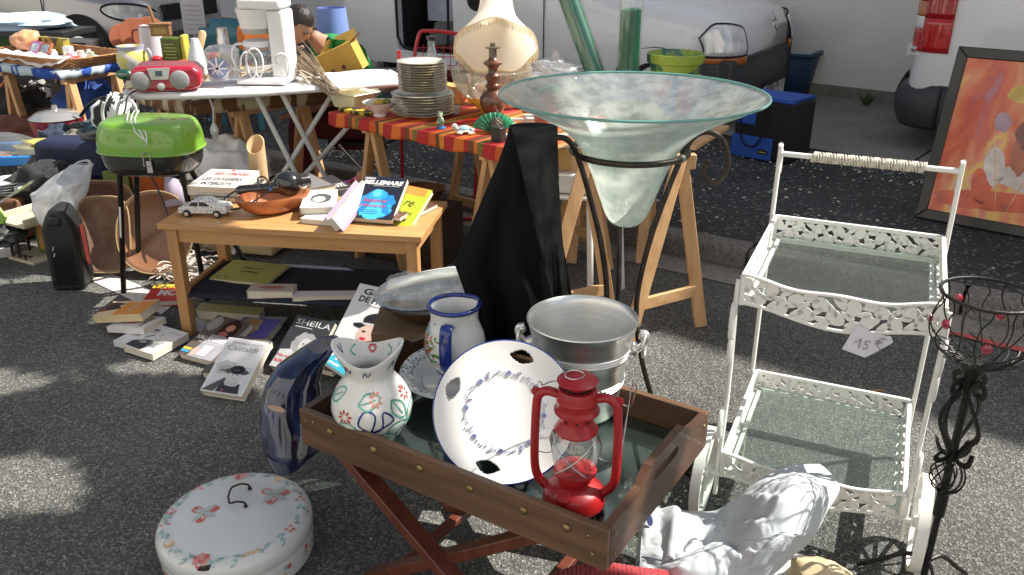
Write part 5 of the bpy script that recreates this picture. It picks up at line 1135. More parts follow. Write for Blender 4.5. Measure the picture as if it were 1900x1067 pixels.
gb('dark paperback titled Sheila with a smiling woman in black and white', (498,680,.030),(583,668,.045)and(570,698,.030),(537,580,.055), .028, (.035,.035,.035), [('t',(.6,.6,.6),'SHEILA',.08,.84,.88,.10,.0),('l',LG,.1,.79,.6,1,.03),('e',GY,.55,.50,.30,.22,.12),('e',(.50,.50,.50),.58,.48,.15,.14),('p',LG,[(.0,.02),(1,.02),(1,.3),(.75,.36),(.5,.30),(.3,.38),(.05,.34)]),('e',K,.53,.51,.025,.012),('e',K,.66,.51,.025,.012),('e',W1,.60,.42,.06,.02),('t',RD,'Ne vous fiez pas',.05,.20,.85,.07,.02),('t',RD,'aux apparences',.05,.10,.85,.07,.02)], group=g2)
gb('paperback with a long-haired blond woman, right of the black and white one', (545,672,.05),(615,690,.05),(575,592,.075), .03, (.20,.13,.08), [('e',(.50,.34,.18),.42,.6,.38,.40,.1),('e',(.60,.30,.18),.55,.50,.20,.25),('e',(.42,.26,.12),.22,.3,.18,.4,.15),('e',(.55,.4,.24),.45,.9,.3,.12,.15)], group=g2)
gb('turquoise paperback with white title lying diagonally on the blond portrait', (568,650,.09),(645,700,.09),(600,604,.10), .018, (.03,.30,.42), [('t',W1,'Laurent',.08,.80,.45,.10,.02),('t',W1,'RUQ',.05,.52,.9,.24,.06),('t',W1,'un peu',.1,.25,.8,.15,.03),('t',W1,'plus',.1,.05,.6,.13,.03)], group=g2)
gb('pale blue-grey paperback behind the turquoise one', (590,625,.04),(640,630,.04),(600,592,.05), .02, (.38,.46,.52), [('e',(.35,.28,.2),.5,.3,.2,.3)], group=g2)
gb('white magazine with a woman in a bowler hat propped behind the pitcher', (606,650,.09),(707,676,.09),(680,528,.28), .012, (.70,.70,.72), [('t',K,'GENS',.14,.86,.6,.09,.03),('t',K,'DE FRANCE',.12,.75,.84,.09,.03),('l',GY,.3,.71,.5,1,.03),('e',K,.64,.52,.27,.12,.03),('e',K,.64,.43,.42,.050,.03),('e',LG,.64,.465,.27,.022),('e',(.62,.42,.36),.56,.33,.20,.13),('e',(.5,.03,.04),.50,.26,.06,.022),('p',(.35,.02,.03),[(.3,.16),(.8,.30),(.95,.2),(.6,.05)]),('r',(.30,.22,.2),.7,.1,.9,.35),('e',K,.47,.36,.035,.012)], group=g2)
# ------------------------------------------------------------ small helpers for the stalls
def lt(name, label, cat, c, prof, m, n=36, group=None, M=None, tilt=None, **k):
    mb = MB(); Mx = Matrix.Translation(c) @ (tilt or Matrix.Identity(4)); mb.lathe(prof, n, Mx, **k); return tag(build(name, mb, m, angle=50), label, cat, group)
def bx(name, label, cat, c, d, rz, m, group=None, bevel=.003, rot=None):
    mb = MB(); mb.box(c, d, rz, rot=rot); return tag(build(name, mb, m, bevel=bevel), label, cat, group)
def lp_(name, label, cat, c, d, m, seed, amp=.28, freq=2, flat=True, rz=0, group=None, ridge=0, nu=34, nv=22):
    mb = MB(); lump(mb, c, d, seed, amp, freq, nu, nv, flat, rz, ridge=ridge); return tag(build(name, mb, m, angle=80), label, cat, group)
def trestle(label, tops, feet, group='wooden trestles under the stall tables'):
    """tops: two ends of the top bar; feet: for each end a pair of feet"""
    A, B = V(tops[0]), V(tops[1]); t = thing('trestle', label, 'trestle', V(((A.x+B.x)/2, (A.y+B.y)/2, 0)), 0, group)
    mb = MB(); d = norm(B-A); mb.beam(A-d*.06-V((0,0,.03)), B+d*.06-V((0,0,.03)), .035, .06); build('top_bar', mb, pine_b, t, bevel=.003)
    for e, (T0, pr) in enumerate(((A, feet[0]), (B, feet[1]))):
        for f in pr: mb = MB(); f = V(f); mb.beam(T0-V((0,0,.005)), f, .026, .052, up=d); build('leg', mb, pine, t, bevel=.002)
        a, b = V(pr[0]), V(pr[1]); mb = MB(); q = .22; mb.beam(a+(T0-a)*q, b+(T0-b)*q, .018, .05); build('brace', mb, pine_b, t, bevel=.002)
    return t
pine_b = wood('pine_bar', (.46,.26,.12), (.64,.40,.20), .5, 0)
def std_trestle(label, a, b, splay, h=.74, s=.17):
    a = V(a); b = V(b); s_ = norm(splay)*s
    return trestle(label, [a+V((0,0,h)), b+V((0,0,h))], [(a+s_, a-s_), (b+s_, b-s_)])

# ------------------------------------------------------------ on the coffee table
c = G(383, 398, T); t = thing('toy_car', 'white toy saloon car covered in newsprint, on the left of the wooden table', 'toy car', c, R(-4)); CMx = Matrix.Translation(c) @ Rz(R(-4))
newsprint = mat('newsprint', (.72,.72,.70), .35, col2=(.03,.03,.03), scale=150, thr=(.57,.60), coat=.6)
mb = MB(); W_ = .040; pr = [(-.098,.014),(-.100,.030),(-.094,.040),(-.060,.046),(-.038,.068),(.018,.070),(.052,.050),(.092,.047),(.100,.036),(.101,.016)]
mb.prism(pr, -W_, W_, M=CMx @ Matrix(((1,0,0,0),(0,0,1,0),(0,1,0,0),(0,0,0,1)))); build('body', mb, newsprint, t, bevel=.005, seg=3)
for y in (-W_-.0008, W_+.0008):
    mb = MB()
    for q in ([(-.052,.047),(-.036,.064),(-.012,.065),(-.012,.047)], [(-.007,.047),(-.007,.065),(.014,.065),(.036,.050),(.034,.047)]): mb.add([CMx @ V((x, y, z)) for x, z in q], [tuple(range(len(q)))])
    build('window', mb, dark_glass, t)
for x in (-.062,.062):
    for y in (-W_, W_):
        mb = MB(); wm = CMx @ T_(x, y, .0155) @ Rx(PI/2); mb.lathe([(0,-.006),(.0155,-.006),(.0155,.006),(.011,.0075),(0,.0075)], 20, wm); wh = build('wheel', mb, rubber, t); mb = MB(); mb.lathe([(0,.010),(.009,.009),(.0095,-.009),(0,-.010)], 14, wm); build('rim', mb, chrome, wh)
bx('games_controller', 'flat grey plastic case behind the toy car on the wooden table', 'case', G(395,368,T+.012), (.16,.07,.022), R(-8), mat('grey_case', (.09,.09,.085), .5), bevel=.006)
# carved bowl with hair dryer
c = G(503, 400, T+.001); t = thing('carved_bowl', 'reddish carved oval wooden bowl holding a black hair dryer', 'bowl', c)
rw = mat('burl_wood', (.26,.065,.022), .3, col2=(.50,.20,.06), scale=9, thr=(.35,.7), coat=.5)
mb = MB(); Bm = Matrix.Translation(c+V((0,.05,0))) @ Rz(R(28)) @ Matrix.Diagonal((1.5,.85,1.2,1))
mb.lathe([(0,.0),(.05,.0),(.078,.014),(.094,.036),(.1,.055),(.098,.062),(.090,.060),(.078,.036),(.055,.018),(0,.014)], 30, Bm, fr=lambda a, z: 1+.03*math.sin(a*9)*(z > .02)+.05*math.sin(a*3+1)); build('bowl', mb, rw, t, angle=25)
c = G(500, 352, T+.07); t = thing('hair_dryer', 'glossy black hair dryer with coiled cord lying in the carved bowl', 'hair dryer', c)
gb_ = mat('gloss_black', (.012,.012,.013), .12, coat=1, var=.1)
mb = MB(); mb.ell(c+V((.075,.02,.02)), (.062,.055,.055), 24, 16); mb.tube([c+V((.07,.02,.02)), c+V((.12,.06,.015)), c+V((.14,.08,.015))], [.045,.036,.034], 16); build('motor_housing', mb, gb_, t)
mb = MB(); mb.tube([c+V((.05,.0,.012)), c+V((-.02,-.02,.012)), c+V((-.11,-.045,.010)), c+V((-.125,-.05,.010))], [.028,.020,.021,.012], 14); build('handle', mb, gb_, t)
mb = MB(); mb.tube(bez([c+V(p) for p in ((-.125,-.05,.01),(-.17,-.07,-.02),(-.15,-.1,-.055),(-.10,-.11,-.045),(-.04,-.09,-.02),(0,-.07,.005),(.02,-.055,.035),(-.01,-.02,.06),(-.04,-.01,.05),(-.03,-.04,.02))], 6), .0035, 6); build('cord', mb, rubber, t)
mb = MB(); mb.box(c+V((.012,-.034,.012)), (.012,.006,.012), R(12)); build('switch', mb, mat('blue_switch', (.05,.2,.6), .4), t)
# bamboo cup
c = G(482, 335, T); mb = MB(); Mx = Matrix.Translation(c); bam = wood('bamboo', (.55,.36,.19), (.68,.48,.28), .5, 2)
mb.grid(lambda u, v: c+V((.040*math.cos(2*PI*u), .040*math.sin(2*PI*u), v*(.17+.035*math.sin(2*PI*u)))), 30, 6, closeu=True); mb.grid(lambda u, v: c+V((.034*math.cos(2*PI*u), .034*math.sin(2*PI*u), .17+.035*math.sin(2*PI*u)-v*.14)), 30, 4, closeu=True)
mb.grid(lambda u, v: c+V(((.040-.006*v)*math.cos(2*PI*u), (.040-.006*v)*math.sin(2*PI*u), .17+.035*math.sin(2*PI*u)+.0003)), 30, 1, closeu=True); mb.disc(c+V((0,0,.04)), (1,0,0), (0,1,0), .034, .034, 20)
tag(build('bamboo_cup', mb, bam), 'pale bamboo cup cut at a slant, standing at the back of the wooden table', 'cup')

# ------------------------------------------------------------ striped table with crockery
def striped():
    m = bpy.data.materials.new('striped_cloth'); m.use_nodes = True; N = m.node_tree; L = N.links.new; b = N.nodes['Principled BSDF']; b.inputs['Roughness'].default_value = .8
    tc = N.nodes.new('ShaderNodeTexCoord'); sx = N.nodes.new('ShaderNodeSeparateXYZ'); L(tc.outputs['Object'], sx.inputs[0])
    ml = N.nodes.new('ShaderNodeMath'); ml.operation = 'FRACT'; mm = N.nodes.new('ShaderNodeMath'); mm.operation = 'MULTIPLY'; mm.inputs[1].default_value = 2.6; L(sx.outputs[0], mm.inputs[0]); L(mm.outputs[0], ml.inputs[0])
    cr = N.nodes.new('ShaderNodeValToRGB'); cr.color_ramp.interpolation = 'CONSTANT'; e = cr.color_ramp.elements
    cs = ((0,(.38,.02,.02)),(.16,(.62,.15,.02)),(.3,(.38,.02,.02)),(.36,(.16,.06,.02)),(.44,(.60,.16,.03)),(.5,(.18,.14,.03)),(.58,(.42,.02,.02)),(.76,(.55,.10,.02)),(.86,(.12,.05,.02)),(.92,(.6,.22,.03)))
    e[0].color = (*cs[0][1],1); e[1].position = cs[1][0]; e[1].color = (*cs[1][1],1)
    for p, c in cs[2:]: q = e.new(p); q.color = (*c,1)
    L(ml.outputs[0], cr.inputs[0]); L(cr.outputs[0], b.inputs['Base Color']); return m
A0 = V((-.88,4.15,0)); AU = norm((.77,-.64,0)); AV = norm((.64,.77,0)); AM = frame(A0, AU, AV); ALn = 1.24
t = thing('stall_table', 'long stall table top under a red and orange striped cloth', 'table', A0, math.atan2(AU.y, AU.x))
quad = [(0,0),(ALn,0),(ALn-.02,.5),(ALn-.16,.95),(-.05,.95)]
mb = MB(); mb.prism(quad, .735, .752, M=AM); build('board', mb, pine_b, t)
mb = MB(); mb.add([AM @ V((x, y, .7545)) for x, y in quad], [tuple(range(5))])
N = 60
mb.grid(lambda u, v: AM @ V((ALn*u, -.004-.008*math.sin(u*40)*v-.006*v, .7545-.055*v-.006*math.sin(u*23)*v)), N, 4); mb.grid(lambda u, v: AM @ V((-.004-.006*v, .95*u, .7545-.05*v)), 20, 3)
build('tablecloth', mb, striped(), t, solid=.0015)
e2 = AV; sp_ = AU
def ap(a, b): return A0+AU*a+AV*b
std_trestle('wooden trestle under the left end of the striped table', ap(.22,.08), ap(.22,.75), sp_)
std_trestle('wooden trestle under the middle of the striped table, behind the coffee table end', ap(.98,.06), ap(.98,.75), sp_)
trestle('wooden trestle right of the iron vase stand, its long brace in the sun', [(.30,3.38,.74),(.68,3.40,.74)], [((.43,3.37,0),(.10,3.20,0)),((.81,3.346,0),(.47,3.15,0))])
# plates: twelve small on eight large
ps = G(786, 214, .757); rim = mat('gilt_plate', (.62,.63,.58), .14, coat=.5, var=.04)
pl = MB(); pl.lathe([(0,0),(.055,0),(.058,.004),(.095,.013),(.118,.019),(.120,.0205),(.118,.022),(.092,.018),(.06,.008),(0,.007)], 44, mis=[0,0,0,0,1,1,0,0,0])
gilt = mat('gilt_rim', (.55,.42,.2), .3, metal=.6)
def stack(c, n, s, dzz, first, mid, last, group, zr=0):
    o = None
    for k in range(n):
        lab = first if k == 0 else (last if k == n-1 else mid)
        if o is None: o = build('plate', pl, [rim, gilt], world=False, angle=50); q = o
        else: q = o.copy(); COL.objects.link(q)
        q.location = c+V((rnd.uniform(-.003,.003), rnd.uniform(-.003,.003), zr+k*dzz)); q.scale = (s, s, 1); tag(q, lab, 'plate', group)
stack(ps, 8, 1.22, .0125, 'bottom dinner plate of the tall white stack on the striped cloth', 'larger gilt-rimmed dinner plate in the lower half of the tall stack', 'uppermost of the larger plates in the tall stack on the striped cloth', 'larger plates in the tall stack')
stack(ps, 12, .96, .0115, 'lowest of the smaller plates in the tall stack', 'smaller gilt-rimmed plate in the upper half of the tall stack', 'topmost plate of the tall white stack on the striped cloth', 'smaller plates in the tall stack', zr=.105)
# flower bowl and cream tureen
c = G(706, 216, .757); lt('bowl', 'white footed bowl with pink flower border, on the striped cloth edge', 'bowl', c, [(0,0),(.030,0),(.034,.008),(.030,.014),(.055,.045),(.078,.068),(.080,.070),(.074,.068),(.05,.044),(0,.022)], mat('floral_bowl', (.72,.70,.66), .2, col2=(.45,.22,.25), scale=40, thr=(.58,.66), coat=.4))
for k, (dx, dy) in enumerate(((-.02,0),(.03,.01),(.0,-.02))): lp_('wooden_egg', ('beige','olive','ochre')[k]+' rounded ornament lying in the white flower-bordered bowl', 'ornament', c+V((dx,dy,.062+.004*k)), (.022,.017,.016), mat('egg%d' % k, ((.5,.36,.26),(.25,.24,.05),(.5,.35,.05))[k], .5), k, .1, flat=False, nu=14, nv=8)
c = G(655, 198, .757); t = thing('square_tureen', 'cream square dish with flared rim on the left corner of the striped table', 'dish', c)
mb = MB(); sq = lambda s, z: [AM.to_3x3() @ V((x*s, y*s, 0))+c+V((0,0,z)) for x, y in ((-1,-.75),(1,-.75),(1,.75),(-1,.75))]
rg = [sq(.075,0), sq(.095,.065), sq(.115,.075), sq(.112,.079), sq(.088,.070), sq(.07,.008)]
for a, b in zip(rg, rg[1:]): mb.add(a+b, [(i,(i+1)%4,4+(i+1)%4,4+i) for i in range(4)])
mb.add(rg[0], [(3,2,1,0)]); mb.add(rg[-1], [(0,1,2,3)]); build('body', mb, mat('cream_enamel', (.72,.66,.46), .3, coat=.4), t, bevel=.004)
bx('yellow_tin', 'flat yellow and black tin under the cream square dish', 'tin', G(655,205,.757)+V((.03,-.06,.008)), (.2,.06,.014), R(-38), mat('yellow_black_tin', (.6,.45,.02), .5, col2=(.02,.02,.02), scale=30, thr=(.5,.52)))
# glass salad bowl with amber foot
c = G(912, 216, .757); gm_ = thin_glass('ribbed_glass', (.86,.86,.80), .10, .05, milk=.30, milkcol=(.7,.68,.6), bscale=60); am = thin_glass('amber_glass', (.62,.38,.05), .10, .05, milk=.30, milkcol=(.45,.25,.03), bscale=60)
t = thing('salad_bowl', 'large clear glass bowl with amber lower half on the striped cloth', 'bowl', c); cb_ = c+V((.0,.06,.004))
mb = MB(); mb.lathe([(.135,.088),(.165,.120),(.185,.165),(.190,.205),(.188,.208)], 56, Matrix.Translation(cb_)); build('upper_bowl', mb, gm_, t)
mb = MB(); mb.lathe([(0,.0),(.035,.0),(.045,.006),(.08,.035),(.115,.066),(.135,.088)], 56, Matrix.Translation(cb_)); build('amber_base', mb, am, t)
mb = MB(); mb.tube([cb_+V((.190*math.cos(a), .190*math.sin(a), .208)) for a in [2*PI*k/56 for k in range(56)]], .003, 6, closed=True); build('rim', mb, gm_, t)
# turned wooden lamp
c = G(905, 205, .757)+V((.01,-.14,0)); c = V((-.085,3.92,.757)); t = thing('table_lamp', 'turned brown wooden lamp base with a tilted cream fringed shade behind it', 'lamp', c)
tw = wood('turned_wood', (.07,.025,.012), (.16,.06,.028), .25, 2, coat=.7)
mb = MB(); mb.lathe([(0,0),(.06,0),(.066,.012),(.05,.022),(.03,.03),(.045,.05),(.063,.085),(.060,.115),(.042,.14),(.026,.15),(.034,.158),(.036,.168),(.026,.176),(.030,.19),(.036,.20),(.036,.21),(.024,.22),(.020,.235),(.026,.25),(.042,.26),(.042,.268),(.022,.28),(.016,.29)], 32, Matrix.Translation(c)); b_ = build('base', mb, tw, t)
mb = MB(); mb.lathe([(0,.288),(.018,.288),(.018,.325),(.034,.328),(.034,.334),(.012,.336),(.012,.35),(0,.35)], 20, Matrix.Translation(c)); build('socket', mb, mat('old_brass', (.2,.17,.12), .4, metal=.7), b_)
shc = V((-.115,4.06,1.0)); sm_ = thin_glass('shade_fabric', (1,.95,.85), 0, .6, milk=.96, milkcol=(.95,.87,.72))
t2 = t; SMx = Matrix.Translation(V((-.075,4.12,1.07))) @ Rx(R(-46)) @ T_(0,0,-.02)
def shade(u, v):
    a = 2*PI*u; sc_ = .5+.5*math.cos(a*6); r = .075+.085*(v**1.9)+.035*max(0,v-.5)*2; r *= (1-.02*(1-sc_)); z = .32-.30*v - .022*sc_*(v**6); return SMx @ V((r*math.cos(a), r*math.sin(a), z))
mb = MB(); mb.grid(shade, 96, 16, closeu=True); shd = build('lamp_shade', mb, sm_, t, angle=80)
mb = MB()
for k in range(180):
    u = k/180; p = shade(u, 1.0); q = p+V((rnd.uniform(-.004,.004), rnd.uniform(-.004,.004), -.028)); mb.tube([p, (p+q)/2, q], .0015, 3)
build('fringe', mb, mat('fringe_cream', (.70,.55,.32), .9), shd)
mb = MB(); mb.tube([shade(k/96, .99)+V((0,0,.001)) for k in range(96)], .003, 5, closed=True); build('braid', mb, mat('fringe_cream', (.70,.55,.32), .9), shd)
# bottle, figurines, fan, pine cone
c = G(832, 128, .757)*0+V((-.42,4.62,.757)); t = thing('glass_bottle', 'clear bluish glass bottle with black stopper behind the plates', 'bottle', c)
mb = MB(); mb.lathe([(0,0),(.055,0),(.062,.02),(.062,.09),(.048,.16),(.026,.21),(.019,.235),(.018,.28),(.021,.282)], 32, Matrix.Translation(c)); build('bottle', mb, thin_glass('bluish_glass', (.72,.86,.90), .15, .03, milk=.08, milkcol=(.6,.75,.85)), t)
mb = MB(); mb.lathe([(0,.27),(.02,.275),(.026,.284),(.026,.296),(0,.298)], 20, Matrix.Translation(c)); build('stopper', mb, black_plastic, t)
c = G(818, 238, .757); t = thing('lizard_figurine', 'small green and blue pottery creature figurine at the striped table edge', 'figurine', c); gg = mat('green_pottery', (.05,.22,.12), .3, col2=(.4,.45,.3), scale=60, coat=.5)
mb = MB(); mb.ell(c+V((0,0,.028)), (.016,.014,.026), 16, 10); mb.ell(c+V((0,-.006,.062)), (.013,.016,.012), 14, 8); mb.ell(c+V((0,-.02,.058)), (.008,.012,.006), 10, 6)
for s in (-1,1): mb.ell(c+V((s*.012,-.01,.03)), (.005,.008,.014), 8, 6); mb.ell(c+V((s*.006,-.012,.073)), (.004,.004,.004), 8, 6)
build('creature', mb, gg, t); mb = MB(); mb.lathe([(0,0),(.022,0),(.022,.006),(0,.008)], 16, Matrix.Translation(c)); build('base', mb, mat('blue_pottery', (.05,.2,.5), .3), t)
c = G(862, 247, .757); t = thing('turtle_figurine', 'white pottery turtle with pale blue shell on the striped cloth', 'figurine', c); wpot = mat('chalk_pottery', (.62,.60,.56), .6)
mb = MB(); mb.ell(c+V((-.042,-.01,.03)), (.014,.012,.014), 12, 8); mb.tube([c+V((-.02,0,.014)), c+V((-.035,-.006,.022)), c+V((-.042,-.01,.03))], .008, 8)
for x, y in ((-.02,-.03),(.03,-.03),(-.02,.03),(.03,.03)): mb.ell(c+V((x,y,.007)), (.016,.010,.007), 10, 6, rot=Matrix.Rotation(x*20, 3, 'Z'))
mb.ell(c+V((0,0,.012)), (.036,.028,.010), 16, 8); build('body', mb, wpot, t); mb = MB(); mb.ell(c+V((.0,0,.018)), (.030,.024,.016), 16, 10); build('shell', mb, mat('pale_blue_pottery', (.35,.55,.62), .4), t)
c = G(905, 248, .757); mb = MB()
for k in range(22):
    a = R(20+k*6.6); a2 = a+R(6.6); z = .004*(k%2); mb.add([c+V((.03,0,.002)), c+V((.03+.10*math.cos(a),.0+.0*k,.002+.10*math.sin(a)*.9)), c+V((.03+.10*math.cos(a2), .008*(k%2), .002+.10*math.sin(a2)*.9))], [(0,1,2)])
tag(build('folding_fan', mb, mat('green_fan', (.02,.22,.10), .4, var=.4, scale=60), solid=.001), 'green pleated paper fan propped at the edge of the striped cloth', 'fan')
c = G(922, 228, .80); mb = MB()
for k in range(160):
    z = -1+2*(k+.5)/160; a = k*2.4; r = math.sqrt(1-z*z); p = V((r*math.cos(a)*.034, r*math.sin(a)*.03, z*.040)); n_ = norm(p); s_ = norm(n_.cross(V((.3,.2,1)))); mb.add([c+p-s_*.006, c+p+n_*.006+V((0,0,-.006)), c+p+s_*.006, c+p*.8+V((0,0,.008))], [(0,1,2,3)])
mb.ell(c, (.028,.025,.034), 12, 8); tag(build('pine_cone', mb, mat('cone_brown', (.05,.03,.025), .6, col2=(.30,.24,.2), scale=60)), 'dark brown pine cone leaning on the green fan', 'pine cone')
bx('black_box', 'small black box standing under the pine cone', 'box', G(925,262,.757)+V((0,0,.03)), (.05,.04,.06), R(-38), black_plastic)
# red wire chair frame under the table
red_t = mat('red_tube', (.45,.02,.03), .3, coat=.4)
mb = MB(); q = lambda x, y, z: G(x, y, z)
cc_ = V((-.50,5.0,0)); mb.tube(bez([cc_+V(p) for p in ((-.12,-.15,.95),(-.13,-.15,.45),(-.13,-.12,.03),(.0,-.2,.015),(.25,-.25,.015),(.28,-.2,.05),(.30,-.15,.45),(.30,-.1,.5))], 5), .011, 8)
mb.tube(bez([cc_+V(p) for p in ((-.12,.05,.45),(-.05,.12,.95),(.03,.14,1.02),(.30,.14,.98),(.34,.12,.93),(.3,0,.45))], 5), .011, 8)
ch = thing('folding_chair', 'red tubular folding chair with wire back behind the striped table', 'chair', cc_); build('frame', mb, red_t, ch)
mb = MB()
for k in range(9): mb.tube([cc_+V((-.05+.04*k,.12,.95)), cc_+V((-.08+.04*k,.08,.55))], .0025, 4)
for k in range(8): mb.tube([cc_+V((-.07,.11-.004*k,.93-.05*k)), cc_+V((.30,.11-.004*k,.93-.05*k))], .0025, 4)
build('backrest', mb, red_t, ch)
mb = MB(); mb.box(cc_+V((.1,-.03,.46)), (.36,.3,.015)); build('seat', mb, red_t, ch, bevel=.005)
# white stool with cream tray, behind the iron stand
c = V((.16,3.78,0)); t = thing('white_stool', 'white metal stool with round foot ring behind the black garment', 'stool', c)
mb = MB(); mb.box(c+V((.0,0,.50)), (.46,.36,.022), R(-12)); mb.box(c+V((0,0,.56)), (.44,.34,.09), R(-12)); build('seat', mb, white_paint, t, bevel=.02, seg=3)
for x, y in ((.20,-.16),(-.19,-.08),(.36,-.02),(.0,.2)): mb = MB(); mb.tube([c+V((x*.9,y*.9,.49)), c+V((x,y,.0))], .015, 10); build('leg', mb, white_paint, t)
mb = MB(); mb.tube([V((.22+.26*math.cos(a), 3.42+.20*math.sin(a), .03)) for a in [2*PI*k/36 for k in range(36)]], .016, 8, closed=True); tag(build('white_ring', mb, white_paint), 'white tubular ring lying on the road behind the aluminium bucket', 'ring')
mb = MB()
for a, b in (((-.2,-.16),(.2,-.16)),((.2,-.16),(.2,.16)),((.2,.16),(-.2,.16)),((-.2,.16),(-.2,-.16))): mb.beam(c+V((a[0],a[1],.74)), c+V((b[0],b[1],.74)), .02, .06)
for x in (-.2,.2):
    for y in (-.16,.16): mb.beam(c+V((x,y,.60)), c+V((x,y,.77)), .02, .02)
t = thing('slatted_tray', 'white framed tray with yellow wood panel standing on the white stool', 'tray', c+V((0,0,.6))); build('frame', mb, white_paint, t, bevel=.003)
mb = MB(); mb.box(c+V((0,0,.712)), (.38,.30,.01)); mb.box(c+V((0,-.155,.66)), (.38,.008,.09)); build('panel', mb, mat('yellow_wood', (.55,.34,.12), .5), t)
# wrapped bowl, green hose, tubes, planters at the right rear corner
zc = .757; c = G(1030, 205, zc); c = V((.22,4.05,zc)); t = None
bx('display_board', 'pale wooden board carrying the wrapped bowl, green tubes and planters', 'board', V((.52,4.28,.66)), (1.0,.5,.02), R(-30), pine_b)
std_trestle('wooden trestle behind the big glass vase, under the board with planters', (.35,4.25,0), (.70,4.25,0), (.3,1,0), h=.64)
bz = .672
c = V((.235,4.33,bz)); lt('footed_bowl', 'white footed bowl wrapped in plastic behind the glass vase', 'bowl', c, [(0,0),(.06,0),(.05,.015),(.025,.04),(.03,.12),(.09,.16),(.13,.20),(.132,.205),(.12,.20),(.05,.15),(0,.14)], ceramic)
mb = MB(); lump(mb, c+V((0,0,.23)), (.145,.12,.075), 4, .35, 3.2, 40, 26, False, ridge=.25); mb.add([c+V(p) for p in ((-.03,0,.28),(.03,0,.27),(-.02,-.02,.36),(-.04,.01,.33))], [(0,1,2,3)])
tag(build('plastic_bag', mb, thin_glass('bag_film', (.92,.94,.95), .18, .15, milk=.5, milkcol=(.88,.9,.92), bscale=20), angle=60), 'crumpled clear plastic bag on the white footed bowl', 'plastic bag')
mb = MB()
for k in range(26): u = k/25; p = V((.08+.13*u, 3.9+.0*u, .86+.05*math.sin(u*2.2))); mb.tube([p+V((0,.016*math.cos(a),.016*math.sin(a))) for a in [2*PI*j/10 for j in range(10)]], .0042, 5, closed=True)
tag(build('garden_hose', mb, mat('green_hose', (.01,.22,.10), .3, coat=.4)), 'short green ribbed hose left of the glass vase rim', 'hose')
gp = wood('green_paper', (.008,.10,.05), (.012,.15,.08), .5, 2); gr_g = 'green rolls in clear tubes'
for (b_, tp, lab) in ((V((.50,4.2,bz)), V((.22,4.45,1.40)), 'green rolled paper in a clear tube, leaning to the left behind the vase'), (V((.545,4.12,bz)), V((.545,4.12,1.30)), 'green rolled paper in a clear tube, standing upright behind the vase')):
    t = thing('paper_roll', lab, 'roll', b_, group=gr_g); d = norm(tp-b_); Mx = frame(b_, d.orthogonal(), d.cross(d.orthogonal()));
    if (Mx.to_3x3() @ V((0,0,1))).dot(d) < 0: Mx = Mx @ Rx(PI)
    Lh = (tp-b_).length; mb = MB(); mb.lathe([(0,.02),(.046,.02),(.047,Lh-.07),(.040,Lh-.068),(.034,Lh-.09),(.03,Lh-.068),(.018,Lh-.068),(.010,Lh-.12),(0,Lh-.12)], 28, Mx); build('roll', mb, gp, t)
    mb = MB(); mb.lathe([(0,0),(.054,0),(.054,Lh)], 32, Mx); build('tube', mb, thin_glass('tube_film', (.93,.95,.95), .08, .03), t)
leafp = mat('lime_leaf_pattern', (.30,.42,.05), .4, col2=(.03,.16,.12), scale=9, thr=(.52,.56), coat=.4); terra = mat('terracotta', (.42,.16,.08), .8)
c = V((.775,4.18,bz)); lt('planter', 'plain white round planter at the bottom of the pile behind the vase', 'planter', c, [(0,0),(.11,0),(.125,.085),(0,.085)], ceramic, group='round planters behind the vase'); c = c+V((0,0,.086))
lt('planter', 'orange and blue striped round planter under the lime green one', 'planter', c, [(0,0),(.11,0),(.132,.13),(.136,.135),(.136,.165),(.129,.165),(.12,.13),(0,.12)], mat('striped_glaze', (.65,.16,.06), .4, col2=(.05,.12,.4), scale=3, stretch=(6,6,.5), thr=(.55,.6)), group='round planters behind the vase')
lt('planter', 'lime green leaf-patterned round planter on top of the striped one', 'planter', c+V((0,0,.166)), [(0,0),(.11,0),(.122,.06),(.135,.065),(.137,.105),(.129,.107),(.122,.07),(0,.06)], leafp, group='round planters behind the vase', mis=[0]*7)

# more small stock on the striped table
for k, (a_, b_, r_, h_, cc, lab) in enumerate(((.60,.62,.06,.05,(.6,.58,.5),'cream saucer pile behind the tall plate stack'),(.80,.70,.05,.10,(.45,.20,.08),'amber-brown pot behind the glass salad bowl'),(1.00,.62,.07,.04,(.7,.7,.68),'white shallow dish right of the wooden lamp'),(.34,.55,.045,.09,(.62,.42,.2),'tan beaker behind the cream square dish'),(.16,.55,.05,.05,(.55,.12,.05),'red-orange little bowl behind the cream square dish'),(.30,.80,.06,.06,(.68,.66,.6),'off-white bowl at the back of the striped table'),(1.06,.30,.035,.12,(.25,.06,.03),'dark red slim vase behind the black garment'),(.88,.18,.03,.05,(.5,.16,.05),'small amber glass bird near the turtle figurine'))):
    lt('small_pottery', lab, 'pottery', ap(a_, b_)+V((0,0,.757)), [(0,0),(r_*.6,0),(r_,h_*.6),(r_*1.05,h_),(r_*.95,h_),(r_*.8,h_*.55),(0,h_*.2)], mat('stock_%d' % k, cc, .3, coat=.4, var=.15), 26)
for k, (a_, b_, d, cc, lab) in enumerate(((.10,.72,(.12,.09,.05),(.5,.4,.1),'yellow printed little box at the back left of the striped cloth'),(.46,.36,(.10,.07,.03),(.5,.45,.5),'pale flat packet left of the tall plate stack'),(.95,.45,(.16,.10,.035),(.66,.64,.60),'white flat box between the lamp and the vase stand'))):
    bx('small_box', lab, 'box', ap(a_, b_)+V((0,0,.757+d[2]/2)), d, R(-30+20*k), mat('stock_box_%d' % k, cc, .6, var=.3, scale=30))
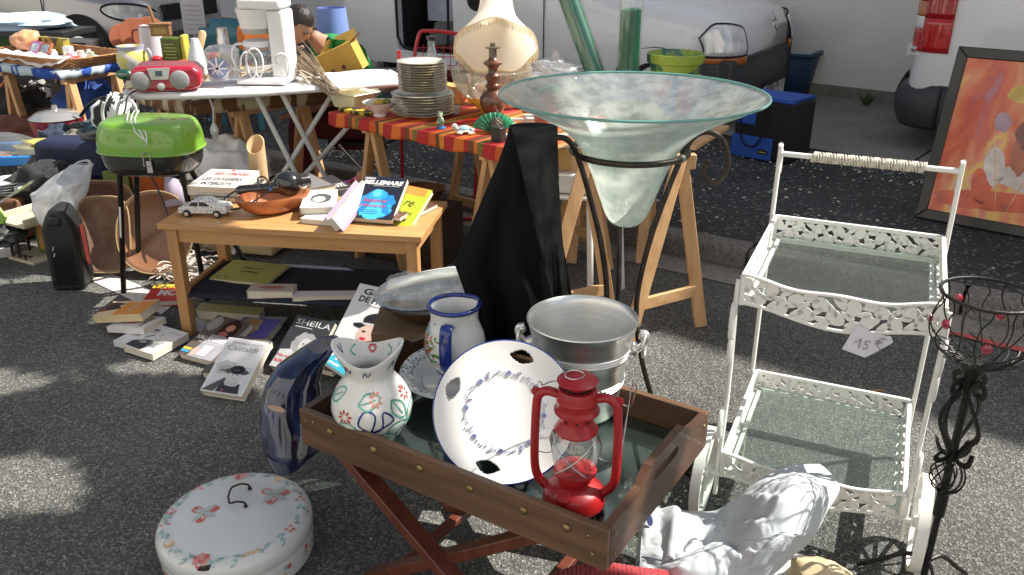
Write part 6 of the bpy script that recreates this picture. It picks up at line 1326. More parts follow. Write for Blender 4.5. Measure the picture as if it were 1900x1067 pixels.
# ------------------------------------------------------------ ironing board and its load
BL_ = G(235, 170, .86); BR_ = G(738, 137, .86); BU = norm(BR_-BL_); BV = V((-BU.y, BU.x, 0)); BLn = (BR_-BL_).length; BM_ = frame(BL_, BU, BV)
t = thing('ironing_board', 'ironing board with white quilted cover on crossed white legs', 'ironing board', V((BL_.x,BL_.y,0)))
def bw(s):
    return .19*min(1, (max(s,0)/.35)**.5*.62+.38*min(1,s/.9)) if s < .9 else .19*(1-max(0,(s-(BLn-.05))/.05)**2*.4)
quilt = mat('quilted_cover', (.78,.77,.79), .9, var=.04, scale=12, bump=.6, bscale=25)
mb = MB(); N = 60; top = []; 
def bq(u, v):
    s = BLn*u; a = (v-.5)*2; w_ = bw(s)*(1 if 0 < u < 1 else .72); return BM_ @ V((s, w_*max(-1,min(1,a*1.25)) , -.0+(-.030*max(0,(abs(a)-.8)/.2)) + .006*math.sin(s*26+3*a)*max(0,(abs(a)-.5))+.003*nz((s*9,a*3,0),1,2)))
mb.grid(bq, N, 20); mb.grid(lambda u, v: BM_ @ V((BLn*u, bw(BLn*u)*(v*2-1)*.98, -.03)), N, 4)
mb.tube([BM_ @ V((BLn*k/30, -bw(BLn*k/30)*1.0, -.018)) for k in range(31)], .016, 8); mb.tube([BM_ @ V((BLn, (k/8-.5)*2*.16, -.018)) for k in range(9)], .018, 8)
mb.tube([BM_ @ V((0, (k/8-.5)*2*.10, -.018)) for k in range(9)], .016, 8)
build('board', mb, quilt, t, angle=60)
wt = mat('white_tube', (.72,.74,.74), .35)
gp_ = lambda x, y, yy: Q(x, y, yy)
for (p, q) in (((475,175,4.35),(560,345,4.30)),((525,178,4.30),(612,345,4.40)),((618,172,4.45),(520,330,4.30)),((700,175,4.6),(560,330,4.45))):
    a = Q(*p); b = Q(*q); d = b-a; f = a+d*((0.02-a.z)/d.z); a = a+d*((.83-a.z)/d.z); mb = MB(); mb.tube([a, f], .013, 8); build('leg', mb, wt, t)
# radio
c = G(310, 163, .866); t = thing('radio_player', 'red portable radio cd player with two grey speakers on the ironing board end', 'radio', c, R(8)); RM = Matrix.Translation(c) @ Rz(R(14))
rr = mat('radio_red', (.40,.01,.035), .2, coat=.8, var=.1); gs = mat('speaker_grey', (.30,.30,.31), .6, bump=.6, bscale=300, var=.1)
mb = MB(); mb.prism([(-.12,.0),(.12,.0),(.17,.018),(.175,.08),(.14,.112),(-.10,.118),(-.135,.10),(-.145,.05)], -.11, .10, M=RM @ Matrix(((1,0,0,0),(0,0,1,0),(0,1,0,0),(0,0,0,1)))); build('body', mb, rr, t, bevel=.018, seg=4)
for x in (-.095,.075): mb = MB(); mb.ell(RM @ V((x,-.112,.052)), (.044,.010,.044), 24, 12, rot=RM.to_3x3()); build('speaker', mb, gs, t)
mb = MB(); mb.prism([(-.038,-.024),(.036,-.024),(.05,.028),(-.05,.028)], 0, .008, M=RM @ T_(-.01,-.110,.082) @ Rx(PI/2)); mb.prism([(-.016,-.01),(.014,-.01),(.014,.014),(-.016,.014)], .008, .011, mi=1, M=RM @ T_(-.01,-.110,.084) @ Rx(PI/2)); build('display', mb, [mat('silver_plastic', (.55,.55,.56), .3, metal=.3), mat('lcd', (.08,.10,.13), .2)], t)
mb = MB(); mb.lathe([(0,0),(.017,0),(.017,.010),(.013,.012),(0,.012)], 20, RM @ T_(-.01,-.112,.026) @ Rx(PI/2)); build('dial', mb, mat('silver_plastic', (.55,.55,.56), .3), t)
mb = MB(); mb.box(RM @ V((.176,.0,.07)), (.003,.016,.02), R(14)); mb.box(RM @ V((.172,-.01,.03)), (.004,.008,.008), R(14)); build('sockets', mb, mat('white_mark', (.7,.7,.7), .5), t)
mb = MB(); mb.tube(bez([V((c.x-.10,c.y-.05,.872)), V((c.x-.12,c.y-.16,.86)), V((c.x-.13,c.y-.2,.80)), V((c.x-.14,c.y-.25,.74)), Q(248,225,3.66), Q(245,262,3.60), Q(262,300,3.58), Q(290,345,3.55), Q(312,400,3.5)], 6), .004, 6); build('cable', mb, black_plastic, t)
# coffee maker
c = G(497, 152, .866); t = thing('coffee_maker', 'white electric coffee maker with glass jug on the ironing board', 'coffee maker', c); Km = Matrix.Translation(c) @ Rz(R(-4))
mb = MB(); mb.box((0,.0,.016), (.25,.20,.032), M=Km); mb.box((.085,.03,.18), (.085,.16,.33), M=Km); build('body', mb, white_plastic, t, bevel=.016, seg=3)
mb = MB(); mb.lathe([(0,.235),(.066,.235),(.072,.26),(.088,.345),(.09,.35),(0,.35)], 36, Km @ T_(-.03,0,0), mis=[1,1,0,0,0]); build('filter_holder', mb, [white_plastic, mat('grey_band', (.45,.46,.48), .3, metal=.4)], t)
mb = MB(); mb.box((.02,.01,.375), (.21,.19,.05), M=Km); build('lid', mb, white_plastic, t, bevel=.014, seg=3)
mb = MB(); mb.lathe([(0,.034),(.058,.036),(.078,.06),(.083,.10),(.075,.15),(.062,.175),(.064,.19)], 36, Km @ T_(-.03,0,0)); jg = build('glass_jug', mb, thin_glass('jug_glass', (.88,.9,.9), .14, .03, milk=.06), t)
mb = MB(); mb.lathe([(.064,.172),(.070,.176),(.068,.20),(0,.212)], 30, Km @ T_(-.03,0,0)); mb.tube([Km @ V(p) for p in bez([(-.09,-.01,.185),(-.135,-.03,.18),(-.15,-.04,.13),(-.135,-.03,.07),(-.11,-.02,.055)], 6)], .011, 8, flat=.6); build('jug_handle', mb, white_plastic, jg)
mb = MB()
cp = []
for r_, o_, z_ in ((.05,(-.05,-.12),.10),(.055,(-.02,-.115),.11),(.045,(.11,-.11),.10)): cp += [Km @ V((o_[0]+r_*.6*math.cos(a)+.002*k, o_[1]+.01*math.sin(2*a), z_+r_*1.2*math.sin(a))) for k, a in enumerate([PI-2*PI*k/14 for k in range(14)])]
mb.tube(bez(cp, 3), .0045, 6)
build('cord', mb, white_plastic, t)
# clear food-processor jug and kitchen bits left of it
c = G(418, 150, .866); lt('blender_jug', 'clear plastic mixing jug left of the white coffee maker', 'jug', c, [(0,0),(.06,0),(.075,.01),(.08,.10),(.085,.15),(.06,.17),(.0,.18)], thin_glass('clear_plastic', (.9,.92,.94), .25, .06, milk=.25, milkcol=(.8,.82,.86)), n=30)
mb = MB(); q = c+V((.0,-.09,.075)); mb.disc(q, (1,0,0), (0,.3,1), .05, .05, 26); 
for k in range(4): a = k*PI/4; mb.beam(q+V((.05*math.cos(a),-.006,.05*math.sin(a))), q-V((.05*math.cos(a),.006,.05*math.sin(a))), .006, .006, mi=1)
tag(build('slicing_disc', mb, [mat('blue_tint', (.35,.42,.65), .2, coat=.5), white_plastic], solid=.003), 'round pale blue slicing disc with white spokes against the clear jug', 'disc')
lt('thermos_flask', 'steel vacuum flask standing behind the clear jug', 'flask', V((-1.72,5.3,.76)), [(0,0),(.035,0),(.035,.2),(.03,.21),(.03,.26),(0,.265)], steel, 24)
lt('plastic_funnel', 'white plastic bottle-shaped container behind the clear jug', 'container', V((-1.80,5.05,.80)), [(0,0),(.06,0),(.055,.07),(.03,.15),(.02,.19),(0,.19)], mat('milky_plastic', (.65,.72,.75), .4), 24)
# plug hanging under the board
mb = MB(); a = Q(388,180,4.15); b = Q(396,228,4.12); mb.tube([a,(a+b)/2+V((.01,0,0)),b], .004, 6); mb.lathe([(0,-.07),(.012,-.068),(.019,-.05),(.021,-.03),(.012,-.01),(.006,.0)], 14, Matrix.Translation(b)); 
for s in (-1,1): mb.tube([b+V((s*.007,0,-.068)), b+V((s*.007,0,-.088))], .0025, 6)
tag(build('power_plug', mb, mat('plug_white', (.6,.6,.57), .4)), 'white electric plug hanging on its flex under the ironing board', 'plug')
# twig bundle
mb = MB(); a0 = G(550, 110, .95); b0 = G(622, 172, .84); d = b0-a0
for k in range(46):
    o1 = V((rnd.gauss(0,.045), rnd.gauss(0,.03), rnd.gauss(0,.035))); o2 = V((rnd.gauss(0,.012), rnd.gauss(0,.01), rnd.gauss(0,.010)))
    mb.tube(bez([a0+o1-d*.15, a0+o1*.6+d*.4+V((0,0,.01)), b0+o2], 3), rnd.uniform(.002,.0045), 4)
    if k % 2: mb.ell(a0+o1-d*.12, (.014,.010,.009), 7, 5)
t = thing('twig_bundle', 'bundle of dried brown twigs tied with string on the ironing board', 'twigs', a0); build('twigs', mb, mat('twig_brown', (.16,.09,.05), .85, col2=(.45,.36,.26), scale=30), t)
mb = MB(); m_ = a0+d*.62
for k in range(5): mb.tube([m_+d*(.03*k-.05)+V((.03*math.cos(a), .02*math.sin(a), .025*math.sin(a+k))) for a in [2*PI*j/14 for j in range(14)]], .003, 5, closed=True)
for k in range(5): mb.tube(bez([m_, m_+V((rnd.uniform(-.10,.03),-.03,rnd.uniform(-.02,.05))), m_+V((rnd.uniform(-.12,.06),-.04,rnd.uniform(-.09,.0)))], 5), .0028, 5)
build('string', mb, mat('pale_string', (.6,.56,.46), .9), t)
# blue lamp shade, ochre box, behind
lt('lamp_shade', 'plain blue conical lampshade standing on the table behind the ironing board', 'lampshade', V((-1.06,5.3,.90)), [(.105,0),(.082,.235),(.080,.235),(.103,0)], mat('blue_shade', (.17,.25,.58), .8, var=.05), 40)
t = thing('ochre_box', 'tilted ochre cardboard toy box with two purple spots behind the board', 'box', V((-.98,4.95,.80))); Mx = T_(-.96,4.97,.875) @ Ry(R(-24)) @ Rz(R(-12))
mb = MB(); mb.box((0,0,0), (.24,.10,.16), M=Mx); mb.add([Mx @ V(p) for p in ((-.12,.05,.08),(.12,.05,.08),(.12,.10,.13),(-.12,.10,.13))], [(0,1,2,3)]); mb.add([Mx @ V(p) for p in ((.12,-.05,.08),(.12,.05,.08),(.18,.05,.10),(.18,-.05,.10))], [(0,1,2,3)]); build('carton', mb, mat('ochre_card', (.52,.32,.06), .7), t)
for x in (-.05,.02):
    mb = MB(); mb.disc(Mx @ V((x,-.0515,-.03)), Mx.to_3x3() @ V((1,0,0)), Mx.to_3x3() @ V((0,0,1)), .012, .014, 14)
    build('spot', mb, mat('purple_spot', (.15,.03,.06), .6), t)
bx('dark_casket', 'dark flat case under the right end of the ironing board on the back table', 'case', V((-.75,4.98,.80)), (.45,.16,.05), R(10), black_plastic)

# table behind the ironing board
ta = [(-1.62,4.30),(-.95,4.62),(-.60,5.10),(-1.2,5.75),(-2.35,5.45),(-2.1,4.7)]
t = thing('back_table', 'stall table with brown checked cloth behind the ironing board', 'table', V((-1.5,5,0))); mb = MB(); mb.prism(ta, .745, .765); build('board', mb, pine_b, t)
mb = MB(); mb.add([V((x,y,.768)) for x, y in ta], [tuple(range(6))])
for a, b in zip(ta, ta[1:]+ta[:1]): a = V((*a,0)); b = V((*b,0)); mb.grid(lambda u, v: a+(b-a)*u+V((0,0,.768-.06*v)), 6, 1)
build('tablecloth', mb, mat('brown_check', (.14,.07,.03), .9, col2=(.50,.42,.28), scale=1, stretch=(16,4,4), thr=(.5,.55)), t, solid=.003)
std_trestle('wooden trestle under the ironing board, left of its crossed legs', (-1.40,4.46,0), (-1.15,4.75,0), (.55,-.3,0), h=.735, s=.14)
std_trestle('wooden trestle deep under the back table behind the green barbecue', (-2.0,5.0,0), (-1.8,5.4,0), (.5,-.2,0), h=.735)
# kitchenware on it (left part)
zt = .77
c = G(250, 136, zt); t = thing('painted_jar', 'yellow painted pottery jar with lilac rim left of the red radio', 'jar', c)
mb = MB(); mb.lathe([(0,0),(.05,0),(.07,.02),(.088,.07),(.085,.11),(.07,.135),(.072,.145),(.078,.16),(.068,.16),(.06,.14),(0,.12)], 36, Matrix.Translation(c), mis=[0,0,0,0,0,1,1,1,0,0]); mb.tube(bez([c+V(p) for p in ((.08,0,.13),(.11,-.02,.14),(.12,-.02,.10),(.09,0,.06))], 5), .009, 8, mi=1)
build('body', mb, [mat('yellow_floral', (.62,.56,.16), .3, col2=(.62,.6,.55), scale=14, thr=(.5,.55), coat=.4), mat('lilac_rim', (.45,.45,.6), .3)], t)
for k, (x, y, r_) in enumerate(((190,90,.085),(205,86,.105),(222,86,.11))):
    c = G(x, y, .80)*0+V((-2.62+.10*k, 6.0-.02*k, .80)); mb = MB(); mb.lathe([(0,-.006),(r_,-.006),(r_,.006),(0,.006)], 32, Matrix.Translation(c+V((0,0,r_))) @ Rz(R(25)) @ Rx(R(80)))
    tag(build('terracotta_dish', mb, mat('red_clay', (.36,.11,.05), .6, var=.2), bevel=.003), 'brown clay disc standing on edge, '+('smallest at the left','middle one of the three','largest at the right')[k], 'dish', 'brown clay discs in a row')
c = V((-2.33,5.75,zt)); t = thing('enamel_jug', 'white enamel jug with thin red-brown rim behind the painted jar', 'jug', c); mb = MB(); mb.lathe([(0,0),(.075,0),(.078,.02),(.066,.20),(.068,.215),(.064,.215),(.06,.02),(0,.015)], 32, Matrix.Translation(c)); build('body', mb, mat('white_enamel', (.70,.70,.74), .25, coat=.4), t)
mb = MB(); mb.tube([c+V((.068*math.cos(a), .068*math.sin(a), .215)) for a in [2*PI*k/30 for k in range(30)]], .004, 6, closed=True); mb.tube(bez([c+V(p) for p in ((-.066,0,.19),(-.11,0,.18),(-.12,0,.11),(-.10,0,.05),(-.075,0,.03))], 6), .006, 8); build('handle', mb, mat('brown_enamel', (.2,.04,.03), .3), t)
c = V((-2.08,5.45,zt)); t = thing('oil_tin', 'green and yellow printed oil tin in the middle of the back table', 'tin', c); mb = MB(); mb.box(c+V((0,0,.09)), (.13,.07,.18), R(-5)); build('body', mb, mat('green_tin', (.09,.13,.02), .35, var=.3, scale=20), t, bevel=.012)
mb = MB(); mb.box(c+V((.075,.0,.10)), (.03,.074,.19), R(-5)); build('side', mb, mat('yellow_tin', (.55,.48,.08), .4), t, bevel=.01)
mb = MB()
for k in range(6): mb.box(c+V((-.01+.004*(k%2),-.0365,.14-.02*k)), (.06+.015*((k*7)%3),.001,.005), R(-5))
build('print', mb, mat('tin_print', (.5,.5,.2), .5), t, smooth=False)
mb = MB(); Mx = T_(-2.10,5.35,.97) @ Rz(R(10)); mb.box((0,0,.03), (.11,.08,.06), M=Mx); mb.box((0,0,.068), (.12,.09,.012), M=Mx); mb.box((0,-.041,.03), (.07,.004,.035), M=Mx, mi=1); mb.tube([Mx @ V((-.03,0,.07)), Mx @ V((-.05,0,.17))], .010, 8)
tag(build('coffee_grinder', mb, [mat('grinder_wood', (.25,.13,.06), .5), mat('brass_label', (.35,.25,.07), .4)], bevel=.003), 'small wooden coffee grinder standing on top of the green oil tin', 'grinder')
mb = MB(); mb.tube([V((-1.93,5.35,.79)), V((-1.91,5.36,.84)), V((-1.865,5.38,.98)), V((-1.862,5.38,.995))], [.018,.024,.024,.014], 14); tag(build('wooden_pestle', mb, bam), 'pale wooden pestle standing slanted among the tins', 'pestle')
for k, (x, y, r_, h_, cc, lab) in enumerate(((-1.93,5.25,.05,.07,(.45,.13,.03),'round orange-brown tin right of the green oil tin'),(-1.78,5.28,.055,.11,(.38,.06,.03),'tall red-brown tin with yellow band behind the red radio'),(-2.0,5.12,.045,.05,(.30,.32,.33),'small grey metal tin in front of the green oil tin'),(-1.88,5.05,.06,.04,(.60,.42,.05),'low yellow tin just behind the red radio'))):
    lt('round_tin', lab, 'tin', V((x,y,zt)), [(0,0),(r_,0),(r_,h_*.8),(r_*1.04,h_*.82),(r_*1.04,h_),(0,h_)], mat('tin_%d' % k, cc, .35, var=.2, coat=.3), 28)
mb = MB(); a = V((-2.25,5.5,.79))
for k in range(4): lump(mb, a+V((.06*k-.1,.02*k,.015)), (.035,.03,.022), k, .2, 2, 12, 8)
tag(build('red_ribbon', mb, mat('red_cloth', (.5,.01,.02), .6)), 'crumpled red ribbon behind the yellow painted jar', 'ribbon')
mb = MB(); mb.ell(V((-2.20,4.98,.80)), (.05,.035,.03), 16, 10); mb.tube([V((-2.16,4.98,.80)), V((-2.12,4.97,.80))], .012, 8); tag(build('green_glass_pear', mb, thin_glass('green_glass', (.05,.35,.22), .15, .04, milk=.4, milkcol=(.02,.2,.12))), 'dark green glass ornament lying left of the painted jar', 'ornament')
# turquoise plastic chairs
tq = mat('turquoise_plastic', (.05,.19,.24), .4, var=.1)
def chair(c, rz, lab):
    t = thing('garden_chair', lab, 'chair', c, rz, 'turquoise plastic garden chairs'); Mx = Matrix.Translation(c) @ Rz(rz); 
    mb = MB(); mb.box((0,0,.42), (.44,.42,.03), M=Mx); build('seat', mb, tq, t, bevel=.01)
    mb = MB(); mb.grid(lambda u, v: Mx @ V(((u-.5)*.42*(1-.15*v), .21+.09*v-.03*math.sin(PI*u), .44+.42*v)), 8, 6); build('backrest', mb, tq, t, solid=.018)
    for x in (-.2,.2):
        mb = MB(); mb.tube([Mx @ V(p) for p in bez([(x,.22,.64),(x*1.15,.1,.66),(x*1.15,-.16,.65),(x*1.1,-.2,.42)], 5)], .016, 8); build('armrest', mb, tq, t)
        for y in (-.19,.2): mb = MB(); mb.beam(Mx @ V((x,y,.42)), Mx @ V((x*1.2,y*1.15,0)), .04, .04); build('leg', mb, tq, t)
chair(V((-2.45,7.15,0)), R(-20), 'turquoise plastic garden chair nearest the silver car headlight'); chair(V((-2.1,7.0,.0)), R(160), 'turquoise plastic garden chair behind the clear jug, turned the other way')
mb = MB(); mb.box(V((-2.48,7.0,.92)), (.20,.01,.26), R(-15)); 
for k in range(6): mb.box(V((-2.48+.0015*k,6.993,1.0-.035*k)), (.15,.002,.004), R(-15), mi=1)
tag(build('paper_sheet', mb, [mat('sheet_grey', (.5,.5,.52), .8), mat('sheet_ink', (.25,.2,.3), .8)]), 'printed paper sheet hanging over a turquoise garden chair', 'paper')
bx('orange_cushion', 'orange folded cushion behind the white coffee maker', 'cushion', V((-1.58,5.6,.93)), (.28,.10,.16), R(20), mat('orange_cloth', (.6,.18,.04), .85), bevel=.04)

# ------------------------------------------------------------ barbecue
c = V((-1.56,3.68,0)); t = thing('barbecue', 'small green-lidded charcoal barbecue on black tube legs', 'barbecue', c); Mx = Matrix.Translation(c) @ Rz(R(-6))
gl = mat('green_enamel', (.17,.37,.035), .22, coat=.7, var=.08, scale=3)
def dome(zb, zt, dx, dy, inx, iny, k=1):
    def f(u, v):
        a = 2*PI*u; n_ = 2.9; ca, sa = math.cos(a), math.sin(a); q = (abs(ca)**n_+abs(sa)**n_)**(-1/n_); s = math.cos(v*PI/2)**.55
        return Mx @ V((ca*q*(inx+(dx-inx)*s)*(1 if v < 1 else 0), sa*q*(iny+(dy-iny)*s)*(1 if v < 1 else 0), zb+(zt-zb)*math.sin(v*PI/2)))
    return f
mb = MB(); mb.grid(dome(.70,.825,.215,.16,.15,.10), 64, 12, closeu=True); f_ = dome(.70,.825,.215,.16,.15,.10); mb.tube([f_(k/64,0) for k in range(64)], .006, 6, closed=True)
lid_ = build('lid', mb, gl, t, angle=70)
mb = MB(); mb.grid(dome(.694,.595,.205,.15,.13,.085), 64, 10, closeu=True); build('fire_bowl', mb, mat('black_enamel', (.014,.014,.013), .25, coat=.5), t, angle=70)
mb = MB(); mb.tube([Mx @ V(p) for p in bez([(-.21,-.05,.74),(-.27,-.06,.745),(-.29,0,.745),(-.27,.05,.745),(-.21,.05,.74)], 5)], .012, 8); build('handle', mb, black_plastic, lid_)
mb = MB(); mb.tube([Mx @ V(p) for p in ((.045,-.165,.715),(.045,-.170,.66),(.075,-.170,.66),(.075,-.165,.715))], .0025, 6, closed=True); mb.box(Mx @ V((.062,-.158,.655)), (.022,.006,.05)); build('latch', mb, steel, t)
for z in (.745,.765): mb = MB(); mb.ell(Mx @ V((.06,-.158+.1*(z-.745),z)), (.004,.003,.004), 8, 6); build('rivet', mb, steel, lid_)
for (a, b) in (((-.12,-.08,.62),V((-1.815,3.70,0))),((.15,-.06,.62),V((-1.40,3.62,.0))),((.10,.08,.62),V((-1.30,3.98,0))),((-.13,.08,.62),V((-1.86,3.99,0)))):
    mb = MB(); mb.tube([Mx @ V(a), b], .0125, 10); build('leg', mb, black_iron, t)
mb = MB(); a = Mx @ V((-.12,-.08,.62)); b = V((-1.815,3.70,0)); mb.beam(a+(b-a)*.28+V((0,-.013,0)), a+(b-a)*.52+V((0,-.013,0)), .002, .014); build('sticker', mb, mat('sticker_white', (.7,.7,.7), .5), t)
mb = MB()
for k in range(3): mb.tube(bez([Q(240+9*k,205,3.72), Q(236+7*k,222,3.6), Q(246+6*k,232+4*k,3.56), Q(252+9*k,246,3.52), Q(266+3*k,258+4*k,3.5)], 5), .0024, 4)
tag(build('plastic_strips', mb, white_plastic), 'thin white plastic strips trailing over the green barbecue lid', 'strips')

# ------------------------------------------------------------ left ground group
c = G(137, 532); t = thing('jerry_can', 'black plastic jerry can standing upright on the road', 'jerry can', c, R(4)); Mx = Matrix.Translation(c) @ Rz(R(6)) @ Matrix.Diagonal((.84,.9,1,1))
mb = MB(); pr = [(-.085,0),(.085,0),(.090,.05),(.092,.27),(.075,.335),(.045,.385),(.02,.40),(-.025,.40),(-.055,.36),(-.088,.30),(-.09,.05)]
mb.prism(pr, -.06, .10, M=Mx @ Matrix(((1,0,0,0),(0,0,1,0),(0,1,0,0),(0,0,0,1)))); build('body', mb, mat('jerry_black', (.012,.013,.014), .45, var=.3, bump=.3, bscale=40), t, bevel=.02, seg=4)
mb = MB(); mb.box((0,-.062,.13), (.12,.01,.20), M=Mx); build('front_recess', mb, mat('recess_black', (.004,.004,.004), .3), t, bevel=.004)
for k in range(2): mb = MB(); mb.box((-.035,-.069,.215-.03*k), (.004,.002,.02), M=Mx, rot=Matrix.Rotation(.4, 3, 'Y')); build('mark', mb, mat('white_mark', (.7,.7,.7), .5), t)
mb = MB(); mb.box((.094,.03,.20), (.004,.05,.20), M=Mx); build('red_strip', mb, mat('dull_red', (.12,.02,.015), .5), t)
for z in (.33,): mb = MB(); mb.box((.0,-.055,.345), (.07,.03,.05), M=Mx); build('grip', mb, black_plastic, t, bevel=.012)
tan = mat('worn_brown', (.13,.055,.028), .55, col2=(.24,.12,.065), scale=8, bump=.3, bscale=60, coat=.15); stitch = mat('tan_edge', (.38,.26,.14), .8)
def otray(lab, c, wd, hh, lean, rz, m, nn=3.2, deep=.05):
    t = thing('wooden_dish', lab, 'dish', c, group='brown dishes leaning behind the jerry can'); Mx = Matrix.Translation(c) @ Rz(rz) @ Rx(R(90-lean)); mb = MB()
    def f(u, v):
        a = 2*PI*u; ca, sa = math.cos(a), math.sin(a); q = (abs(ca)**nn+abs(sa)**nn)**(-1/nn); r = v; return Mx @ V((ca*q*wd*r, hh+sa*q*hh*r, -deep*(1-r**3)+deep))
    mb.grid(f, 56, 12, closeu=True); build('dish', mb, m, t, solid=.008, angle=70); mb = MB(); mb.tube([f(k/56,1) for k in range(56)], .0045, 6, closed=True); build('edge', mb, stitch, t)
otray('large brown leather-look dish with stitched rim, leaning furthest back', G(185,500)+V((0,.10,.01)), .17, .20, 20, R(5), tan)
otray('rectangular brown scuffed dish leaning beside the black jerry can', G(205,508)+V((0,.0,.01)), .125, .185, 18, R(2), mat('scuffed_brown', (.15,.07,.04), .6, col2=(.28,.17,.11), scale=14, bump=.3), 4)
otray('big round smooth brown wooden dish leaning behind the barbecue leg', G(292,516)+V((0,.03,.01)), .19, .20, 22, R(-4), mat('smooth_brown', (.26,.12,.06), .4, var=.15, coat=.3), 2.2, .06)
# mop fringe / rope
mb = MB()
for k in range(150):
    p = G(345+rnd.gauss(0,26), 492+rnd.gauss(0,14), rnd.uniform(.02,.08)); a = rnd.random()*6.3; pts = [p]
    for j in range(5): a += rnd.uniform(-.7,.7); p = p+V((math.cos(a)*.018, math.sin(a)*.018, rnd.uniform(-.012,.012))); p.z = max(p.z,.008); pts.append(p)
    mb.tube(bez(pts, 2), .004, 4)
tag(build('rope_rug', mb, mat('cream_yarn', (.58,.52,.46), .95)), 'heap of cream fringed yarn beside the front table leg', 'yarn')
# carrier bag
film = thin_glass('carrier_film', (.9,.92,.94), .14, .2, milk=.62, milkcol=(.82,.85,.88), bscale=15, pat=.15)
c = G(108, 392, .10); t = thing('carrier_bag', 'white translucent plastic carrier bag with open handle loop, at the left', 'plastic bag', c)
mb = MB(); rb = [(408,85,135),(385,62,150),(360,58,158),(335,90,168),(318,118,168),(305,132,172)]
def cb2(u, v):
    q = v*(len(rb)-1); i = min(int(q), len(rb)-2); f = q-i; y = rb[i][0]*(1-f)+rb[i+1][0]*f; x0 = rb[i][1]*(1-f)+rb[i+1][1]*f; x1 = rb[i][2]*(1-f)+rb[i+1][2]*f; a = 2*PI*u
    p = Q((x0+x1)/2+(x1-x0)/2*math.cos(a), y, 4.02+.05*v); p.y += .11*math.sin(a)*(1-.8*v**2)+.02*nz(p, 9, 2); p.x += .018*nz(p, 12, 5); p.z += .01*nz(p, 20, 4); return p
mb.grid(cb2, 60, 30, closeu=True); build('bag', mb, film, t, angle=60)
mb = MB(); mb.tube(bez([Q(x, y, 4.07) for x, y in ((128,318),(140,304),(156,298),(166,300),(168,312),(158,330),(150,345))], 6), .012, 8, flat=.35); build('handle', mb, film, t)
# toy house
c = G(66, 478); t = thing('toy_house', 'toy wooden house with green gable, dark posts and cream base', 'dollhouse', c); Mx = Matrix.Translation(c) @ Rz(R(-28)); cr_ = mat('toy_cream', (.50,.46,.34), .5); tg = mat('toy_green', (.22,.40,.05), .4); tb = mat('toy_brown', (.05,.02,.015), .5)
mb = MB(); mb.box((0,.07,.008), (.20,.30,.016), M=Mx); build('base', mb, cr_, t, bevel=.003)
mb = MB(); mb.box((.04,.12,.11), (.11,.17,.18), M=Mx); mb.box((.04,.034,.11), (.06,.004,.14), M=Mx, mi=1); mb.box((-.016,.12,.12), (.004,.06,.12), M=Mx, mi=1); build('wall', mb, [mat('toy_dark_green', (.06,.16,.03), .5), mat('toy_orange', (.55,.22,.03), .5)], t)
for x, y in ((-.085,-.06),(-.085,.03),(-.03,-.06)): mb = MB(); mb.box((x,y,.10), (.013,.013,.18), M=Mx); build('post', mb, tb, t, bevel=.002)
mb = MB(); mb.box((0,.06,.205), (.22,.30,.014), M=Mx); mb.box((-.108,.06,.225), (.01,.30,.04), M=Mx); mb.box((.108,.06,.225), (.01,.30,.04), M=Mx); build('roof', mb, cr_, t, bevel=.003)
mb = MB(); mb.prism([(-.11,.19),(-.03,.21),(.0,.25),(-.05,.30),(-.11,.26)], -.105, -.092, M=Mx @ Matrix(((1,0,0,0),(0,0,1,0),(0,1,0,0),(0,0,0,1)))); build('gable', mb, tg, t, bevel=.002)
mb = MB(); mb.box((0,-.07,.04), (.17,.006,.006), M=Mx); mb.box((.03,-.07,.02),(.008,.008,.04),M=Mx); build('railing', mb, tb, t)
lt('basin', 'round lilac plastic basin behind the carrier bag', 'basin', G(176,360,.14), [(0,0),(.06,0),(.085,.05),(.088,.055),(.08,.05),(0,.01)], mat('lilac_plastic', (.42,.38,.55), .4))
bx('cardboard_tray', 'small brown box holding the carrier bag beside the toy house', 'box', G(100,425,.0)+V((0,.12,.08)), (.24,.22,.16), R(-25), mat('old_card', (.2,.13,.08), .8))
t = thing('frying_pan', 'large round black pan leaning behind the barbecue', 'pan', G(243,372,.0)); Mx = Matrix.Translation(G(243,392,.02)+V((0,.35,.02))) @ Rx(R(62)); mb = MB(); mb.lathe([(0,0),(.15,0),(.18,.04),(.183,.04),(.155,.006),(0,.008)], 44, Mx @ T_(0,.17,0)); build('pan', mb, mat('pan_black', (.02,.022,.02), .35, var=.3), t, solid=.003)
mb = MB(); mb.tube([Mx @ V((-.0,.35,.03)), Mx @ V((-.12,.46,.03))], .014, 8); build('handle', mb, black_plastic, t)
bx('blue_bin', 'dark blue plastic box behind the barbecue legs', 'box', G(278,400,0)+V((0,.3,.11)), (.30,.24,.22), R(-8), mat('royal_plastic', (.01,.05,.16), .4), bevel=.01)
bx('red_box', 'orange red cardboard box standing behind the black pan', 'box', V((-1.92,4.45,.20)), (.16,.12,.40), R(10), mat('orange_card', (.55,.12,.02), .6))
bx('green_board', 'olive green board leaning left of the orange red box', 'board', V((-2.10,4.45,.19)), (.15,.03,.38), R(-10), mat('olive_board', (.12,.15,.02), .6))
bx('brown_board', 'brown wooden board leaning behind the carrier bag', 'board', V((-2.28,4.5,.16)), (.22,.03,.32), R(-10), mat('brown_board', (.20,.10,.04), .6))
t = thing('lilac_book', 'lilac spiral pamphlet standing open beside the wooden table', 'pamphlet', G(330,378,.0)); mb = MB(); mb.add([Q(306,385,4.0), Q(352,378,3.95), Q(330,333,4.05), Q(306,325,4.1)], [(0,1,2,3)]); build('page', mb, mat('lilac_paper', (.42,.36,.45), .7), t, solid=.006)
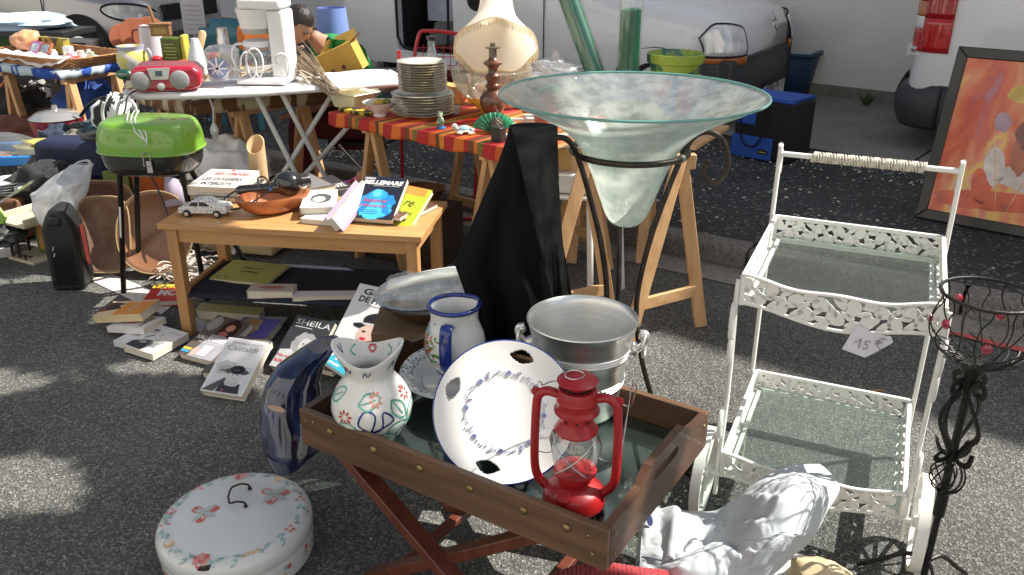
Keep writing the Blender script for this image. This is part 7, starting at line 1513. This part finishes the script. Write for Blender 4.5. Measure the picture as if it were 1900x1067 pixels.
# crate of records / comics behind the table left
t = thing('comic_crate', 'cream box full of thin comics and records behind the coffee table', 'crate', V((-1.45,4.42,0))); mb = MB(); Mx = T_(-1.45,4.40,0) @ Rz(R(-14))
for a, b in (((-.28,-.2),(.28,-.2)),((.28,-.2),(.28,.2)),((.28,.2),(-.28,.2)),((-.28,.2),(-.28,-.2))): mb.beam(Mx @ V((*a,.18)), Mx @ V((*b,.18)), .015, .30)
mb.box((0,0,.03), (.55,.4,.02), M=Mx); build('box', mb, mat('cream_box', (.6,.5,.28), .7), t)
for k in range(24):
    mb = MB(); mb.box((-.25+.021*k, rnd.uniform(-.01,.01), .19), (.010,.34,.29), M=Mx @ T_(0,0,0), rot=Matrix.Rotation(R(rnd.uniform(4,10)), 3, 'Y')); tag(build('comic', mb, mat('comic_%d' % (k%6), ((.55,.5,.45),(.1,.12,.2),(.35,.08,.05),(.5,.42,.2),(.12,.2,.18),(.04,.04,.05))[k%6], .6)), 'thin comic or record standing on edge in the cream box', 'comic', 'comics in the cream box')
lp_('plastic_bag', 'bulging white plastic bag on the comics behind the barbecue', 'plastic bag', V((-1.50,4.45,.42)), (.20,.15,.13), mat('white_bag', (.85,.85,.85), .5, bump=.8, bscale=20), 6, .35, 2.4, ridge=.2)
# purple bags, shoes, gnome, carved bowl behind the coffee table
pb = mat('purple_pattern', (.16,.02,.14), .6, col2=(.5,.12,.06), scale=16, thr=(.5,.56), bump=.6, bscale=14)
lp_('shopping_bag', 'purple and orange patterned bag under the ironing board legs', 'bag', V((-1.12,4.50,.14)), (.17,.13,.15), pb, 1, .35, 2.2, ridge=.2, group='purple patterned bags'); lp_('shopping_bag', 'purple patterned bag with white contents right of the crossed legs', 'bag', V((-.85,4.62,.13)), (.19,.13,.14), pb, 5, .35, 2.2, ridge=.2, group='purple patterned bags')
lp_('white_cloth', 'white cloth bulging out of the right purple bag', 'cloth', V((-.92,4.52,.23)), (.11,.07,.06), mat('white_cotton', (.7,.7,.68), .85, bump=.4, bscale=40), 3, .3)
c = V((-.72,4.20,.0)); t = thing('gnome_figure', 'stuffed doll with pink face and blue coat lying behind the coffee table', 'doll', c); mb = MB(); lump(mb, c+V((.05,.02,.36)), (.07,.06,.07), 2, .25, 2, flat=False); build('coat', mb, mat('blue_coat', (.12,.24,.32), .9, bump=.4), t); mb = MB(); mb.ell(c+V((-.025,-.03,.43)), (.032,.03,.034), 16, 12); build('head', mb, mat('doll_skin', (.5,.25,.18), .7), t); mb = MB(); lump(mb, c+V((.0,-.03,.395)), (.03,.03,.022), 7, .3, 3, flat=False); build('beard', mb, mat('white_wool', (.65,.62,.55), .95), t)
bx('wooden_stool', 'low brown box carrying the doll and carved wooden bowl', 'box', V((-.55,4.22,.15)), (.55,.25,.29), R(-30), mat('dark_box', (.06,.035,.02), .7))
mb = MB(); mb.lathe([(0,0),(.05,0),(.10,.03),(.13,.08),(.135,.085),(.12,.08),(.08,.035),(0,.02)], 30, T_(-.46,4.15,.296) @ Matrix.Diagonal((1,.7,1,1)), fr=lambda a, z: 1+.06*math.sin(a*5)*(z > .04)); tag(build('wooden_bowl', mb, mat('walnut_bowl', (.10,.035,.015), .4, col2=(.22,.09,.04), scale=8, coat=.3)), 'dark carved wooden bowl behind the coffee table, beside the doll', 'bowl')
g_ = 'old sports shoes under the back table'
for x, y, rz, lab in ((-1.27,4.98,.5,'grey canvas shoe under the back table, nearer'),(-1.2,5.12,.2,'grey canvas shoe under the back table, further')):
    t = thing('shoe', lab, 'shoe', V((x,y,0)), rz, g_); Mx = T_(x,y,0) @ Rz(rz); mb = MB(); mb.ell(Mx @ V((0,0,.035)), (.045,.13,.035), 18, 10, rot=Mx.to_3x3()); mb.ell(Mx @ V((0,.06,.06)), (.04,.06,.045), 16, 10, rot=Mx.to_3x3()); build('upper', mb, mat('grey_canvas', (.16,.17,.2), .9), t); mb = MB(); mb.box(Mx @ V((0,0,.009)), (.085,.26,.018), rz); build('sole', mb, mat('white_sole', (.6,.6,.58), .7), t, bevel=.008)
# ------------------------------------------------------------ left stall table
Lz = .75; a = G(104, 134, Lz); b = G(222, 118, Lz); d0 = G(-90, 108, Lz); du = norm(b-a); dv = norm(d0-a); LMx = Matrix.Translation(a)
q4 = [a, b, b+dv*1.25, a+dv*1.25]
blue_cl = mat('blue_white_cloth', (.50,.60,.66), .85, col2=(.02,.07,.35), scale=1, stretch=(9,5,3), thr=(.5,.54))
t = thing('market_table', 'stall table with blue and white checked cloth at the left edge', 'table', a); mb = MB(); mb.add([p-V((0,0,.02)) for p in q4]+q4, [(3,2,1,0),(4,5,6,7)]+[(i,(i+1)%4,4+(i+1)%4,4+i) for i in range(4)]); build('board', mb, pine_b, t)
mb = MB(); mb.add([p+V((0,0,.003)) for p in q4], [(0,1,2,3)])
for p, q in ((q4[0],q4[1]),(q4[3],q4[0])): o_ = norm((q-p).cross(V((0,0,1))))*.006; mb.grid(lambda u, v: p+(q-p)*u+o_+V((0,0,.003-.05*v-.006*math.sin(u*30)*v)), 20, 2)
build('tablecloth', mb, blue_cl, t, solid=.002)
P_ = lambda x, y: a+du*x+dv*y
def P0_(x, y): v = P_(x, y); return V((v.x, v.y, 0))
std_trestle('wooden trestle under the corner of the blue checked table, its legs half in sun', P0_(.10,.04), P0_(.10,.04)+norm(du)*.38+dv*.1, dv, h=.725, s=.12)
std_trestle('wooden trestle at the left edge of the photo under the blue checked table', P0_(.10,.70), P0_(.5,.8), dv, h=.725, s=.12)
# wicker tray and knick-knacks
wick = mat('wicker', (.30,.13,.05), .7, col2=(.55,.30,.13), scale=1, stretch=(20,20,120), bump=.8, bscale=2)
c = P_(.27,.42)+V((0,0,.004)); t = thing('wicker_tray', 'large low wicker tray full of knick-knacks on the blue checked cloth', 'tray', c); ax = -norm(dv); ay = V((-ax.y, ax.x, 0)); WMx = frame(c, ax, ay)
mb = MB()
for j in range(7):
    z = .004+j*.010; s = 1+.025*j; mb.tube([WMx @ V((.40*s*math.copysign(abs(math.cos(g))**.45, math.cos(g))+.004*math.sin(40*g+j*PI), .22*s*math.copysign(abs(math.sin(g))**.45, math.sin(g)), z+.0025*math.sin(60*g+j*PI))) for g in [2*PI*k/120 for k in range(120)]], .0055, 5, closed=True)
mb.box((0,0,.004), (.74,.40,.006), M=WMx); build('weave', mb, wick, t)
mb = MB(); mb.grid(lambda u, v: WMx @ V(((u-.5)*.84, -.17-.085*v, .075-.05*v*(1+.3*math.sin(u*11))+.006*math.sin(u*40))), 50, 4); mb.grid(lambda u, v: WMx @ V(((u-.5)*.80, -.18+.36*v, .030+.006*nz((u*9,v*6,0),1,1))), 20, 12); build('liner', mb, mat('lace_cloth', (.72,.70,.68), .9, var=.1, bump=.5), t, solid=.002)
g_ = 'knick-knacks in the wicker tray'
def wk(x, y, z=.036): return WMx @ V((x, y, z))
fr_ = lambda n, c: mat(n, c, .5)
for k, (x, col, pic, lab) in enumerate(((.17,(.6,.18,.45),(.5,.6,.7),'pink framed little picture box in the wicker tray'),(.06,(.45,.14,.06),(.35,.42,.5),'red-brown framed little picture box beside the pink one'))):
    t = thing('picture_box', lab, 'box', wk(x,.0), 0, g_); rot = (WMx.to_3x3() @ Matrix.Rotation(R(58), 3, 'X')).to_4x4(); Mx = Matrix.Translation(wk(-x,-.02,.075)) @ rot
    mb = MB(); mb.box((0,0,0), (.105,.085,.018), M=Mx); build('frame', mb, fr_('box_frame_%d' % k, col), t, bevel=.002); mb = MB(); mb.box((0,0,.0095), (.07,.055,.003), M=Mx); build('picture', mb, mat('tiny_picture_%d' % k, pic, .4, var=.5, scale=60), t)
bx('display_case', 'yellow and dark display case behind the little picture boxes', 'case', wk(-.11,.08,.085), (.26,.05,.10), math.atan2(ax.y,ax.x), mat('case_yellow', (.35,.28,.04), .5, col2=(.05,.04,.03), scale=8, thr=(.5,.55)))
items = [(.02,-.02,(.7,.68,.66),.022),(.07,.05,(.75,.75,.76),.030),(.13,.0,(.62,.52,.36),.020),(.17,.06,(.45,.16,.08),.018),(.20,-.03,(.5,.2,.3),.018),(.24,.02,(.66,.62,.58),.024),(.28,.07,(.3,.35,.25),.018),(-.02,.08,(.72,.7,.66),.022),(.10,-.08,(.6,.45,.4),.017),(.30,-.05,(.6,.12,.08),.020),(-.03,-.09,(.5,.48,.3),.015),(.21,.10,(.7,.66,.6),.022)]
labs = ['white china pot, leftmost right of the picture boxes','upright white porcelain house in the wicker tray','beige cube ornament in the wicker tray','red-brown little bottle in the wicker tray','pink round ornament in the wicker tray','off-white round ornament near the right of the wicker tray','grey-green small ornament in the wicker tray','white round pot behind the picture boxes','salmon pink small ornament at the tray front','red ornament at the right end of the wicker tray','olive little ornament at the tray front','cream pot at the back right of the wicker tray']
for (x, y, col, s), lb in zip(items, labs):
    c = wk(x, y, .034); k = int(s*1000) % 3; m_ = mat('knick_%02d_%02d' % (int(col[0]*99), int(col[1]*99)), col, .35, coat=.3, var=.15, scale=60)
    if k == 0: bx('ornament', lb, 'ornament', c+V((0,0,s)), (s*1.6,s*1.6,s*2), x*20, m_, g_)
    else: lt('ornament', lb, 'ornament', c, [(0,0),(s*.7,0),(s,s*.6),(s*.9,s*1.3),(s*.5,s*1.6),(s*.6,s*2),(0,s*2)] if k == 1 else [(0,0),(s*.8,0),(s*1.1,s*1.2),(s*1.0,s*1.25),(s*.7,s*.3),(0,s*.2)], m_, 18, g_)
lp_('orange_fruit_bag', 'pink and orange plastic parcel at the left end of the wicker tray', 'parcel', WMx @ V((-.33,.03,.10)), (.10,.09,.075), mat('peach_plastic', (.62,.36,.27), .4, col2=(.7,.3,.1), scale=8), 3, .25)
lp_('blue_cloth', 'pale blue cloth heaped on a board behind the wicker tray', 'cloth', V((-3.72,6.75,.90)), (.42,.22,.07), mat('sky_cloth', (.30,.50,.70), .8, col2=(.65,.68,.7), scale=6), 9, .3)
bx('dark_shelf', 'dark board raised behind the wicker tray at the left edge', 'shelf', V((-3.70,6.75,.84)), (.95,.42,.04), R(-8), black_plastic)
bx('shelf_box', 'green box holding up the dark board at the left edge', 'box', V((-3.85,6.85,.78)), (.5,.3,.09), 0, mat('green_box', (.06,.16,.06), .7))
bx('shelf_trestle_table', 'far low table behind the blue checked one, at the left edge', 'table', V((-3.9,6.9,.37)), (1.2,.6,.73), 0, mat('dark_cloth_table', (.05,.045,.05), .9, var=.3))
# goods heaped under and before the left tables
goods = [
 ((55,215),6.1,(.30,.2,.2),(.02,.02,.022),'black jacket heaped under the blue checked table','jacket'),
 ((75,185),6.2,(.10,.12,.12),(.30,.29,.28),'grey patterned cloth on the black jacket','cloth'),
 ((25,200),6.5,(.25,.2,.12),(.55,.58,.66),'pale blue and white cloth heap at the left edge','cloth'),
 ((15,180),6.7,(.22,.2,.16),(.62,.16,.05),'orange cloth bundle at the left edge under the table','cloth'),
 ((140,180),6.0,(.14,.12,.12),(.12,.10,.09),'brown and grey soft hat under the blue checked table','hat'),
 ((165,200),5.9,(.20,.15,.18),(.02,.07,.30),'bright blue jacket under the right side of the checked table','jacket'),
 ((60,240),5.9,(.35,.2,.12),(.16,.06,.04),'red-brown suitcase under the left table','suitcase'),
 ((175,250),5.2,(.22,.14,.07),(.02,.02,.022),'black clothes heap left of the green barbecue','clothes'),
 ((200,240),5.0,(.14,.1,.06),(.02,.06,.08),'dark teal cloth beside the green barbecue','cloth'),
 ((170,262),4.95,(.16,.11,.06),(.18,.16,.13),'taupe scarf on the clothes behind the barbecue','scarf'),
 ((110,262),5.1,(.12,.1,.08),(.015,.03,.06),'dark navy cloth behind the navy travel bag','cloth'),
 ((85,350),4.55,(.16,.12,.14),(.012,.012,.014),'black bag behind the white carrier bag','bag'),
 ((80,320),4.7,(.08,.07,.09),(.05,.055,.06),'dark grey rounded pouch on the black bag','pouch'),
 ((100,275),4.9,(.20,.08,.05),(.45,.36,.08),'yellowish cloth strip before the navy travel bag','cloth'),
 ((20,290),5.1,(.10,.08,.05),(.42,.12,.06),'reddish cloth lying in the blue crate','cloth')]
for k, (px, Y, d, col, lab, cat) in enumerate(goods):
    c = Q(px[0], px[1], Y); c.z = max(c.z, d[2]*.5); nm = cat.replace(' ', '_')
    lp_(nm, lab, cat, c, d, mat('goods_%02d_%02d_%02d' % tuple(int(x*99) for x in col), col, .8, var=.35, scale=9, bump=.7, bscale=18, sheen=.1), k+2, .42, 2.6, ridge=.22)
bx('travel_bag', 'navy blue soft travel bag standing left of the barbecue', 'bag', Q(150,292,4.75), (.42,.22,.22), R(-4), mat('navy_bag', (.01,.016,.05), .7, var=.2, bump=.4), bevel=.04)
t = thing('crate', 'blue rimmed plastic crate with dark mesh sides at the left edge', 'crate', Q(20,310,4.8)); c = Q(10,300,4.85); Mx = Matrix.Translation(c) @ Rz(R(6)); bb = mat('bright_blue_plastic', (.02,.22,.62), .35, coat=.3)
mb = MB()
for p, q in (((-.26,-.15),(.24,-.15)),((.24,-.15),(.24,.2)),((.24,.2),(-.26,.2)),((-.26,.2),(-.26,-.15))): mb.beam(Mx @ V((*p,.04)), Mx @ V((*q,.04)), .02, .055)
build('rim', mb, bb, t, bevel=.006)
mb = MB()
for k in range(14): x = -.25+.037*k; mb.beam(Mx @ V((x,-.15,.02)), Mx @ V((x,-.14,-.20)), .008, .006)
for z in (-.05,-.12,-.2): mb.beam(Mx @ V((-.26,-.148,z)), Mx @ V((.24,-.148,z)), .008, .01)
mb.box((0,.03,-.2), (.48,.33,.01), M=Mx); build('mesh', mb, black_plastic, t)
mb = MB(); mb.grid(lambda u, v: Mx @ V((-.25+.48*u, -.10+.28*v, .06+.10*math.sin(PI*u)*math.sin(PI*v)**.5)), 24, 14); tag(build('plastic_cover', mb, thin_glass('cover_film', (.9,.92,.93), .2, .05, milk=.15), angle=70), 'clear domed plastic cover over the blue rimmed crate', 'cover')
t = thing('casserole', 'dark red enamel casserole with glass lid between the trestle legs', 'pot', Q(108,235,5.3)); c = Q(112,255,5.3); mb = MB(); mb.lathe([(0,0),(.13,0),(.15,.03),(.155,.12),(.16,.125),(0,.12)], 36, Matrix.Translation(c)); build('pot', mb, mat('dark_red_enamel', (.25,.01,.02), .2, coat=.6), t); mb = MB(); mb.lathe([(.158,.127),(.11,.16),(.02,.175),(.015,.20),(0,.2)], 36, Matrix.Translation(c)); build('lid', mb, mat('lid_grey', (.3,.3,.3), .15, metal=.3, coat=.6), t)
# stacked white plates at far left edge
g_ = 'white plates at the left edge'; c0 = Q(18, 358, 4.5)
plw = MB(); plw.lathe([(0,0),(.06,0),(.105,.014),(.108,.017),(.1,.016),(.06,.005),(0,.004)], 40); o = None
for k in range(5):
    if o is None: o = build('plate', plw, [ceramic], world=False, angle=50); q = o
    else: q = o.copy(); COL.objects.link(q)
    q.location = c0+V((.005*math.sin(k*2),0,.014*k)); tag(q, 'white plate in the short stack at the left edge of the photo', 'plate', g_)
mb = MB(); mb.box(c0-V((0,0,.12)), (.22,.2,.235), R(-10)); tag(build('brown_basket', mb, mat('basket_brown', (.18,.08,.04), .7, bump=.6), bevel=.02), 'brown basket under the white plates at the left edge', 'basket')
mb = MB(); mb.beam(Q(-30,395,4.3), Q(62,335,4.35), .03, .012); mb.beam(Q(-20,432,4.2), Q(70,385,4.3), .03, .012); mb.beam(Q(30,352,4.33), Q(52,346,4.4), .03, .03); tag(build('steel_rack', mb, steel), 'grey metal rack parts slanting at the left edge', 'rack')
lp_('grey_bag', 'dark crumpled bag on the road at the left edge', 'bag', Q(5,440,4.1), (.10,.1,.05), mat('dark_film', (.05,.05,.05), .4, bump=.8), 4, .4, 3, ridge=.3)
# striped black and white bag by the ironing board nose
t = thing('striped_bag', 'black and white striped beach bag with pale handle, left of the ironing board nose', 'bag', Q(215,215,4.6)); mb = MB(); lump(mb, Q(222,222,4.62), (.13,.09,.14), 3, .3, 2); build('bag', mb, mat('zebra_cloth', (.02,.02,.02), .8, col2=(.75,.75,.75), scale=1, stretch=(22,6,8), thr=(.5,.52)), t); mb = MB(); mb.tube(bez([Q(x,y,4.5) for x, y in ((193,190),(190,210),(196,240),(202,262))], 5), .009, 8); mb.tube(bez([Q(x,y,4.5) for x, y in ((215,215),(222,190),(238,186),(250,195),(254,215))], 5), .008, 8); build('handle', mb, mat('pale_handle', (.6,.65,.62), .5), t)
# black belt / strap curve
mb = MB(); mb.tube(bez([Q(x,y,5.0) for x, y in ((150,215),(165,195),(185,183),(200,180))], 6), .022, 8, flat=.4); tag(build('strap', mb, black_plastic), 'wide black curved strap between the clothes and striped bag', 'strap')

# ------------------------------------------------------------ person bending behind the coffee maker
skin = mat('skin', (.42,.22,.14), .55, var=.08, scale=12); hair_m = mat('dark_hair', (.018,.012,.01), .5, var=.4, scale=1, stretch=(80,80,20), bump=.6, bscale=3); shirt = mat('green_shirt', (.015,.22,.06), .85, var=.15, bump=.3, bscale=20); trou = mat('dark_red_trousers', (.10,.012,.018), .85, var=.2)
H = Q(553, 48, 5.0); pz = V((H.x+.10, 5.22, 0))
def skinned(name, pts, edges, m, parent, sub=2):
    me = bpy.data.meshes.new(name); inv = WM(parent).inverted() if parent else Matrix.Identity(4)
    me.from_pydata([tuple(inv @ V(p[:3])) for p in pts], edges, []); me.materials.append(m); o = bpy.data.objects.new(name, me); COL.objects.link(o)
    if parent: o.parent = parent
    q = o.modifiers.new('skin', 'SKIN'); q.use_smooth_shade = True
    for i, p in enumerate(pts): me.skin_vertices[0].data[i].radius = p[3] if isinstance(p[3], tuple) else (p[3], p[3])
    me.skin_vertices[0].data[0].use_root = True; q2 = o.modifiers.new('sub', 'SUBSURF'); q2.levels = sub; q2.render_levels = sub; return o
pt = thing('person', 'person in a green t-shirt with short dark hair, head bowed, sitting behind the coffee maker', 'person', pz)
hx, hy, hz = H
# body, seated and leaning forward to the left
J = {'pel':(hx+.28,hy+.30,.50,.13),'wai':(hx+.25,hy+.28,.66,.125),'che':(hx+.17,hy+.22,.84,.12),'nec':(hx+.085,hy+.10,.965,.048),'hb':(hx+.05,hy+.05,1.02,.048)}
pts = []; ed = []; ix = {}
def ad(k, p, par=None): ix[k] = len(pts); pts.append(p); (ed.append((ix[par], ix[k])) if par else None)
ad('pel', J['pel']); ad('wai', J['wai'], 'pel'); ad('che', J['che'], 'wai'); ad('nec', J['nec'], 'che'); ad('hb', J['hb'], 'nec')
for s, k in ((-1,'l'),(1,'r')):
    sx_, sy_ = hx+.17+s*.10, hy+.19-s*.13
    ad('sh'+k, (sx_, sy_, .90, .06), 'che'); ad('el'+k, (sx_-.06, sy_-.10, .68, .042), 'sh'+k); ad('wr'+k, (sx_-.24, sy_-.18, .62, .028), 'el'+k); ad('hd'+k, (sx_-.29, sy_-.20, .605, .03), 'wr'+k)
    ad('hip'+k, (hx+.26+s*.03, hy+.28-s*.09, .47, .085), 'pel'); ad('kn'+k, (hx-.10+s*.03, hy+.16-s*.12, .48, .062), 'hip'+k); ad('an'+k, (hx-.08+s*.03, hy+.14-s*.12, .09, .042), 'kn'+k); ad('ft'+k, (hx-.20+s*.02, hy+.10-s*.12, .035, .034), 'an'+k)
body = skinned('body', pts, ed, skin, pt)
# fingers
mb = MB()
for k in 'lr':
    w0 = V(pts[ix['hd'+k]][:3])
    for f in range(4): L_ = (.07,.078,.072,.058)[f]; b0 = w0+V((-.02,(f-1.5)*.017,0)); mb.tube(bez([b0, b0+V((-L_*.5,0,-.004)), b0+V((-L_*.85,0,-.022)), b0+V((-L_,0,-.034))], 3), [.0085]*9+[.006], 8)
    b0 = w0+V((.0,-.028,.0)); mb.tube([b0, b0+V((-.03,-.018,-.01)), b0+V((-.055,-.012,-.02))], [.011,.0095,.007], 8)
build('fingers', mb, skin, pt)
# head bowed towards the left and down
HM = Matrix.Translation(H) @ Rz(R(62)) @ Rx(R(38)) @ Matrix.Diagonal((.88,.88,.88,1))   # local -Y is the face direction
def headf(p):
    q = V(p); f = max(0, -q.y)
    q.x *= 1-.16*max(0,-q.z)-.05*f; 
    if q.z < 0: q.y *= 1-.10*(-q.z)
    q.y -= .13*math.exp(-((q.x)/.16)**2-((q.z+.10)/.14)**2)*(f > .3)      # nose
    q.y += .06*math.exp(-((abs(q.x)-.36)/.16)**2-((q.z-.06)/.10)**2)*(f > .3)  # eye sockets
    q.y -= .045*math.exp(-((q.x)/.25)**2-((q.z+.42)/.07)**2)*(f > .2)     # lips
    q.y -= .06*math.exp(-((q.x)/.25)**2-((q.z+.74)/.14)**2)*(f > .1)      # chin
    return q
mb = MB(); mb.ell((0,0,0), (.076,.097,.118), 56, 44, M=HM, fn=headf); hd = build('head', mb, skin, pt, angle=90)
for s in (-1,1):
    mb = MB(); mb.ell((s*.030,-.083,.008), (.011,.007,.006), 12, 8, M=HM); build('eye', mb, mat('eye_dark', (.05,.035,.03), .2), hd)
    mb = MB(); mb.tube([HM @ V(p) for p in bez([(s*.014,-.096,.024),(s*.032,-.094,.031),(s*.050,-.080,.026)], 4)], .0035, 6); build('eyebrow', mb, hair_m, hd)
    mb = MB(); mb.ell((s*.079,.005,-.005), (.008,.017,.029), 14, 10, M=HM @ Rz(s*.25)); mb.tube([HM @ V((s*.086, .005+.014*math.cos(q), -.003+.024*math.sin(q))) for q in [2*PI*k/14 for k in range(14)]], .004, 6, closed=True); build('ear', mb, skin, hd)
mb = MB(); mb.box((0,-.094,-.050), (.034,.004,.003), M=HM); build('mouth', mb, mat('lip_line', (.25,.08,.06), .6), hd)
mb = MB()
def hairf(p):
    q = V(p); 
    if q.y < -.35 and q.z < .42: q.y = -.35-.2*(q.z)
    if q.z < -.30: q = V((q.x*.92, max(q.y, .15), max(q.z, -.62)))
    if q.y < .05 and q.z < .12: q.x *= .90; q.y = max(q.y, -.15)
    return q*(1+.05*nz(p, 5, 2))
mb.ell((0,.010,.014), (.084,.104,.122), 48, 36, M=HM, fn=hairf); build('hair', mb, hair_m, pt, angle=90)
sp = [(*J['pel'][:3],.165),(*J['wai'][:3],.165),(*J['che'][:3],.185),(hx+.105,hy+.13,.945,.10)]
se = [(0,1),(1,2),(2,3)]
for s in (-1,1): i = len(sp); sx_, sy_ = hx+.17+s*.10, hy+.19-s*.13; sp += [(sx_,sy_,.895,.100),(sx_-.03,sy_-.05,.79,.078),(sx_-.055,sy_-.09,.70,.066)]; se += [(2,i),(i,i+1),(i+1,i+2)]
skinned('shirt', sp, se, shirt, pt)
tp = [(hx+.27,hy+.29,.50,.155)]; te = []
for s in (-1,1): i = len(tp); tp += [(hx+.24+s*.03,hy+.27-s*.09,.475,.10),(hx-.10+s*.03,hy+.16-s*.12,.485,.078),(hx-.09+s*.03,hy+.15-s*.12,.28,.066),(hx-.08+s*.03,hy+.14-s*.12,.11,.060)]; te += [(0,i),(i,i+1),(i+1,i+2),(i+2,i+3)]
skinned('trousers', tp, te, trou, pt)
for s in (-1,1): mb = MB(); mb.ell(V((hx-.155+s*.02, hy+.12-s*.12, .045)), (.125,.05,.045), 20, 12); build('shoe', mb, mat('grey_canvas', (.16,.17,.2), .9), pt)
t = thing('camp_stool', 'low dark folding stool under the person in the green shirt', 'stool', V((hx+.28,hy+.29,0))); mb = MB(); mb.box((hx+.29,hy+.30,.36), (.36,.34,.03), R(-20)); build('seat', mb, black_plastic, t, bevel=.008)
for sx_ in (-.15,.15):
    for sy_ in (-.13,.13): mb = MB(); mb.tube([V((hx+.29+sx_,hy+.30+sy_,.35)), V((hx+.29-sx_,hy+.30+sy_,.0))], .012, 8); build('leg', mb, steel, t)

# ------------------------------------------------------------ tree added outside the frame, crown clumps placed to shade the front left
t = thing('shade_tree', 'unseen leafy tree added at the right, crown shaped to shade the road', 'tree', V((4.6,1.3,0)))
bark = mat('bark', (.10,.075,.05), .9, var=.4, bump=1, bscale=30); lfm = mat('leaf_green', (.05,.10,.025), .6, var=.4, scale=5)
mb = MB(); mb.tube(bez([V((4.6,1.3,0)), V((4.55,1.3,1.2)), V((4.5,1.35,2.6)), V((4.2,1.5,4.0)), V((3.7,1.6,5.2))], 5), [.17-.006*k for k in range(21)], 12)
ends = []
def shade_src(px, py, z): g = G(px, py); k = z/math.tan(SUN_EL); s = math.hypot(SX, SY); return V((g.x+SX/s*k, g.y+SY/s*k, z))
spots = []
poly_ = [(40,628),(100,642),(160,652),(60,600),(160,742),(230,745),(300,745),(370,770),(50,778),(130,786),(300,805),(370,825),(440,845),(290,862),(350,890),(400,890),(310,920),(40,1035),(120,1035),(200,1045),(270,1030),(80,1090),(200,1110),(300,1090),(10,1090),(140,1150),(40,1150)]
for i, (x, y) in enumerate(poly_):
    if G(x, y).x < -1.02: spots.append(shade_src(x, y, rnd.uniform(3.6,4.8)))
for x, y in ((-1.1,1.9),(-1.08,1.65),(-1.26,1.70),(-1.2,1.5)):
    k = rnd.uniform(3.6,4.6); kk = k/math.tan(SUN_EL); s_ = math.hypot(SX, SY); spots.append(V((x+SX/s_*kk, y+SY/s_*kk, k)))
for s in spots[::2]: mb.tube(bez([V((4.2,1.5,4.0)), (V((4.2,1.5,4.0))+s)/2+V((0,0,.25)), s], 5), [.05-.0035*k for k in range(11)], 6)
build('trunk', mb, bark, t)
mb = MB()
for s in spots:
    for k in range(260):
        o_ = V((rnd.gauss(0,1), rnd.gauss(0,1), rnd.gauss(0,.8))); 
        if o_.length > 1.9: continue
        p = s+o_*.105; a = norm((rnd.gauss(0,1), rnd.gauss(0,1), rnd.gauss(0,.5))); b = norm(a.cross(V((rnd.random(), rnd.random(), 1)))); l = rnd.uniform(.055,.085)
        mb.add([p-a*l, p+b*l*.5, p+a*l, p-b*l*.5], [(0,1,2,3)])
build('crown', mb, lfm, t, smooth=False)
